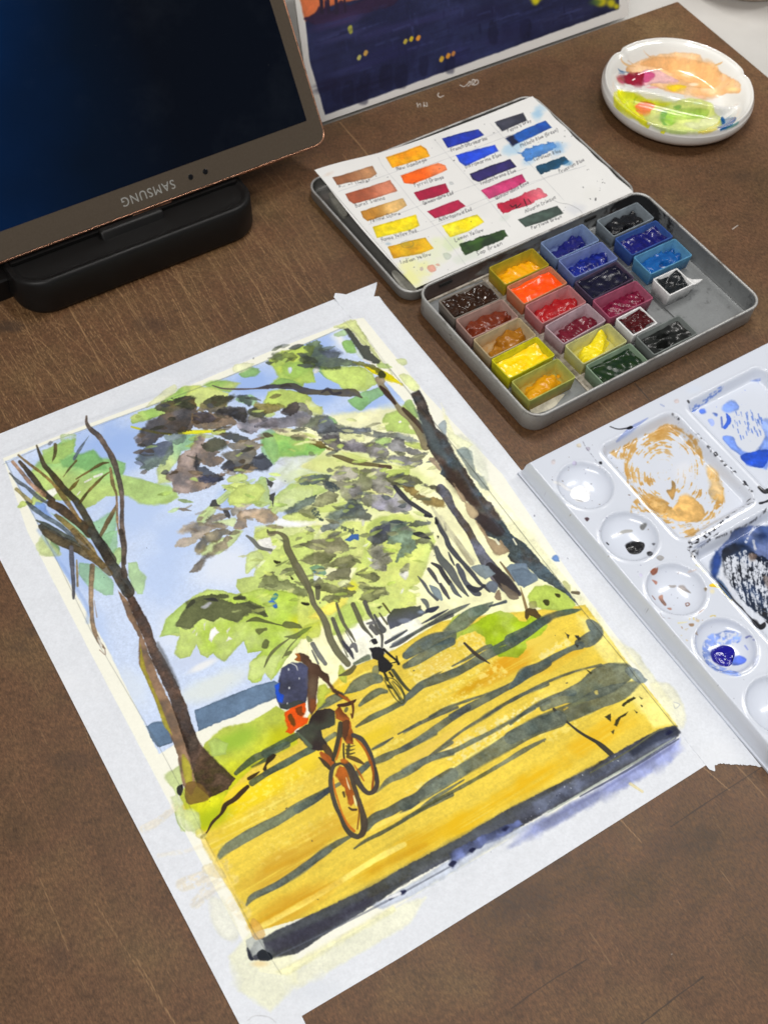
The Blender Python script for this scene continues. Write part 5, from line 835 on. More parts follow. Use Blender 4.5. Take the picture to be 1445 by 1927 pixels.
# ---------------------------------------------------------------- night painting leaning at the back
LEAN = math.radians(17)
nx0, nx1, ny = .335, .6265, .5925
NH = .21
def night(c):
    F, L, Wa = c.fill, c.line, c.wash
    F("572,-80 573,20 578,70 583,115 612,216 700,185 900,112 1164,17 1166,-80", (36, 40, 76), edge=1.0, soft=1, rim=.06, var=.16, gran=.06, sm=False, col2=(46, 52, 92), streak=.10)
    F("572,-80 572,32 590,30 620,12 690,-6 760,-30 760,-80", (228, 122, 74), 1, 2, 2, var=.1); F("572,36 592,26 600,10 608,24 612,-2 624,22 640,0 660,10 700,-6 740,-14 740,10 640,36 600,46", (52, 36, 66), .95, 3, 1.5)
    for x, w in ((604, 7), (617, 5), (632, 7), (648, 4)): L([[x, -8], [x + 2, 24]], w, (44, 34, 58), .95, 1)
    Wa(640, 40, 60, 14, (78, 60, 110), .6, -.3, streak=.5)
    for x, y, rx, ry, col, a in ((640, 66, 60, 10, (70, 70, 120), .5), (720, 60, 70, 14, (56, 54, 104), .5), (800, 40, 80, 14, (60, 58, 110), .5), (900, 30, 60, 20, (34, 34, 72), .7), (660, 130, 60, 12, (62, 64, 116), .5), (620, 160, 50, 14, (30, 28, 60), .7), (700, 160, 60, 14, (28, 28, 58), .7), (1060, 30, 70, 20, (60, 62, 100), .5), (860, 100, 30, 30, (66, 66, 130), .4), (940, 70, 60, 20, (42, 42, 80), .6), (730, 100, 90, 20, (40, 40, 86), .6)):
        Wa(x, y, rx, ry, col, a, -.3, streak=.7)
    for x, y, w, h in ((626, 160, 14, 30), (646, 158, 18, 36), (672, 164, 20, 30), (716, 128, 22, 40), (745, 128, 20, 34), (680, 140, 14, 20), (790, 110, 14, 30), (920, 44, 16, 36), (980, 40, 16, 30), (840, 110, 14, 26)):
        F([[x, y], [x + w, y - 4], [x + w, y + h], [x, y + h]], (26, 27, 56), .5, 2.5, 3, var=.2)
    F("656,50 662,48 664,60 659,64 655,56", (196, 196, 84), .95, 1)
    rg = np.random.default_rng(8)
    for k in range(170):
        x, y = rg.uniform(590, 1170), rg.uniform(-10, 205); y = y if y < 212 - (x - 612) * .345 else rg.uniform(10, 60)
        if y > 205 - (x - 612) * .35 or (x < 700 and y < 46) or x < 588 + y * .12: continue
        q = rg.uniform(14, 60); v = rg.uniform(-.5, .5) if k % 4 else 0
        col = [(62, 68, 116), (26, 28, 58), (48, 54, 100), (34, 36, 74)][k % 4]
        x2 = min(x + q, 1160); L([[x, y], [x2, y - (x2 - x) * .33 + v]] if k % 3 else [[x, y], [x + 2, min(y + 16, 200 - (x - 612) * .35)]], rg.uniform(2, 5), col, rg.uniform(.25, .6), .8, 1.2, rim=0, dry=.25)
    for x, y, col in ((763, 78, (226, 200, 80)), (774, 73, (246, 214, 50)), (787, 71, (240, 160, 60)), (676, 108, (222, 214, 120)), (688, 100, (232, 180, 90)), (831, 111, (244, 196, 70)), (843, 105, (236, 160, 60)), (853, 101, (226, 150, 80))):
        L([[x - 1, y + 2], [x + 1, y - 2]], 7, col, .95, 1, .8)
    for x, y, r in ((1008, 2, 8), (1150, 6, 10), (1160, 12, 7), (1130, 0, 10), (1010, -8, 12)): Wa(x, y, r, r, (226, 214, 30), .9, noise=1)
    Wa(1120, 4, 14, 8, (70, 100, 60), .8); L("640,212 720,184", 1.5, (120, 116, 110), .0)
cl, sl = math.cos(LEAN), math.sin(LEAN); ct, st = math.cos(TB), math.sin(TB)
def night_pt(X, U):      # X along the foot, U up the sheet
    y = ny + U * sl; return X * ct - y * st, X * st + y * ct, U * cl
def night_meas(X, U): x, y, z = night_pt(X, U); return proj(x, y, z)
def night_inv(p):
    p = np.asarray(p, float); n_ = np.array([st * cl * 1.0, -ct * cl, sl]); p0 = np.array([-ny * st, ny * ct, 0])
    d = CR * (p[:, 0] - PW / 2)[:, None] - CU * (p[:, 1] - PH / 2)[:, None] + CF * FPX
    t = ((p0 - CAM) @ n_) / (d @ n_); Q = CAM + d * t[:, None]
    return np.c_[Q[:, 0] * ct + Q[:, 1] * st, Q[:, 2] / cl]
nL = night_inv([[556, 4], [1182, 20], [1183, 4], [612, 232], [560, 60]])
nx0, nx1 = float(nL[0, 0]), float(nL[1, 0])
nc = Canvas(nx0, 0, nx1, NH, .0005, (240, 238, 234), night_meas, night_inv); night(nc)
m_night = paper_mat('night_paper', nc.image('night_picture'), .6, .2, 1400)
nt = thing('night_painting', 'dark blue night painting with yellow lights leaning upright at the back of the board', 'painting', (*lw(0, ny, TB), 0.0), TB)
hx = (nx1 - nx0) / 2
def lean_vf(x0, x1, u0, u1, d0, d1):
    V, F = box_vf(x0, x1, u0, u1, d0, d1); V = np.array(V); return np.c_[V[:, 0], V[:, 1] * sl + V[:, 2] * cl, V[:, 1] * cl - V[:, 2] * sl], F
V, F = lean_vf(nx0, nx1, .0006, NH, 0, .0022); V0 = np.array(V)
U = (V0[:, 2] * cl + V0[:, 1] * sl); o = mesh('sheet', V, F, m_night, nt, False, np.c_[(V0[:, 0] - nx0) / (nx1 - nx0), U / NH])
m_card = mat('grey_card', (.35, .34, .32), .8)
V, F = lean_vf(nx0 + hx - .03, nx0 + hx + .03, .02, .17, .0024, .0040); mesh('backing_card', V, F, m_card, nt, False)
V, F = tube_vf([(nx0 + hx, .15 * sl + .003, .15 * cl), (nx0 + hx, .105, -.0018)], .0022); mesh('strut', V, F, m_card, nt)
# ---------------------------------------------------------------- tablet (upside down) on its black dock
TD = math.radians(38.0)
TL = math.radians(37.5); tl_s, tl_c = math.sin(TL), math.cos(TL)
TW, THH, TT = .2473, .1773, .0066
tx1, ty, tz = .346, .540, .0262
tab = thing('tablet', 'dark tablet with copper coloured edge standing upside down on the black dock', 'tablet', (*lw(tx1 - TW / 2, ty, TD), tz), TD)
def tp(x, u, d):     # x along the foot from the middle, u up the screen, d behind the glass
    return (x, u * tl_s + d * tl_c, u * tl_c - d * tl_s)
def tab_rr(hx, u0, u1, r, prof, n=8):
    hy = (u1 - u0) / 2; um = (u0 + u1) / 2; L = []
    for i, d in prof:
        P = rrect(hx - i, hy - i, max(r - i, .0004), n); L.append(np.array([tp(a, b + um, d) for a, b in P]))
    return loft(L)
m_copper = mat('copper_rim', lin((196, 146, 118)), .28, .85); t = NT(m_copper); nz = t.noise(300, 2); r = t.ramp(nz, 'Fac', [(.3, (.24, .24, .24)), (.7, (.36, .36, .36))]); t.l(r, 'Color', t.b, 'Roughness')
m_bezel = mat('bezel', lin((56, 51, 46)), .30); t = NT(m_bezel); nz = t.noise(900, 2); r = t.ramp(nz, 'Fac', [(.3, lin((76, 67, 57))), (.7, lin((81, 72, 62)))]); t.l(r, 'Color', t.b, 'Base Color')
t.b.inputs['Specular IOR Level'].default_value = .2
V, F = tab_rr(TW / 2, 0, THH, .0085, [(.0022, TT), (.0006, TT - .0012), (0, TT - .003), (0, .0018), (.0006, .0003), (.0012, -.0001), (.0018, .0002)]); sharp(mesh('frame', V, F, m_copper, tab), 50)
V, F = tab_rr(TW / 2 - .0016, .0016, THH - .0016, .0072, [(0, .0006), (0, -.0002), (.0002, -.0004)]); sharp(mesh('bezel', V, F, m_bezel, tab))
# screen: blue gradient in the emission, stronger towards the left and top
m_scr = mat('screen', (0.002, 0.003, 0.006), .12); t = NT(m_scr)
t.b.inputs['Specular IOR Level'].default_value = .07
tc = t.n('ShaderNodeTexCoord'); sx = t.n('ShaderNodeSeparateXYZ'); t.l(tc, 'Object', sx, 'Vector')
gx = t.n('ShaderNodeMapRange', i_1=.03, i_2=-.105, i_3=0.0, i_4=1.0); t.l(sx, 'X', gx, 0)
gy = t.n('ShaderNodeMapRange', i_1=.03, i_2=.13, i_3=.5, i_4=1.0); t.l(sx, 'Z', gy, 0)
mu = t.n('ShaderNodeMath', operation='MULTIPLY'); t.l(gx, 0, mu, 0); t.l(gy, 0, mu, 1); nz = t.noise(14, 3); ad = t.n('ShaderNodeMath', operation='MULTIPLY'); t.l(mu, 0, ad, 0)
nr = t.n('ShaderNodeMapRange', i_1=.2, i_2=.8, i_3=.75, i_4=1.25); t.l(nz, 'Fac', nr, 0); t.l(nr, 0, ad, 1)
r = t.ramp(ad, 0, [(0, lin((4, 6, 11))), (.2, lin((3, 13, 28))), (.45, lin((2, 24, 54))), (.7, lin((2, 46, 88))), (1, lin((4, 78, 128)))]); t.l(r, 'Color', t.b, 'Emission Color'); t.b.inputs['Emission Strength'].default_value = 1.0
nz3 = t.noise(1400, 1, .5); r3 = t.ramp(nz3, 'Fac', [(.83, (0.002, 0.003, 0.006)), (.86, (.10, .105, .11))]); n5 = t.noise(17, 6, .75); r5 = t.ramp(n5, 'Fac', [(.50, (0, 0, 0)), (.80, (.004, .005, .006))]); t.base(t.mix(1., (r3, 'Color'), (r5, 'Color'), 'ADD')); nz2 = t.noise(22, 5, .7); r2 = t.ramp(nz2, 'Fac', [(.35, (.10, .10, .10)), (.75, (.22, .22, .22))]); t.l(r2, 'Color', t.b, 'Roughness')
V, F = tab_rr(TW / 2 - .0105, .0172, THH - .0172, .0006, [(0, -.0001), (0, -.0005), (.0001, -.0006)], 2); sharp(mesh('screen', V, F, m_scr, tab))
m_logo = mat('silver_print', lin((150, 150, 146)), .45)
fc = bpy.data.curves.new('lettering', 'FONT'); fc.body = 'SAMSUNG'; fc.size = .0076; fc.space_character = 1.16; fc.align_x = 'CENTER'; fc.align_y = 'CENTER'; fc.extrude = .00004
tmp = bpy.data.objects.new('lettering', fc); COL.objects.link(tmp); bpy.context.view_layer.update()
me = bpy.data.meshes.new_from_object(tmp.evaluated_get(bpy.context.evaluated_depsgraph_get())); bpy.data.objects.remove(tmp)
co = np.empty(len(me.vertices) * 3, np.float32); me.vertices.foreach_get('co', co); co = co.reshape(-1, 3)
me.vertices.foreach_set('co', np.array([tp(-a * .92, .0093 - b, -.00048 - c) for a, b, c in co], np.float32).ravel()); me.materials.clear(); me.materials.append(m_logo); me.update()
o = bpy.data.objects.new('lettering', me); COL.objects.link(o); o.parent = tab
m_lens = mat('sensor_glass', (.004, .004, .005), .15)
for x in (.0285, .0385):
    a = np.linspace(0, 2 * math.pi, 16, endpoint=False); L = [np.array([tp(x + rr * math.cos(q), .0094 + rr * math.sin(q), d) for q in a]) for rr, d in ((.0017, -.0003), (.0017, -.00055), (.0012, -.0006))]
    V, F = loft(L); mesh('camera_lens' if x > .03 else 'sensor', V, F, m_lens, tab)
for x, l in ((.082, .013), (.103, .007)):
    V, F = rr_loft(l, .0012, .0011, [(0, 0), (0, -.0006), (.0003, -.0009)], 4); V = np.array([tp(a, c, b + .0032) for a, b, c in V]); mesh('side_button', V, F, m_copper, tab)
# dock
m_dock = mat('black_plastic', lin((17, 16, 16)), .45); t = NT(m_dock); t.b.inputs['Specular IOR Level'].default_value = .3; nz = t.noise(26, 5, .65); r = t.ramp(nz, 'Fac', [(.3, (.36, .36, .36)), (.75, (.55, .55, .55))]); t.l(r, 'Color', t.b, 'Roughness'); n2 = t.noise(2600, 2); t.bump(n2, 'Fac', .08, .0002)
dx0, dx1, dy0, dy1 = .1262, .2835, .5135, .580
dock = thing('tablet_dock', 'black rounded plastic dock that the tablet stands in', 'dock', (*lw((dx0 + dx1) / 2, (dy0 + dy1) / 2, TD), 0), TD)
hx, hy = (dx1 - dx0) / 2, (dy1 - dy0) / 2
V, F = rr_loft(hx, hy, .020, [(.004, 0), (.0012, .0012), (.0002, .004), (.0012, .022), (.0022, .0242), (.0034, .0250), (.0046, .0249), (.0056, .0243), (.0075, .0240)], 10)
V = np.array(V); top = V[:, 2] > .0235; V[top, 2] -= .0045 * np.clip((V[top, 1] + hy - .004) / .03, 0, 1)
sharp(mesh('body', V, F, m_dock, dock), 60)
V, F = rr_loft(.0205, .0026, .0016, [(0, .016), (0, .0252), (.0006, .0260), (.0014, .0262)], 4); V = np.array(V); V[:, 1] += ty - (dy0 + dy1) / 2 - .0052 + (V[:, 2] - .02) * .5; V[:, 0] += .206 - (dx0 + dx1) / 2; sharp(mesh('lip', V, F, m_dock, dock), 50)
V, F = box_vf(-.074, .074, -.0005 + (ty - (dy0 + dy1) / 2), .010 + (ty - (dy0 + dy1) / 2), .0218, .0240); mesh('slot_bed', V, F, m_dock, dock, False)
V, F = rr_loft(.012, .014, .003, [(0, 0), (0, .014), (.001, .015)], 4); V = np.array(V); V[:, 0] -= hx + .009; V[:, 1] += .006; sharp(mesh('cable_plug', V, F, m_dock, dock))
V, F = tube_vf([(-hx - .02, .006, .007), (-hx - .05, .008, .006), (-hx - .09, .016, .0022), (-hx - .14, .03, .0022)], .0022, 10); mesh('cable', V, F, m_dock, dock)
V, F = tube_vf([(0, .024, .021), (.0, .066, .060), (.0, .0805, .100)], .005, 10); V = np.array(V); mesh('back_rest', V, F, m_dock, dock)
# ---------------------------------------------------------------- paint tin: tray, open lid, swatch card, pans
TT_ = math.radians(38.725)
rx0, rx1, ry0, ry1 = .3337, .5110, .2940, .4100
tcx, tcy = (rx0 + rx1) / 2, (ry0 + ry1) / 2
tin = thing('paint_tin', 'open silver metal paint box holding the colour pans, lid folded back', 'paint box', (*lw(tcx, tcy, TT_), 0.0), TT_)
thx, thy = (rx1 - rx0) / 2, (ry1 - ry0) / 2
def tin_mat(name, base, dirt, amount, rough, stain=False):
    m = mat(name, base, rough, .35); t = NT(m); n1 = t.noise(38, 6, .7); n2 = t.noise(900, 3, .7); n3 = t.noise(120, 4, .7)
    r1 = t.ramp(n1, 'Fac', [(.50 - amount, (0, 0, 0)), (.72, (1, 1, 1))]); r2 = t.ramp(n2, 'Fac', [(.3, (.92, .92, .92)), (.7, (1.06, 1.06, 1.06))]); r3 = t.ramp(n3, 'Fac', [(.62 - amount * .3, (0, 0, 0)), (.70, (1, 1, 1))])
    a = t.mix(1., base, (r2, 'Color'), 'MULTIPLY'); q = t.n('ShaderNodeMath', operation='MULTIPLY'); t.l(r1, 'Color', q, 0); q.inputs[1].default_value = .35; a = t.mix((q, 0), a, dirt)
    q2 = t.n('ShaderNodeMath', operation='MULTIPLY'); t.l(r3, 'Color', q2, 0); q2.inputs[1].default_value = .6; a = t.mix((q2, 0), a, tuple(v * .45 for v in dirt))
    if stain:
        tc = t.n('ShaderNodeTexCoord'); sx = t.n('ShaderNodeSeparateXYZ'); t.l(tc, 'Object', sx, 'Vector')
        vd = t.n('ShaderNodeVectorMath', operation='DISTANCE'); t.l(tc, 'Object', vd, 0); vd.inputs[1].default_value = (.080, .050, .006)
        mr = t.n('ShaderNodeMapRange', i_1=.055, i_2=.004, i_3=-.30, i_4=.34); t.l(vd, 'Value', mr, 0); n4 = t.noise(190, 5, .75); ad = t.n('ShaderNodeMath', operation='ADD'); t.l(mr, 0, ad, 0); t.l(n4, 'Fac', ad, 1)
        r4 = t.ramp(ad, 0, [(.56, (0, 0, 0)), (.66, (.88, .88, .88))]); a = t.mix((r4, 'Color'), a, lin((26, 26, 30)))
        my = t.n('ShaderNodeMapRange', i_1=.0535, i_2=.0565, i_3=-.35, i_4=.10); t.l(sx, 'Y', my, 0); mx = t.n('ShaderNodeMapRange', i_1=.02, i_2=-.06, i_3=-.15, i_4=.12); t.l(sx, 'X', mx, 0)
        a1 = t.n('ShaderNodeMath', operation='ADD'); t.l(my, 0, a1, 0); t.l(mx, 0, a1, 1); a2 = t.n('ShaderNodeMath', operation='ADD'); t.l(a1, 0, a2, 0); n5 = t.noise(90, 4, .7, stretch=(.4, 1, 1)); t.l(n5, 'Fac', a2, 1)
        r5 = t.ramp(a2, 0, [(.50, (0, 0, 0)), (.62, (.8, .8, .8))]); a = t.mix((r5, 'Color'), a, lin((74, 44, 32)))
        n6 = t.noise(1300, 2, .6); r6 = t.ramp(n6, 'Fac', [(.70, (0, 0, 0)), (.76, (.7, .7, .7))]); a = t.mix((r6, 'Color'), a, lin((60, 62, 70)))
    t.base(a)
    t.bump(n2, 'Fac', .06, .0002); rr = t.ramp(n1, 'Fac', [(.3, (rough - .06,) * 3), (.7, (rough + .12,) * 3)]); t.l(rr, 'Color', t.b, 'Roughness'); return m
m_tin = tin_mat('tin_plate', lin((158, 156, 152)), lin((104, 96, 88)), .02, .42); m_tin_in = tin_mat('stained_tin_plate', lin((142, 145, 146)), lin((66, 64, 66)), .06, .40, True); m_rim = mat('rolled_edge', lin((178, 178, 176)), .46, .45); t = NT(m_rim); nz = t.noise(90, 4); r = t.ramp(nz, 'Fac', [(.34, lin((130, 127, 123))), (.48, lin((180, 180, 178)))]); t.l(r, 'Color', t.b, 'Base Color')
V, F = rr_loft(thx, thy, .0105, [(.0030, 0), (.0014, .0006), (.0006, .0018), (.0005, .0140), (.0008, .0146)], 8, True, False); mesh('tray', V, F, m_tin, tin)
V, F = rr_loft(thx, thy, .0105, [(.0013, .0145), (.0013, .0024), (.0020, .0014), (.0034, .0011)], 8, False, True); sharp(mesh('tray_lining', V, F, m_tin_in, tin), 60)
ring = [(.0007 + .0009 * math.cos(a) * -1, .0151 + .0009 * math.sin(a)) for a in np.linspace(0, 2 * math.pi, 9)[:-1]]
V, F = rr_loft(thx, thy, .0105, ring, 8, cyc=True); mesh('tray_rim', V, F, m_rim, tin)
# lid, hinged along the far edge
lx0, lx1, ly0, ly1 = .3305, .5140, .4125, .5290
lid = thing('lid', None, None, ((lx0 + lx1) / 2 - tcx, (ly0 + ly1) / 2 - tcy, 0)); lid.parent = tin; lhx, lhy = (lx1 - lx0) / 2, (ly1 - ly0) / 2
m_lid = tin_mat('lid_plate', lin((128, 127, 124)), lin((92, 88, 80)), .05, .38)
bpy.data.objects.remove(lid)
V, F = rr_loft(lhx, lhy, .0105, [(.0024, 0), (.0010, .0006), (.0004, .0018), (.0004, .0078), (.0010, .0080), (.0012, .0022), (.0020, .0013), (.0034, .0010)], 8); lid = sharp(mesh('lid', V, F, m_lid, tin), 60); lid.location = ((lx0 + lx1) / 2 - tcx, (ly0 + ly1) / 2 - tcy, 0)
ring = [(.0007 - .0008 * math.cos(a), .0082 + .0008 * math.sin(a)) for a in np.linspace(0, 2 * math.pi, 9)[:-1]]
V, F = rr_loft(lhx, lhy, .0105, ring, 8, cyc=True); mesh('lid_rim', V, F, m_rim, lid)
for x in (-.052, .050):
    V, F = tube_vf([(x - .007, thy + .0006, .0098), (x + .007, thy + .0006, .0098)], .0015, 10); mesh('hinge', V, F, m_rim, tin)
m_dark = mat('slot_shade', lin((30, 28, 27)), .7)
for x in (-.0665, .046):
    V, F = box_vf(x - .0045, x + .0045, thy - .0021, thy - .0012, .0096, .0118); mesh('hinge_slot_shade', V, F, m_dark, tin, False)  # dark plates stand in for the shade inside the hinge slots
m_strip = mat('magnet_strip', lin((196, 188, 172)), .6); t = NT(m_strip); nz = t.noise(300, 4); r = t.ramp(nz, 'Fac', [(.35, lin((150, 140, 124))), (.6, lin((206, 198, 184)))]); t.l(r, 'Color', t.b, 'Base Color')
for x in (.3590, .4017, .4420, .4848):
    V, F = box_vf(x - tcx - .0185, x - tcx + .0150, -thy + .0042, thy - .0036, .0012, .0020); mesh('magnet_strip', V, F, m_strip if x in (.4017,) else m_tin_in, tin, False)
V, F = box_vf(-thx + .0055, -thx + .062, thy - .0034, thy - .0022, .0012, .0031); mesh('weld_strip', V, F, m_strip, tin, False)
def scrap(name, px, z0, th, label, cat, col):
    P = w2l(unproj(pts_of(px)[:, 0], pts_of(px)[:, 1], z0 + th), TT_); c = P.mean(0)
    o = thing(name, label, cat, (*lw(*c, TT_), z0), TT_)
    m = mat(name, lin(col), .7); t = NT(m); nz = t.noise(240, 5, .7); r = t.ramp(nz, 'Fac', [(.34, lin(tuple(v * .8 for v in col))), (.6, lin(col))]); t.l(r, 'Color', t.b, 'Base Color'); t.bump(nz, 'Fac', .4, .0006)
    P = smooth_line(P - c, 4, True); V, F = prism_vf(P, 0, th); bpy.data.objects.remove(o)
    o = sharp(mesh(name, V, F, m), 40); o.location = (*lw(*c, TT_), z0); o.rotation_euler = (0, 0, TT_); return props(o, label, cat)
scrap('paper_scrap', "995,768 1003,763 1030,752 1061,741 1054,752 1040,767 1015,777 1003,779", .0012, .0010, 'small cream paper scrap lying in the near corner of the paint box', 'paper scrap', (214, 208, 188))
scrap('putty_strip', "619,367 626,362 640,380 653,400 652,405 645,406 634,392", .0012, .0022, 'pale grey putty strip in the lid beside the burnt sienna swatch', 'putty strip', (158, 156, 146))
scrap('putty_strip', "737,514 744,509 760,522 783,543 782,550 766,552 757,546 748,532", .0012, .0024, 'pale grey putty strip in the near corner of the lid by the hinge', 'putty strip', (168, 166, 156))
# ---------------------------------------------------------------- swatch card with handwriting
def card_z(X, Y): return .0092 + .0085 * np.exp(-(((X - .336) / .045) ** 2 + ((Y - .535) / .045) ** 2)) + .0012 * np.exp(-(((X - .51) / .03) ** 2 + ((Y - .52) / .03) ** 2))
def on_card(p):
    p = pts_of(p); z = np.full(len(p), .0092)
    for _ in range(6):
        Q = np.array([w2l(unproj([a], [b], c), TT_)[0] for (a, b), c in zip(p, z)]); z = card_z(Q[:, 0], Q[:, 1])
    return Q
ca, sa = math.cos(TT_), math.sin(TT_)
cq = on_card("592,320 1002,181 1191,362 782,542")
def card_meas(X, Y): return proj(X * ca - Y * sa, X * sa + Y * ca, card_z(X, Y))
cc = Canvas(.322, .405, .524, .548, .0002, (227, 227, 225), card_meas, lambda p: w2l(unproj(p[:, 0], p[:, 1], .0105), TT_))
GLY = {'a': "35 15 03 12 32|35 32", 'b': "08 02 22 34 25 05", 'c': "35 15 03 12 32", 'd': "35 15 03 12 32|38 32", 'e': "03 33 25 15 03 12 32", 'f': "38 27 22|15 35", 'g': "35 15 03 13 33|35 31 10", 'h': "08 02|04 15 35 32", 'i': "15 12|17 18", 'k': "08 02|35 03 32", 'l': "18 12", 'm': "05 02|04 15 24 22|24 35 44 42", 'n': "05 02|04 15 35 32", 'o': "15 03 12 22 34 25 15", 'p': "05 00|05 25 34 22 02", 'q': "35 15 03 12 32|35 30", 'r': "05 02|04 15 35", 's': "35 15 04 33 22 02", 't': "18 12 22|05 25", 'u': "05 02 22 35|35 32", 'v': "05 12 35", 'w': "05 12 24 32 45", 'x': "05 32|35 02", 'y': "05 23|35 10", 'z': "05 35 02 32",
       'A': "02 28 42|15 35", 'B': "08 02 33 05 36 08", 'C': "37 18 04 12 32", 'D': "08 02 35 08", 'F': "38 08 02|05 25", 'G': "37 18 04 12 33 35 25", 'H': "08 02|38 32|05 35", 'I': "18 12", 'L': "08 02 32", 'M': "02 08 25 48 42", 'N': "02 08 32 38", 'O': "18 04 12 32 46 38 18", 'P': "02 08 37 05", 'Q': "18 04 12 32 46 38 18|23 41", 'R': "02 08 37 05 32", 'S': "38 08 15 33 02", 'U': "08 03 12 33 38", 'Y': "08 25|48 12", '(': "28 05 20", ')': "08 25 00", '.': "12 13", "'": "18 16"}
def write(c, s, p0, p1, size, col=(60, 60, 64), w=.95):
    rg = np.random.default_rng(len(s) * 7 + ord(s[0])); c.tile(0, 0, 1); k = 2.258
    p0, p1 = np.array(p0) / k + [570, 170], np.array(p1) / k + [570, 170]
    adv = sum(3 if ch in "il.'() " else (6 if ch in "mwM" else 5) for ch in s); ux = (p1 - p0) / adv; uy = np.array([-.36, -.93]) * size / 8
    x = 0.
    for ch in s:
        if ch != ' ':
            j = rg.normal(0, .35); sc = rg.uniform(.85, 1.15)
            for st_ in GLY[ch].split('|'):
                P = [p0 + ux * (x + int(g[0]) * .95 + rg.normal(0, .2)) + uy * ((int(g[1]) - 2) * sc + j + rg.normal(0, .25)) for g in st_.split()]
                c.line(np.array(P), w, col, .72, edge=.1, soft=.45, rim=0, var=.3)
        x += 3 if ch in "il.'() " else (6 if ch in "mwM" else 5)
def card_marks(c):
    F, L, Wa = c.fill, c.line, c.wash; K = lambda: c.tile(570, 170, 2.258)
    K()
    for i in range(40): Wa(RNG.uniform(100, 1300), RNG.uniform(60, 780), 60, 40, (216, 216, 214) if i % 2 else (233, 233, 231), .3, noise=1)
    for x, y, rx, ry, col, a in ((1000, 90, 40, 34, (120, 178, 220), .6), (900, 240, 50, 30, (150, 196, 228), .6), (1080, 255, 40, 36, (120, 172, 220), .6), (960, 300, 40, 20, (150, 190, 226), .5), (560, 690, 100, 60, (226, 232, 190), .6), (470, 790, 80, 60, (232, 232, 160), .9), (450, 740, 40, 30, (236, 236, 160), .6), (640, 650, 50, 40, (206, 222, 170), .6), (700, 700, 60, 30, (204, 214, 196), .5), (1160, 500, 50, 40, (206, 208, 214), .7), (1230, 440, 50, 30, (224, 224, 220), .6), (110, 355, 30, 12, (214, 196, 180), .5), (570, 640, 60, 30, (222, 230, 190), .5), (860, 540, 24, 14, (206, 214, 206), .6)):
        Wa(x, y, rx, ry, col, a, -.4, noise=.9)
    for p in ("320,285 345,330 415,410 470,480 545,560 630,660 690,740", "558,208 620,280 700,370 790,470 880,580", "795,140 870,220 960,310 1060,415 1110,470", "150,430 340,365 590,270 800,190 880,150", "410,362 640,280 880,190", "280,570 470,500 720,405 950,330", "330,650 520,590 760,490 1000,385 1200,320", "540,560 800,450 1030,370 1160,330"):
        L(p, 1.4, (150, 152, 158), .5, .3, .6, rim=0)
    def sw(p, col, col2=None, gd=None, edge=.6, **k): F(p, col, k.pop('a', .97), edge, .6, rim=k.pop('rim', .14), var=.08, gran=.05, col2=col2, gd=gd, sm=False, lost=1.5, bloom=.08, fuzz=.25, **k)
    sw("125,370 160,362 295,320 315,355 290,372 145,403", (148, 92, 58), (190, 136, 92), "170,390 290,340"); sw("180,440 280,410 370,380 402,428 300,460 215,483 195,468", (164, 80, 50), (204, 124, 94), "230,450 380,410"); sw("245,515 350,480 425,458 442,490 400,515 275,556 255,540", (196, 132, 40), (228, 184, 112), "300,520 380,490"); sw("295,580 480,528 495,575 460,592 315,628", (240, 212, 6), (250, 230, 24)); sw("360,665 450,640 520,625 555,672 500,695 385,715", (212, 146, 8), (226, 176, 20))
    sw("352,285 420,262 500,233 525,250 540,280 480,300 380,330", (244, 152, 6), (248, 172, 10)); sw("415,362 520,325 575,308 605,318 612,338 560,362 470,398 430,395", (248, 96, 10), (250, 132, 78), "480,370 600,330"); sw("470,435 540,412 605,395 622,432 560,455 495,470", (168, 16, 58)); sw("528,515 600,485 660,465 690,492 640,520 560,545", (170, 24, 64)); sw("590,575 680,545 740,527 770,560 700,600 625,625 605,600", (250, 226, 6), (250, 234, 50)); sw("665,655 760,618 855,592 872,622 800,655 690,700 675,680", (44, 76, 28), (24, 44, 24), edge=3); Wa(740, 640, 60, 8, (70, 110, 40), .5, -.35)
    sw("590,205 680,178 745,165 770,190 700,220 615,245", (20, 44, 168), (30, 60, 190), rim=.3); sw("648,275 740,250 815,231 830,258 760,290 690,322 665,305", (26, 66, 214), (40, 86, 226)); sw("708,355 800,318 880,292 907,325 830,355 745,390 720,378", (38, 30, 92), (46, 36, 110), rim=.45); sw("755,425 850,385 930,355 948,388 880,425 790,462", (178, 34, 92), (196, 56, 112)); sw("820,485 900,455 1000,412 1015,425 1037,448 950,490 850,525", (178, 22, 54), (220, 106, 122), "900,490 1020,440", edge=3); sw("912,550 980,522 1080,490 1105,522 1030,555 945,582", (52, 66, 60), (66, 84, 76), rim=.25)
    sw("812,135 870,115 935,95 952,128 900,150 845,175", (46, 48, 64), (62, 64, 80)); sw("860,205 950,160 1030,128 1056,158 980,195 890,235", (16, 62, 156), (22, 84, 178)); F("860,205 890,190 915,222 890,235", (18, 18, 44), .9, 2, 3, sm=False); sw("915,265 990,235 1065,215 1085,240 1020,275 950,302", (56, 118, 196), (84, 146, 212), edge=4, a=.9); Wa(1075, 235, 26, 20, (96, 152, 214), .5); sw("985,325 1050,300 1110,280 1130,302 1080,330 1010,357", (10, 62, 92), (20, 84, 128), edge=2); Wa(1125, 310, 22, 12, (60, 130, 180), .6)
    L("880,488 890,496 905,486 905,500 925,482", 4, (24, 18, 20), .95, .3); L("938,462 950,492", 4, (24, 18, 20), .95, .3); L("955,462 968,478", 3, (24, 18, 20), .9, .3)
    L("420,645 450,637 470,650 460,665 430,668 415,655 420,645", 1.6, (110, 120, 110), .6, .3); Wa(362, 652, 14, 7, (170, 186, 196), .8); Wa(440, 652, 20, 10, (176, 160, 60), .5)
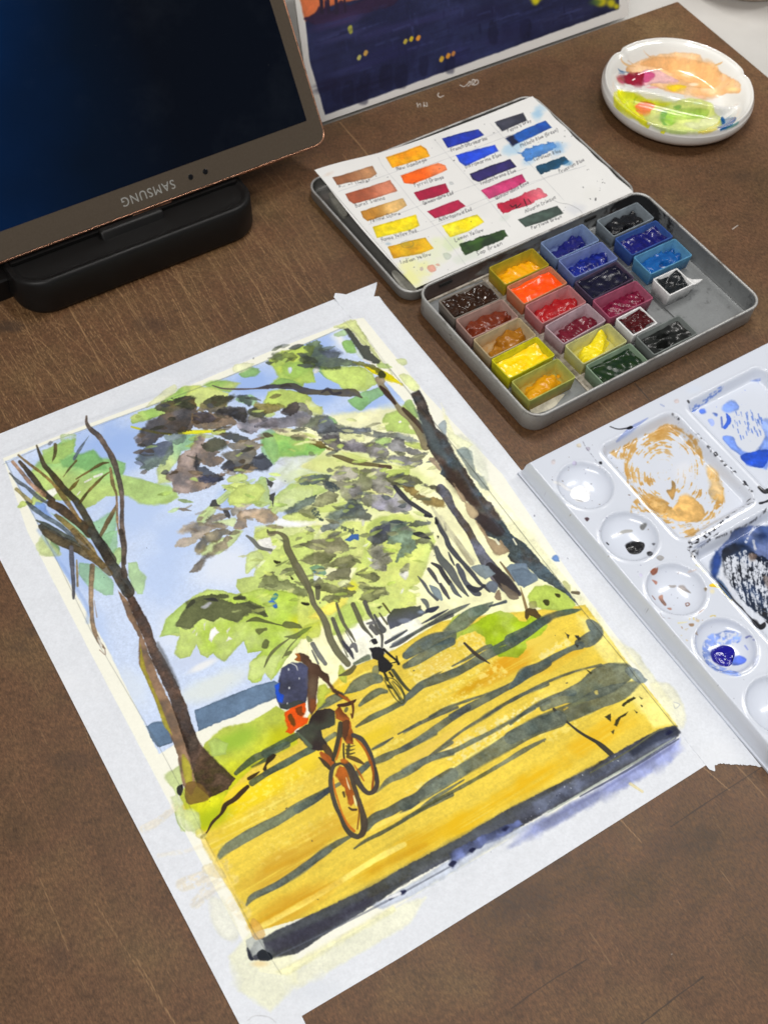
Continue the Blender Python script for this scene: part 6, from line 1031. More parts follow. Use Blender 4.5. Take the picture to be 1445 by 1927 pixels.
    F("525,755 545,740 560,750 565,765 545,772", (222, 150, 130), .8, 2); F("560,742 575,737 578,745", (224, 160, 140), .7, 2); F("495,755 508,748 512,765 500,770", (190, 170, 176), .6, 2); F("595,695 615,690 630,705 615,720 600,712", (170, 184, 166), .5, 2); F("620,390 634,388 640,398 626,402", (200, 204, 206), .7, 1.5)
    L("1060,465 1090,478 1130,485 1170,505 1185,520", 1.5, (130, 130, 134), .6, .4)
    c.specks("60,340 970,20 1400,430 490,830", 110, 1.6, (60, 60, 66), .8, 21); c.specks("1150,300 1390,430 1260,490 1100,420", 20, 3, (40, 40, 44), .9, 22)
    for s_, a, b, z in (("Burnt Umber", (158, 418), (294, 384), 9), ("Burnt Sienna", (226, 497), (352, 460), 9), ("Yellow Ochre", (286, 562), (418, 524), 9), ("Hansa Yellow Med.", (336, 641), (492, 598), 8.5), ("Indian Yellow", (416, 738), (548, 700), 9), ("New Gamboge", (400, 340), (530, 298), 9), ("Pyrrol Orange", (476, 410), (602, 372), 9), ("Quinacridone Red", (512, 486), (642, 440), 9), ("Anthraquinoid Red", (580, 557), (720, 510), 9), ("Lemon Yellow", (648, 642), (770, 596), 9), ("Sap Green", (742, 700), (850, 652), 8.5), ("French Ultramarine", (632, 260), (786, 208), 9), ("Ultramarine Blue", (692, 332), (846, 276), 9), ("Indanthrone Blue", (756, 402), (908, 344), 9), ("Quinacridone Rose", (820, 464), (962, 394), 9), ("Alizarin Crimson", (946, 522), (1076, 458), 8.5), ("Perylene Green", (972, 590), (1102, 540), 8.5), ("Payne's Grey", (872, 178), (972, 132), 8.5), ("Phthalo Blue (Green)", (926, 242), (1086, 172), 8.5), ("Cerulean Blue", (982, 300), (1098, 260), 8.5), ("Prussian Blue", (1090, 352), (1198, 298), 8.5)):
        write(c, s_, a, b, z)
card_marks(cc)
m_swatch = paper_mat('swatch_paper', cc.image('swatch_card'), .65, .3, 1500)
n, k = 60, 50
s, t2 = np.meshgrid(np.linspace(0, 1, n), np.linspace(0, 1, k))
B_ = lambda i: (cq[3, i] * (1 - s) * (1 - t2) + cq[2, i] * s * (1 - t2) + cq[1, i] * s * t2 + cq[0, i] * (1 - s) * t2)
X, Y = B_(0), B_(1); X = X + .0004 * np.sin(t2 * 31) * (s > .98) ; Z = card_z(X, Y)
o = grid_obj('swatch_card', X, Y, Z, m_swatch, None, ((X - cc.x0) / (cc.x1 - cc.x0), (Y - cc.y0) / (cc.y1 - cc.y0)), .00035); o.rotation_euler = (0, 0, TT_)
props(o, 'white card of painted colour swatches with handwritten names lying in the open lid', 'swatch card')
# ---------------------------------------------------------------- colour pans in the tray
def pan_mat(col, tr, stain, rough=.34):
    m = mat('pan_plastic', lin(col), rough); t = NT(m); n1 = t.noise(160, 5, .7); t.b.inputs['Transmission Weight'].default_value = tr * .85; t.b.inputs['IOR'].default_value = 1.15; col = tuple(min(250, v * 1.2 + 10) for v in col)
    r = t.ramp(n1, 'Fac', [(.32, lin(tuple(v * .84 for v in col))), (.62, lin(col))]); tc = t.n('ShaderNodeTexCoord'); sx = t.n('ShaderNodeSeparateXYZ'); t.l(tc, 'Object', sx, 'Vector'); zr = t.n('ShaderNodeMapRange', i_1=.0015, i_2=.0085, i_3=.75, i_4=0.0); t.l(sx, 'Z', zr, 0); n3 = t.noise(330, 4, .7); ad = t.n('ShaderNodeMath', operation='MULTIPLY'); t.l(zr, 0, ad, 0); r3 = t.ramp(n3, 'Fac', [(.35, (.25, .25, .25)), (.6, (1, 1, 1))]); t.l(r3, 'Color', ad, 1); t.base(t.mix((ad, 0), (r, 'Color'), lin(stain))); return m
def paint_mat(col, col2, rough):
    if max(col) < 200: col, col2 = tuple(v * .80 for v in col), tuple(v * .84 for v in col2)
    m = mat('wet_paint', lin(col), rough); t = NT(m); n1 = t.noise(200, 4, .6); n2 = t.noise(120, 1, .4)
    r = t.ramp(n1, 'Fac', [(.36, lin(col)), (.66, lin(col2))]); t.l(r, 'Color', t.b, 'Base Color'); t.bump(n2, 'Fac', .22, .0016)
    rr = t.ramp(n1, 'Fac', [(.35, (rough + .1,) * 3), (.62, (rough,) * 3)]); t.l(rr, 'Color', t.b, 'Roughness'); t.b.inputs['Specular IOR Level'].default_value = .35; return m
PANH = .0108
def pan_shell(hx, hy, r=.0016, wall=.0009, floor=.0016):
    return rr_loft(hx, hy, r, [(.0012, 0), (.0009, .0004), (0, PANH - .0006), (.0001, PANH - .0001), (.0004, PANH), (wall - .0002, PANH), (wall, PANH - .0003), (wall + .0006, floor + .0004), (wall + .0010, floor)], 5)
FULL = pan_shell(.0171, .0087); HALF = pan_shell(.0098, .0080, .0009, .0009)
full_me = half_me = None
def noise2(X, Y, seed, f):
    rg = np.random.default_rng(seed); Z = 0
    for k in range(7):
        a, p, q = rg.uniform(0, 6.3), rg.uniform(0, 6.3), rg.uniform(.6, 1.6); Z = Z + np.sin((X * math.cos(a) + Y * math.sin(a)) * f * q + p) / 7 * 2
    return Z
def paint_surface(hx, hy, spec, seed):
    n, k = 46, 26
    X, Y = np.meshgrid(np.linspace(-hx, hx, n), np.linspace(-hy, hy, k))
    z = np.zeros_like(X)
    lev, amp = spec.get('lev', .0062) + .0009, spec.get('amp', .0006)
    m = np.ones_like(X)
    if 'blobs' in spec:
        m = np.zeros_like(X)
        for (cx, cy, rx, ry, a) in spec['blobs']:
            rx, ry = rx * 1.2, ry * 1.2
            u = ((X - cx) * math.cos(a) + (Y - cy) * math.sin(a)) / rx; v = (-(X - cx) * math.sin(a) + (Y - cy) * math.cos(a)) / ry
            m = np.maximum(m, sstep((1.25 - np.sqrt(u * u + v * v) + .18 * noise2(X, Y, seed + 5, 900)) / .5))
    for (cx, cy, rx, ry) in spec.get('holes', []):
        m = m * sstep((np.sqrt(((X - cx) / rx) ** 2 + ((Y - cy) / ry) ** 2) - .8) / .4)
    edge = np.minimum(hx - abs(X), hy - abs(Y)); men = .0008 * np.exp(-(edge / .0009) ** 2)
    surf = lev + amp * 1.3 * noise2(X, Y, seed, 420) + amp * .45 * noise2(X, Y, seed + 1, 1000) + amp * .08 * noise2(X * .3, Y, seed + 2, 2600) + men
    if 'tilt' in spec: surf = surf + spec['tilt'] * X / hx
    Z = .0017 + (surf - .0017) * m
    keep = (m[:-1, :-1] > .04) | (m[1:, 1:] > .04)
    return X, Y, Z, keep
PANS = [  # column x, row y, kind, plastic, transmission, paint, paint light, spec, label
 (.3592, .3885, 'f', (120, 112, 104), .25, (48, 28, 18), (70, 44, 30), dict(lev=.0086, amp=.0011, rough=.10), 'full pan of very dark brown paint heaped up in the far left corner'),
 (.3592, .3710, 'f', (172, 140, 130), .45, (128, 46, 22), (150, 66, 36), dict(lev=.0068, amp=.0008, blobs=[(.0005, 0, .0145, .0058, .05)]), 'full pan of reddish brown paint between the dark brown and ochre pans'),
 (.3592, .3535, 'f', (184, 166, 130), .45, (190, 118, 16), (206, 140, 40), dict(lev=.0056, amp=.0012, blobs=[(.0055, .001, .0085, .0052, .3), (-.0085, -.0032, .0055, .0026, .2)]), 'cloudy full pan with a shiny ochre blob and a smaller ochre curl'),
 (.3592, .3358, 'f', (196, 192, 30), .35, (250, 206, 0), (252, 222, 40), dict(lev=.0046, amp=.0009), 'lime tinted full pan of bright golden yellow paint, fourth in the left column'),
 (.3592, .3165, 'f', (176, 180, 92), .5, (214, 146, 6), (226, 164, 30), dict(lev=.0052, amp=.0010, blobs=[(-.003, -.001, .0125, .0045, .25)]), 'pale green full pan with a dark yellow smear, nearest the near left corner'),
 (.4017, .3958, 'f', (166, 150, 40), .4, (236, 158, 6), (244, 180, 24), dict(lev=.0040, amp=.0008, blobs=[(0, -.001, .0135, .0060, .1)]), 'amber stained full pan of orange yellow paint by the hinge side of the box'),
 (.4017, .3778, 'f', (196, 130, 96), .4, (244, 74, 4), (248, 96, 20), dict(lev=.0062, amp=.0005), 'full pan of vivid orange paint'),
 (.4017, .3595, 'f', (190, 126, 128), .45, (190, 16, 26), (206, 40, 44), dict(lev=.0050, amp=.0008, blobs=[(0, -.001, .0150, .0062, .06)]), 'pink tinted full pan of bright red paint below the orange one'),
 (.4022, .3412, 'f', (196, 172, 180), .5, (120, 16, 40), (140, 34, 56), dict(lev=.0050, amp=.0009, blobs=[(.001, -.0012, .0142, .0055, .12)]), 'cloudy pink full pan of dark crimson paint with a blue black mark on its end'),
 (.4028, .3225, 'f', (206, 206, 140), .5, (236, 214, 6), (246, 230, 60), dict(lev=.0066, amp=.0014, blobs=[(-.004, -.0015, .009, .0048, .35), (.005, .002, .008, .0036, .45)]), 'pale full pan with a lump of lemon yellow paint'),
 (.4035, .3040, 'f', (130, 152, 128), .4, (16, 48, 26), (40, 66, 24), dict(lev=.0060, amp=.0007), 'greenish full pan of dark sap green paint at the near side of the box'),
 (.4425, .3970, 'f', (128, 150, 190), .5, (24, 26, 116), (36, 40, 140), dict(lev=.0052, amp=.0009, blobs=[(-.0075, -.002, .0062, .0042, 0), (.0045, .0012, .0078, .0048, .2)]), 'pale blue full pan with two rounded ultramarine blobs'),
 (.4425, .3790, 'f', (116, 132, 186), .45, (18, 26, 120), (34, 56, 180), dict(lev=.0052, amp=.0010, blobs=[(0, -.0008, .0140, .0055, .2)]), 'blue full pan with broken ultramarine paint and red specks on its end'),
 (.4400, .3600, 'f', (70, 58, 78), .3, (16, 16, 40), (28, 26, 60), dict(lev=.0082, amp=.0008), 'full pan of blackish indigo paint filled almost to the brim'),
 (.4395, .3418, 'f', (160, 84, 108), .4, (122, 14, 50), (160, 40, 80), dict(lev=.0052, amp=.0010, blobs=[(.001, -.0012, .0148, .0056, .15)]), 'magenta full pan of deep rose paint with a pale streak'),
 (.4352, .3240, 'h', (226, 224, 216), .02, (72, 12, 18), (96, 20, 26), dict(lev=.0090, amp=.0016), 'white half pan heaped with dark red paint'),
 (.4435, .3062, 'f', (120, 126, 124), .4, (26, 28, 28), (50, 52, 50), dict(lev=.0056, amp=.0008, holes=[(-.004, -.003, .0036, .0026), (.001, .003, .004, .002)]), 'smoky full pan of black green paint worn through to pale patches'),
 (.4860, .3950, 'f', (132, 142, 150), .45, (16, 16, 20), (34, 34, 40), dict(lev=.0056, amp=.0008, blobs=[(0, .0008, .0125, .0062, .08)], holes=[(.001, -.0042, .0045, .0022)]), 'clear full pan of charcoal black paint in the far right corner of the box'),
 (.4855, .3762, 'f', (54, 84, 150), .35, (22, 22, 110), (30, 36, 140), dict(lev=.0054, amp=.0007), 'dark blue full pan of phthalo blue paint next to the charcoal black pan'),
 (.4850, .3575, 'f', (92, 150, 188), .45, (20, 96, 182), (34, 116, 200), dict(lev=.0056, amp=.0005, blobs=[(-.001, 0, .0135, .0064, .05)], holes=[(.0005, -.0032, .0040, .0022)], spot=True), 'sky blue full pan of cerulean paint with a round white bare spot'),
 (.4760, .3375, 'h', (232, 230, 224), .02, (20, 24, 28), (40, 46, 50), dict(lev=.0078, amp=.0012), 'white half pan of blue black paint with a torn flap sticking out'),
]
for i, (x, y, kind, pc_, tr, c1, c2, spec, label) in enumerate(PANS):
    rg = np.random.default_rng(100 + i)
    o = thing('paint_pan', label, 'paint pan', (*lw(x, y, TT_), .0021), TT_ + math.radians(rg.normal(0, 1.1)), 'paint pans in the metal box')
    if kind == 'f':
        if full_me is None: sh = sharp(mesh('pan_shell', *FULL, None, o), 50); full_me = sh.data; full_me.materials.append(None)
        else: sh = bpy.data.objects.new('pan_shell', full_me); COL.objects.link(sh); sh.parent = o
        hx, hy = .0171 - .0016, .0087 - .0016
    else:
        if half_me is None: sh = sharp(mesh('pan_shell', *HALF, None, o), 50); half_me = sh.data; half_me.materials.append(None)
        else: sh = bpy.data.objects.new('pan_shell', half_me); COL.objects.link(sh); sh.parent = o
        hx, hy = .0098 - .0014, .0080 - .0014
    sh.material_slots[0].link = 'OBJECT'; sh.material_slots[0].material = pan_mat(pc_, tr, c2)
    X, Y, Z, keep = paint_surface(hx, hy, spec, 40 * i + 3)
    grid_obj('paint', X, Y, Z, paint_mat(c1, c2, spec.get('rough', .2)), o, None, 0, keep)
    # dried paint smeared on the inner walls
    rgc = rg.uniform(-.6, .6)
    if spec.get('spot'):
        V, F = lathe_vf([(.0030, .0016), (.0034, .0019), (.0030, .0022)], 20); V = V * np.array([1.1, .62, 1]) + np.array([.0005, -.0032, .0]); mesh('bare_spot', V, F, mat('bare_white', lin((236, 238, 240)), .4), o)
    if i == 20:
        P = np.array([(.0096, -.0076), (.0096, .0010), (.0150, -.0020), (.0208, -.0052), (.0150, -.0066)]); V, F = prism_vf(P, -.0004, .0004); V = np.array(V); V[:, 2] += PANH - .0012 - .0035 * np.sin(np.clip((V[:, 0] - .0096) / .0112, 0, 1) * 2.2); mesh('flap', V, F, sh.material_slots[0].material, o, False)
# ---------------------------------------------------------------- round divided porcelain dish
cd = w2l(unproj([1277], [172], .017), TB)[0]; DR = .0525
fitp = pts_of("1133,150 1134,170 1150,108 1200,80 1255,72 1330,84 1370,106 1404,140 1421,190 1410,225 1370,258 1295,272 1220,252 1160,210")
q = np.array([w2l(unproj([a], [b], .0168 if b < 195 else .0168 - .0085 * min(1, (b - 195) / 50)), TB)[0] for a, b in fitp]); A_ = np.c_[2 * q, np.ones(len(q))]; s_, *_ = np.linalg.lstsq(A_, (q ** 2).sum(1), rcond=None); cd = s_[:2]; DR = float(math.sqrt(s_[2] + s_[:2] @ s_[:2]))
def ridge_px(p): p = pts_of(p) / 4.446 + [1120, 60]; return w2l(unproj(p[:, 0], p[:, 1], .014), TB) - cd
RID = smooth_line(ridge_px("95,300 130,330 160,385 230,440 400,470 560,505 700,540 900,580 1080,612 1180,600 1260,565 1330,530"), 4)
def dist_line(P, X, Y):
    d2 = np.full(X.shape, 1e9)
    for i in range(len(P) - 1):
        ax, ay = P[i]; ex, ey = P[i + 1] - P[i]; L = ex * ex + ey * ey
        t = np.clip(((X - ax) * ex + (Y - ay) * ey) / L, 0, 1); d2 = np.minimum(d2, (X - ax - t * ex) ** 2 + (Y - ay - t * ey) ** 2)
    return np.sqrt(d2)
NOT = [math.atan2(*(p[::-1])) for p in (ridge_px("185,195")[0], ridge_px("1262,390")[0])]
def dish_scale(a): return 1 - .035 * sum(np.exp(-((np.angle(np.exp(1j * (a - n_)))) / .06) ** 2) for n_ in NOT)
def dish_z(x, y):
    a = np.arctan2(y, x); r = np.hypot(x, y) / (DR * dish_scale(a))
    bowl = .0030 + .0140 * sstep((r - .60) / .36); rim = .0010 * np.exp(-((r - .965) / .022) ** 2) - .0030 * sstep((r - .968) / .034)
    z = bowl + rim
    d = dist_line(RID, x, y); rd = .0030 + .0100 * np.exp(-(d / .0028) ** 1.6)
    return np.maximum(z, np.where(r < .95, rd, 0))
cb, sb = math.cos(TB), math.sin(TB)
def dish_meas(X, Y): return proj((X + cd[0]) * cb - (Y + cd[1]) * sb, (X + cd[0]) * sb + (Y + cd[1]) * cb, dish_z(X, Y))
dc = Canvas(-.062, -.062, .062, .062, .00025, (222, 221, 217), dish_meas, lambda p: w2l(unproj(p[:, 0], p[:, 1], .008), TB) - cd)
def finer(c, k, bl=.12, lo=2.):
    def F(p, col, a=1., edge=3., *r, **q): q['fuzz'] = q.get('fuzz', 0) * k; q.setdefault('bloom', bl); q.setdefault('lost', lo); c.fill(p, col, a, edge * k, *r, **q)
    def L(p, w, col, a=1., edge=.9, *r, **q): q['fuzz'] = q.get('fuzz', 0) * k; c.line(p, w, col, a, edge * k, *r, **q)
    return F, L, c.wash
def dish_marks(c):
    F, L, Wa = finer(c, .5, .06, 5.); c.tile(1120, 60, 4.446)
    F("275,290 370,240 480,200 600,180 760,175 860,190 900,240 960,240 1010,280 1040,330 1110,370 1190,420 1215,470 1200,510 1100,520 1020,540 900,565 800,545 700,520 600,500 520,470 420,430 340,380 260,330", (236, 178, 118), .93, 5, 1.2, rim=.08, var=.1, col2=(240, 198, 150))
    F("370,270 480,215 640,205 850,240 1000,290 1060,380 1000,470 800,460 700,410 600,330 480,300", (234, 172, 106), .7, 3, 1.6, rim=.1); Wa(780, 355, 60, 24, (244, 220, 186), .8); Wa(820, 440, 40, 14, (246, 226, 200), .8)
    F("400,330 520,320 600,360 700,410 640,430 500,430 400,450", (238, 190, 196), .9, 3, 1.5); F("390,340 470,335 500,360 470,400 400,430", (208, 70, 130), .85, 3, 2); F("195,370 260,360 290,345 400,340 400,400 390,455 300,445 210,420 185,395", (146, 16, 44), .96, 3, 1.2, rim=.12); F("180,385 210,400 240,425 220,430 190,410", (200, 60, 120), .8, 2)
    L("190,310 210,330 280,340", [6, 14, 4], (70, 110, 160), .85); L("195,345 240,350", 8, (90, 120, 170), .7)
    F("600,450 700,440 760,460 700,490 650,500 600,480", (242, 206, 40), .95, 3, 1.5); L("400,155 430,190 460,210", [4, 8, 10], (230, 180, 130), .8); L("205,200 225,250 270,280 330,290", [6, 14, 20, 10], (232, 186, 130), .85); L("270,240 310,270", 7, (232, 186, 140), .7); L("1000,280 1050,260 1060,250", [16, 14, 4], (230, 180, 110), .85)
    Wa(1150, 480, 60, 26, (240, 222, 150), .9); Wa(1060, 390, 40, 26, (244, 190, 150), .6); Wa(880, 545, 40, 14, (240, 190, 160), .8); Wa(480, 465, 60, 12, (232, 160, 170), .8)
    F("155,510 200,490 330,510 420,560 520,580 640,600 560,640 500,660 440,720 420,790 330,730 240,690 170,650 150,580", (228, 226, 20), .95, 4, 1.4, rim=.08, col2=(214, 220, 40)); F("400,640 560,620 760,560 960,590 1000,680 1050,720 1000,800 900,840 780,850 640,850 520,810 420,740", (214, 224, 130), .9, 4, 1.6, var=.1)
    F("330,620 400,590 490,600 495,630 420,690 360,680", (240, 112, 30), .95, 4, 1.2); L("320,600 330,560 350,545", 8, (160, 190, 20), .9); L("310,610 330,640 360,650", 6, (200, 190, 20), .8)
    F("545,700 600,660 700,640 800,640 900,640 950,660 920,720 820,730 700,740 620,790 560,770", (150, 200, 70), .92, 3, 1.5, rim=.12, col2=(190, 220, 110)); F("540,690 570,660 600,680 570,740 600,780 560,770", (110, 176, 80), .8, 2, 1.5); F("650,630 700,610 720,630 690,650", (130, 180, 90), .9, 2); F("480,780 640,820 800,840 700,860 560,830", (190, 216, 130), .8, 3, 1.5)
    F("990,838 1030,775 1055,712 1080,735 1110,722 1165,712 1170,742 1120,795 1050,825", (8, 84, 152), .97, 2, 1.2); F("750,760 860,740 1000,700 1020,760 900,820 780,800", (228, 232, 190), .8, 3, 2); F("800,845 900,820 990,780 1050,740 1010,820 900,850", (236, 214, 80), .85, 3, 1.2); F("990,830 1040,770 1060,720 1090,730 1165,715 1165,740 1110,790 1040,820", (10, 90, 158), .97, 3, .9); F("1040,820 1120,790 1200,750 1160,790 1080,815", (60, 150, 150), .8, 2, 1.2); F("690,850 740,830 775,840 770,858", (30, 100, 160), .9, 2)
    F("400,775 460,775 470,810 430,810", (222, 222, 30), .9, 3); F("535,830 585,830 580,860 550,860", (222, 222, 30), .9, 3); L("270,735 320,730", 10, (226, 226, 60), .8); L("110,580 150,570", 10, (230, 230, 120), .8)
    F("740,580 790,560 830,600 740,620", (220, 232, 150), .7, 4, 1.5); Wa(850, 595, 50, 12, (210, 230, 200), .7)
dish_marks(dc)
m_dish = mat('porcelain', (.8, .8, .78), .10); t = NT(m_dish); q = t.image(dc.image('dish_paint')); t.l(q, 'Color', t.b, 'Base Color'); t.b.inputs['Coat Weight'].default_value = .4; t.b.inputs['Coat Roughness'].default_value = .04; nz = t.noise(120, 3); t.bump(nz, 'Fac', .05, .0004)
na, nr = 160, 64
aa = np.linspace(0, 2 * math.pi, na, endpoint=False); R_ = np.r_[np.linspace(.02, .86, 44), np.linspace(.875, 1.0, 20)]
V, UV, F = [(0, 0, float(dish_z(np.array([0.]), np.array([0.]))[0]))], [(.5, .5)], []
for r_ in R_:
    x = r_ * DR * dish_scale(aa) * np.cos(aa); y = r_ * DR * dish_scale(aa) * np.sin(aa); z = dish_z(x, y)
    V += list(zip(x, y, z)); UV += list(zip((x - dc.x0) / (dc.x1 - dc.x0), (y - dc.y0) / (dc.y1 - dc.y0)))
bowl_n = len(V); foot = []
for sc, z_ in ((1.0, .0140), (1.004, .0125), (1.0, .0100), (.975, .0070), (.92, .0040), (.82, .0012), (.76, .0002), (.74, 0.0), (.70, .0006)):
    x = sc * DR * dish_scale(aa) * np.cos(aa); y = sc * DR * dish_scale(aa) * np.sin(aa)
    foot.append(np.c_[x, y, np.full(na, z_)])
for j in range(na): F.append((0, 1 + j, 1 + (j + 1) % na))
nl = nr
for i in range(nl - 1):
    for j in range(na): F.append((1 + i * na + j, 1 + i * na + (j + 1) % na, 1 + (i + 1) * na + (j + 1) % na, 1 + (i + 1) * na + j))
o = thing('divided_dish', 'round white porcelain dish with a curved divider, smeared with peach, crimson and yellow green paint', 'mixing dish', (*lw(cd[0], cd[1], TB), 0.0), TB)
mesh('basin', V, F, m_dish, o, True, UV)
m_foot = mat('plain_porcelain', lin((214, 213, 209)), .10); t = NT(m_foot); nz = t.noise(70, 4); t.bump(nz, 'Fac', .05, .0004); r = t.ramp(nz, 'Fac', [(.3, lin((220, 219, 215))), (.6, lin((228, 227, 223)))]); t.l(r, 'Color', t.b, 'Base Color')
foot[0][:, 2] = np.array(V[-na:])[:, 2]; foot[0][:, :2] = np.array(V[-na:])[:, :2]
V, F = loft(foot, False, True); mesh('foot', V, F, m_foot, o)
# ---------------------------------------------------------------- white plastic well palette
TPAL = math.radians(37.69)
px0, px1, py0, py1 = .3078, .560, .005, .2830
PT = .0125
WELLS = [(.3287, .2522), (.3287, .2145), (.3290, .1768), (.3292, .1390), (.3292, .1012), (.3292, .0634), (.3292, .0256)]
RECTS = [(.3505, .4035, .1975, .2685), (.4125, .4710, .1975, .2685), (.4800, .5380, .1975, .2685), (.3505, .4070, .1205, .1900), (.4125, .4710, .1205, .1900), (.4800, .5380, .1205, .1900), (.3505, .4070, .0435, .1130), (.4125, .4710, .0435, .1130), (.4800, .5380, .0435, .1130)]
def pal_z(X, Y):
    X, Y = np.asarray(X, float), np.asarray(Y, float)
    e = np.minimum(np.minimum(X - px0, px1 - X), np.minimum(Y - py0, py1 - Y))
    z = np.where(e < .0012, .0016 + .0004 * sstep(e / .0008), .0020)
    z = z + (PT - .0028 - .0020) * sstep((e - .0012) / .0014) + .0028 * sstep((e - .0022) / .0016)
    for cx, cy in WELLS:
        r = np.hypot(X - cx, Y - cy) / .0152
        z = z - np.where(r < 1.05, .0068 * np.sqrt(np.clip(1 - np.clip(r, 0, 1) ** 2, 0, 1)) ** 1.1, 0) + .00035 * np.exp(-((r - 1.05) / .06) ** 2)
    for a, b, c, d in RECTS:
        qx, qy = np.abs(X - (a + b) / 2) - (b - a) / 2 + .006, np.abs(Y - (c + d) / 2) - (d - c) / 2 + .006
        sd = np.hypot(np.maximum(qx, 0), np.maximum(qy, 0)) + np.minimum(np.maximum(qx, qy), 0) - .006
        slope = .0050 + .0016 * (Y - c) / (d - c)
        z = z - slope * sstep((.0005 - sd) / .0042) + .0004 * np.exp(-((sd - .0012) / .0010) ** 2)
    return z
cp, sp_ = math.cos(TPAL), math.sin(TPAL)
plc = Canvas(px0, py0, px1, py1, .0003, (211, 217, 229), lambda X, Y: proj(X * cp - Y * sp_, X * sp_ + Y * cp, pal_z(X, Y)), lambda p: w2l(unproj(p[:, 0], p[:, 1], .009), TPAL))
def palette_marks(c):
    F, L, Wa = finer(c, .4, .2, 2.)
    T = lambda n: c.tile(*{'a': (980, 640, 3.1075), 'b': (1080, 1000, 3.959), 'd': (1200, 860, 5.669), 'e': (1100, 640, 4.188)}[n])
    OC, OD, BK, BL = (214, 176, 112), (192, 146, 76), (26, 26, 32), (40, 84, 214)
    T('a')
    # ochre swirl
    RINGP = "515,655 600,615 680,565 760,540 810,505 870,490 950,520 1010,560 1050,610 1070,700 1110,740 1160,800 1180,860 1185,950 1130,1040 1080,1080 1060,1120 990,1150 930,1140 870,1080 800,1020 720,930 650,860 610,780 600,700 560,690"
    c.swirl(RINGP, (830, 770), 300, 330, OC, OD, 8, .50, .92)
    c.swirl("515,655 600,618 640,600 660,660 640,720 660,800 720,880 800,970 880,1040 860,1080 790,1015 700,920 630,840 605,770 600,700 560,690", (830, 770), 300, 330, OC, OD, 9, .05, .92)
    c.swirl("640,1000 700,900 760,900 860,950 900,1000 960,920 1040,950 1080,1010 1130,900 1185,860 1185,950 1130,1040 1080,1080 1000,1140 920,1120 860,1080 780,1010", (830, 770), 300, 330, OC, OD, 6, -.15, .95)
    c.swirl("660,600 760,545 860,495 960,530 1040,600 1060,690 1020,660 960,580 880,555 800,590 720,620", (830, 790), 300, 330, OC, OD, 7, .0, .9)
    Wa(865, 745, 70, 95, (214, 219, 231), .45, .3, noise=1.3)
    F("860,1020 900,970 960,920 1040,950 1068,1000 1050,1050 960,1060 900,1050", (222, 178, 108), .9, 6, 2, rim=.08)
    F("880,820 905,850 890,930 870,920 850,880 880,870", OD, .9, 3, 1.2); F("1085,740 1130,750 1160,800 1170,850 1188,900 1170,940 1120,930 1095,890 1105,850 1092,800", OC, .8, 6, 2, rim=.08)
    F("860,1020 900,960 960,900 1040,950 1070,1000 1050,1060 960,1060 900,1050", (222, 178, 108), .92, 6, 1.5); F("700,920 760,900 860,960 900,1020 860,1060 780,1010", OC, .8, 8, 1.2, dry=.5, fuzz=2); F("860,1060 960,1070 1080,1080 1070,1110 1000,1150 920,1130", OC, .7, 8, 1.2, dry=.9, fuzz=2.5)
    Wa(950, 760, 60, 70, (226, 228, 236), .6)
    L("560,590 640,520 740,455", [10, 26, 6], (120, 140, 210), .6, 2); L("520,505 570,520 640,510", [6, 6, 8], BK, .9); F("615,515 640,500 655,510 630,522", BK, .95, 1)
    L("885,430 905,445 920,460", [12, 26, 14], BK, .8, 3, dry=.6); L("1000,525 1060,580 1130,660 1200,730 1280,810 1350,885", [14, 10, 22, 14, 22, 16], BK, .92, 4, .8, fuzz=2, dry=.75)
    L("1350,935 1280,985 1220,1020 1120,1110 1040,1160 990,1180", [30, 10, 8, 22, 46, 30], BK, .93, 4, .8, fuzz=2, dry=.8); L("985,1200 1010,1240 1000,1280", [40, 40, 26], BK, .9, 5, .9, fuzz=3, dry=.6); L("1390,860 1420,885 1445,880", [16, 24, 30], BK, .95); L("1130,1160 1250,1110 1350,1060 1445,980", [10, 14, 10, 20], BK, .7, 3, .8, dry=.4, fuzz=2)
    Wa(1060, 1190, 60, 14, (90, 100, 130), .6, -.5); Wa(620, 550, 70, 14, (170, 186, 226), .7, -.6)
    # round wells
    L("195,830 230,840 270,870 300,880", [12, 20, 16, 10], (246, 247, 250), .95, 2); F("290,880 340,850 395,870 400,910 360,945 310,930", (248, 249, 251), .97, 3, 1)
    F("300,715 310,705 325,712 322,728 305,730", (196, 190, 220), .8, 1.5); F("178,705 196,700 198,722 180,726", (226, 214, 216), .7, 1.5); F("325,610 345,605 350,625 330,625", (206, 196, 176), .8, 2); F("380,625 400,625 402,642 384,645", (206, 200, 220), .8, 2); L("360,590 380,630 420,680 470,750 520,800", 3, (60, 60, 80), .8, 1, dry=.4); F("455,712 470,710 472,725 458,724", BK, .95, 1)
    F("615,1195 660,1175 715,1185 722,1215 690,1245 640,1250 615,1220", BK, .97, 4, .8); F("640,1205 680,1195 690,1210 650,1225", (90, 92, 96), .5, 2); F("735,1240 755,1235 770,1248 755,1262 738,1258", BK, .95, 1); F("765,1190 780,1190 775,1198", BK, .9, 1); F("695,1085 720,1068 735,1080 715,1110 698,1105", (120, 120, 118), .8, 2); L("560,1140 600,1120 645,1115", [8, 20, 14], (170, 168, 162), .8); L("500,1185 510,1195", 8, BK, .9)
    F("370,1042 385,1035 398,1045 384,1060", (60, 40, 46), .9, 2); F("790,1272 810,1258 834,1272 815,1292", (150, 146, 142), .7, 3)
    c.specks("20,780 460,560 900,1180 1000,1445 560,1340", 130, 3.0, [(40, 40, 50), (120, 120, 150), (90, 70, 60)], .7, 31)
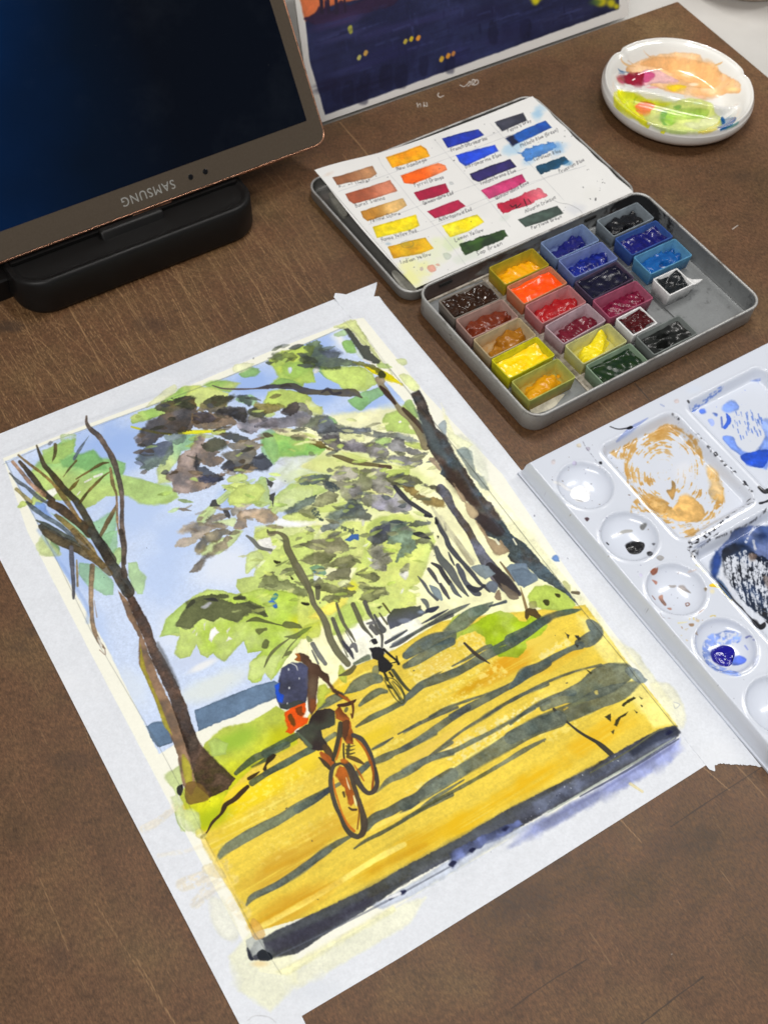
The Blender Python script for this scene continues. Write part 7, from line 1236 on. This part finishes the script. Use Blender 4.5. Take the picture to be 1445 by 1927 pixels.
    # ultramarine well
    F("1175,385 1230,350 1270,385 1260,410 1200,420", BL, .8, 6, 1.2, col2=(110, 146, 232)); F("1180,560 1240,570 1260,620 1320,660 1380,640 1445,560 1445,740 1400,745 1320,720 1260,660 1190,600", (110, 146, 236), .9, 6, 1.4, var=.2); F("1280,680 1360,650 1445,640 1445,690 1410,745 1330,730", BL, .92, 5, 1.2); F("1400,480 1460,470 1470,600 1400,640 1420,560", (130, 160, 236), .8, 6, 1.5)
    L("1200,430 1215,470 1190,510", [10, 26, 20], BL, .85, 4); L("1170,450 1175,510", 8, (90, 120, 220), .8, 3)
    F("1040,410 1070,400 1080,425 1050,430", (60, 100, 214), .8, 4); F("1120,425 1145,430 1140,445", (70, 110, 220), .8, 3); F("1090,465 1120,460 1130,490 1110,500", (150, 172, 236), .8, 4)
    for k in range(46):
        x, y = 1235 + RNG.uniform(0, 170), 400 + RNG.uniform(0, 160); L([[x, y], [x + 6, y + 16 + RNG.uniform(0, 10)]], [6, 4], (90, 128, 226), .75, 1.5, .7)
    for k in range(30):
        x = 1000 + RNG.uniform(0, 170); y = 410 - (x - 1000) * .78 + RNG.uniform(-16, 16); L([[x, y], [x + 14, y - 8]], [7, 4], (70, 110, 216), .7, 2, .7)
    F("1340,235 1390,225 1395,240 1350,242", (110, 140, 226), .7, 3); F("895,352 915,346 922,364 900,368", (226, 206, 204), .7, 2); L("815,375 835,385", 10, (120, 140, 200), .4, 3); Wa(1000, 290, 50, 30, (206, 218, 236), .5, noise=1); L("975,355 980,362", 12, BK, .9)
    c.specks("900,330 1445,60 1445,640 1100,500", 70, 2.4, [(110, 140, 226), (150, 170, 230)], .6, 33); c.specks("480,640 880,410 1400,930 960,1150", 80, 2.0, [(80, 80, 100), (150, 160, 190)], .6, 34)
    # indigo / black well
    T('d')
    F("760,1150 830,1000 920,920 960,880 1020,780 1160,740 1389,730 1500,760 1500,1200 1330,1160 1200,1060 1100,960 960,940 920,1000 880,1120 840,1240 860,1320 960,1460 920,1420 800,1280", (52, 74, 126), .95, 8, 1.5, var=.2, col2=(96, 112, 160)); F("890,1000 930,950 1080,910 1180,960 1260,1050 1389,1110 1470,1480 1460,1800 1330,1700 1240,1650 1130,1560 1040,1430 960,1300 910,1150", (20, 24, 34), .96, 8, 2, fuzz=3, col2=(38, 56, 92)); F("820,1000 880,1060 870,1180 820,1280 790,1240", (30, 60, 130), .85, 8, 3); F("850,1280 940,1400 1000,1500 960,1520 880,1420", (60, 84, 120), .85, 6, 2)
    for k in range(26):
        f = k / 25; x0 = 935 + f * 470 + RNG.uniform(-6, 6); y0 = 985 + 190 * abs(f - .35) + RNG.uniform(0, 90); x1 = 1080 + f * 330; y1 = 1560 + RNG.uniform(-60, 190) * (1 - .3 * f) + 60 * f
        L([[x0, y0], [x0 * .66 + x1 * .34 - 14, y0 * .62 + y1 * .38], [x0 * .3 + x1 * .7 - 8, y0 * .28 + y1 * .72], [x1, y1]], [RNG.uniform(14, 36), RNG.uniform(6, 20), RNG.uniform(5, 14), 4], (214, 220, 232), .95, 9, .8, rim=0, dry=.05 if k % 3 else .4, fuzz=4)
    F("1210,1730 1260,1740 1300,1790 1350,1760 1360,1810 1310,1840 1250,1800", BK, .97, 4, .9); L("1330,1640 1389,1720 1445,1790", [60, 90, 90], BK, .9, 9, 1, dry=.4, fuzz=4); F("1180,1030 1260,1040 1250,1090 1190,1100", (120, 100, 90), .8, 6, 1.5); F("1330,1260 1400,1300 1400,1420 1350,1340", (120, 106, 100), .7, 6, 2); F("1280,830 1340,810 1370,850 1310,870", (30, 50, 100), .8, 4, 2)
    for p in ("1150,900 1200,800 1240,745", "1230,900 1250,980", "900,1180 880,1300", "940,1280 980,1420"): L(p, 30, (226, 230, 240), .85, 5, 1.2, dry=.2)
    L("840,1325 940,1420 1040,1550 1130,1640 1230,1750", [10, 14, 20, 16, 14], BK, .9, 3, .8); L("600,1060 620,1040 660,980 760,880 860,800", [40, 20, 16, 22, 10], BK, .8, 6, .9, dry=.7, fuzz=3)
    L("1290,320 1330,350 1389,380", [20, 20, 10], BK, .9, 3); L("1300,490 1350,480 1420,450", [20, 26, 30], BK, .9, 4)
    F("760,1360 820,1345 860,1380 900,1420 830,1390 770,1385", (236, 190, 20), .9, 3); F("610,1150 650,1150 720,1240 660,1180", (236, 228, 140), .7, 4); L("900,1430 960,1500 1000,1530", 8, (234, 200, 60), .7, 2); Wa(790, 1430, 30, 30, (240, 226, 170), .6, noise=1.2)
    F("700,1400 725,1390 738,1410 718,1428", (150, 110, 50), .85, 2); F("540,1780 590,1775 590,1800 560,1805", (170, 130, 90), .85, 2); F("610,1740 650,1735 640,1760", (186, 160, 120), .7, 3); L("430,1770 520,1760", 14, (238, 226, 150), .6, 5); L("770,1700 800,1690 820,1695", 14, (238, 210, 110), .8, 4); L("500,1840 530,1830", 10, (214, 190, 130), .6, 4)
    # brown well
    F("130,1220 160,1190 210,1180 200,1230 160,1260 135,1240", (150, 78, 50), .9, 4); F("150,1310 200,1330 190,1360 165,1330", (160, 100, 80), .8, 3); F("220,1490 260,1470 270,1520 300,1570 280,1585 230,1530", (170, 120, 98), .85, 3); F("310,1610 350,1610 355,1630 330,1630", (170, 110, 84), .8, 2); F("430,1380 480,1370 520,1410 560,1450 500,1430 450,1410", (196, 180, 172), .8, 3, rim=.3); F("330,1370 400,1370 390,1390 345,1390", (206, 196, 190), .8, 3, rim=.3); L("505,1560 535,1555 545,1575 515,1590 505,1560", 8, (130, 90, 76), .85, 1.5); L("640,1670 670,1645 700,1625", [6, 12, 6], (150, 110, 90), .7); L("235,1670 260,1710 350,1720", 6, (110, 80, 76), .7, 2, dry=.5); L("150,1480 180,1520", 10, (150, 110, 100), .8); L("540,1225 620,1200", 14, (240, 216, 206), .6, 5); L("430,1230 425,1240", 14, (150, 140, 140), .7)
    F("10,1250 30,1240 45,1260 30,1280", (206, 200, 232), .7, 3)
    # blue well
    T('b')
    F("950,860 1010,770 1060,760 1150,735 1230,760 1240,810 1180,850 1110,840 1040,870 1010,930 1020,980 1100,1010 1200,1040 1240,1075 1150,1070 1040,1030 970,960", (120, 150, 232), .85, 5, 1.3, var=.2, dry=.2); F("1015,900 1060,860 1120,850 1180,880 1190,930 1150,990 1090,1000 1030,960", (26, 34, 176), .97, 4, 1, rim=.1, col2=(30, 24, 120)); Wa(1120, 920, 50, 46, (24, 16, 110), .7); F("1180,940 1230,925 1280,950 1270,980 1210,1000 1170,990", (70, 100, 214), .85, 5, 1); L("1270,850 1290,880", 10, (130, 150, 230), .7); L("1280,790 1310,780 1340,810", [16, 10, 8], (90, 100, 180), .7, 3); F("1340,940 1380,920 1370,980 1330,1010", (200, 210, 240), .6, 4); L("1080,770 1130,755 1200,770", 8, (232, 236, 246), .6, 3)
    c.specks("700,650 1000,620 900,830 780,800", 30, 5, [(206, 180, 120), (170, 140, 110), (226, 206, 120)], .7, 35); c.specks("100,100 900,200 1400,720 1445,1300 1200,1300 400,640", 110, 2.6, [(60, 60, 70), (150, 150, 170)], .6, 36)
    c.off = np.zeros(2); c.k = 1
palette_marks(plc)
m_pal = mat('white_plastic', (.8, .8, .8), .16); t = NT(m_pal); q = t.image(plc.image('palette_paint')); t.l(q, 'Color', t.b, 'Base Color'); nz = t.noise(60, 4); t.bump(nz, 'Fac', .03, .0004); rr = t.ramp(nz, 'Fac', [(.3, (.12,) * 3), (.75, (.26,) * 3)]); t.l(rr, 'Color', t.b, 'Roughness')
gx = np.unique(np.round(np.r_[px0, px0 + .0006, px0 + .0012 + np.linspace(0, .0044, 14), np.arange(px0 + .0062, px1 - .0062, .00075), px1 - .0012 - np.linspace(0, .0044, 14), px1 - .0006, px1], 6)); gy = np.unique(np.round(np.r_[py0, py0 + .0006, py0 + .0012 + np.linspace(0, .0044, 14), np.arange(py0 + .0062, py1 - .0062, .00075), py1 - .0012 - np.linspace(0, .0044, 14), py1 - .0006, py1], 6))
X, Y = np.meshgrid(gx, gy); Z = pal_z(X, Y)
pal = thing('well_palette', 'white plastic palette with round and rectangular wells of ochre, blue and black paint', 'palette', (*lw(px0, py1, TPAL), 0.0), TPAL)
grid_obj('palette_body', X - px0, Y - py1, Z, m_pal, pal, ((X - px0) / (px1 - px0), (Y - py0) / (py1 - py0)), .0015)
def blob(px, z, r, h, col, rough=.12, seed=0):
    p = pts_of(px); q = w2l(unproj(p[:, 0], p[:, 1], z), TPAL)[0]; n, k = 22, 9; V, F = [], []
    rg = np.random.default_rng(seed); ph = rg.uniform(0, 6, 4)
    L = []
    for f in np.linspace(0, 1, k)[1:]:
        a = np.linspace(0, 2 * math.pi, n, endpoint=False); rr = r * f * (1 + .12 * np.sin(2 * a + ph[0]) + .08 * np.sin(3 * a + ph[1])); x, y = q[0] + rr * np.cos(a), q[1] + rr * np.sin(a)
        L.append(np.c_[x - px0, y - py1, pal_z(x, y) - .0001 + h * (1 - f ** 2) * (1 + .2 * np.sin(a * 2 + ph[2]))])
    V, F = loft(L[::-1]); m = mat('palette_paint', lin(col), rough); t = NT(m); nz = t.noise(400, 3); t.bump(nz, 'Fac', .4, .0008); mesh('paint_blob', V, F, m, pal)
blob([[1091, 932]], .0062, .0052, .0009, (246, 247, 248), .3, 1); blob([[1193, 1031]], .0062, .0046, .0007, (22, 22, 26), .25, 2); blob([[1362, 1234]], .0062, .0060, .0013, (26, 22, 140), .12, 3)
# ---------------------------------------------------------------- beige bowl just beyond the board
bq = w2l(unproj([1400], [6], -.004), TB)[0]
bw = thing('bowl', 'beige stoneware bowl standing on the white table beyond the board corner', 'bowl', (*lw(bq[0] + .031, bq[1] + .041, TB), -.004), TB)
m_b = mat('stoneware', lin((222, 200, 180)), .4); t = NT(m_b); nz = t.noise(160, 5); r = t.ramp(nz, 'Fac', [(.35, lin((212, 190, 170))), (.65, lin((230, 212, 194)))]); t.l(r, 'Color', t.b, 'Base Color')
V, F = lathe_vf([(.046, 0), (.050, .001), (.056, .014), (.060, .034), (.061, .036), (.059, .036), (.050, .014), (.040, .004), (.01, .003)], 56); mesh('bowl_body', V, F, m_b, bw)
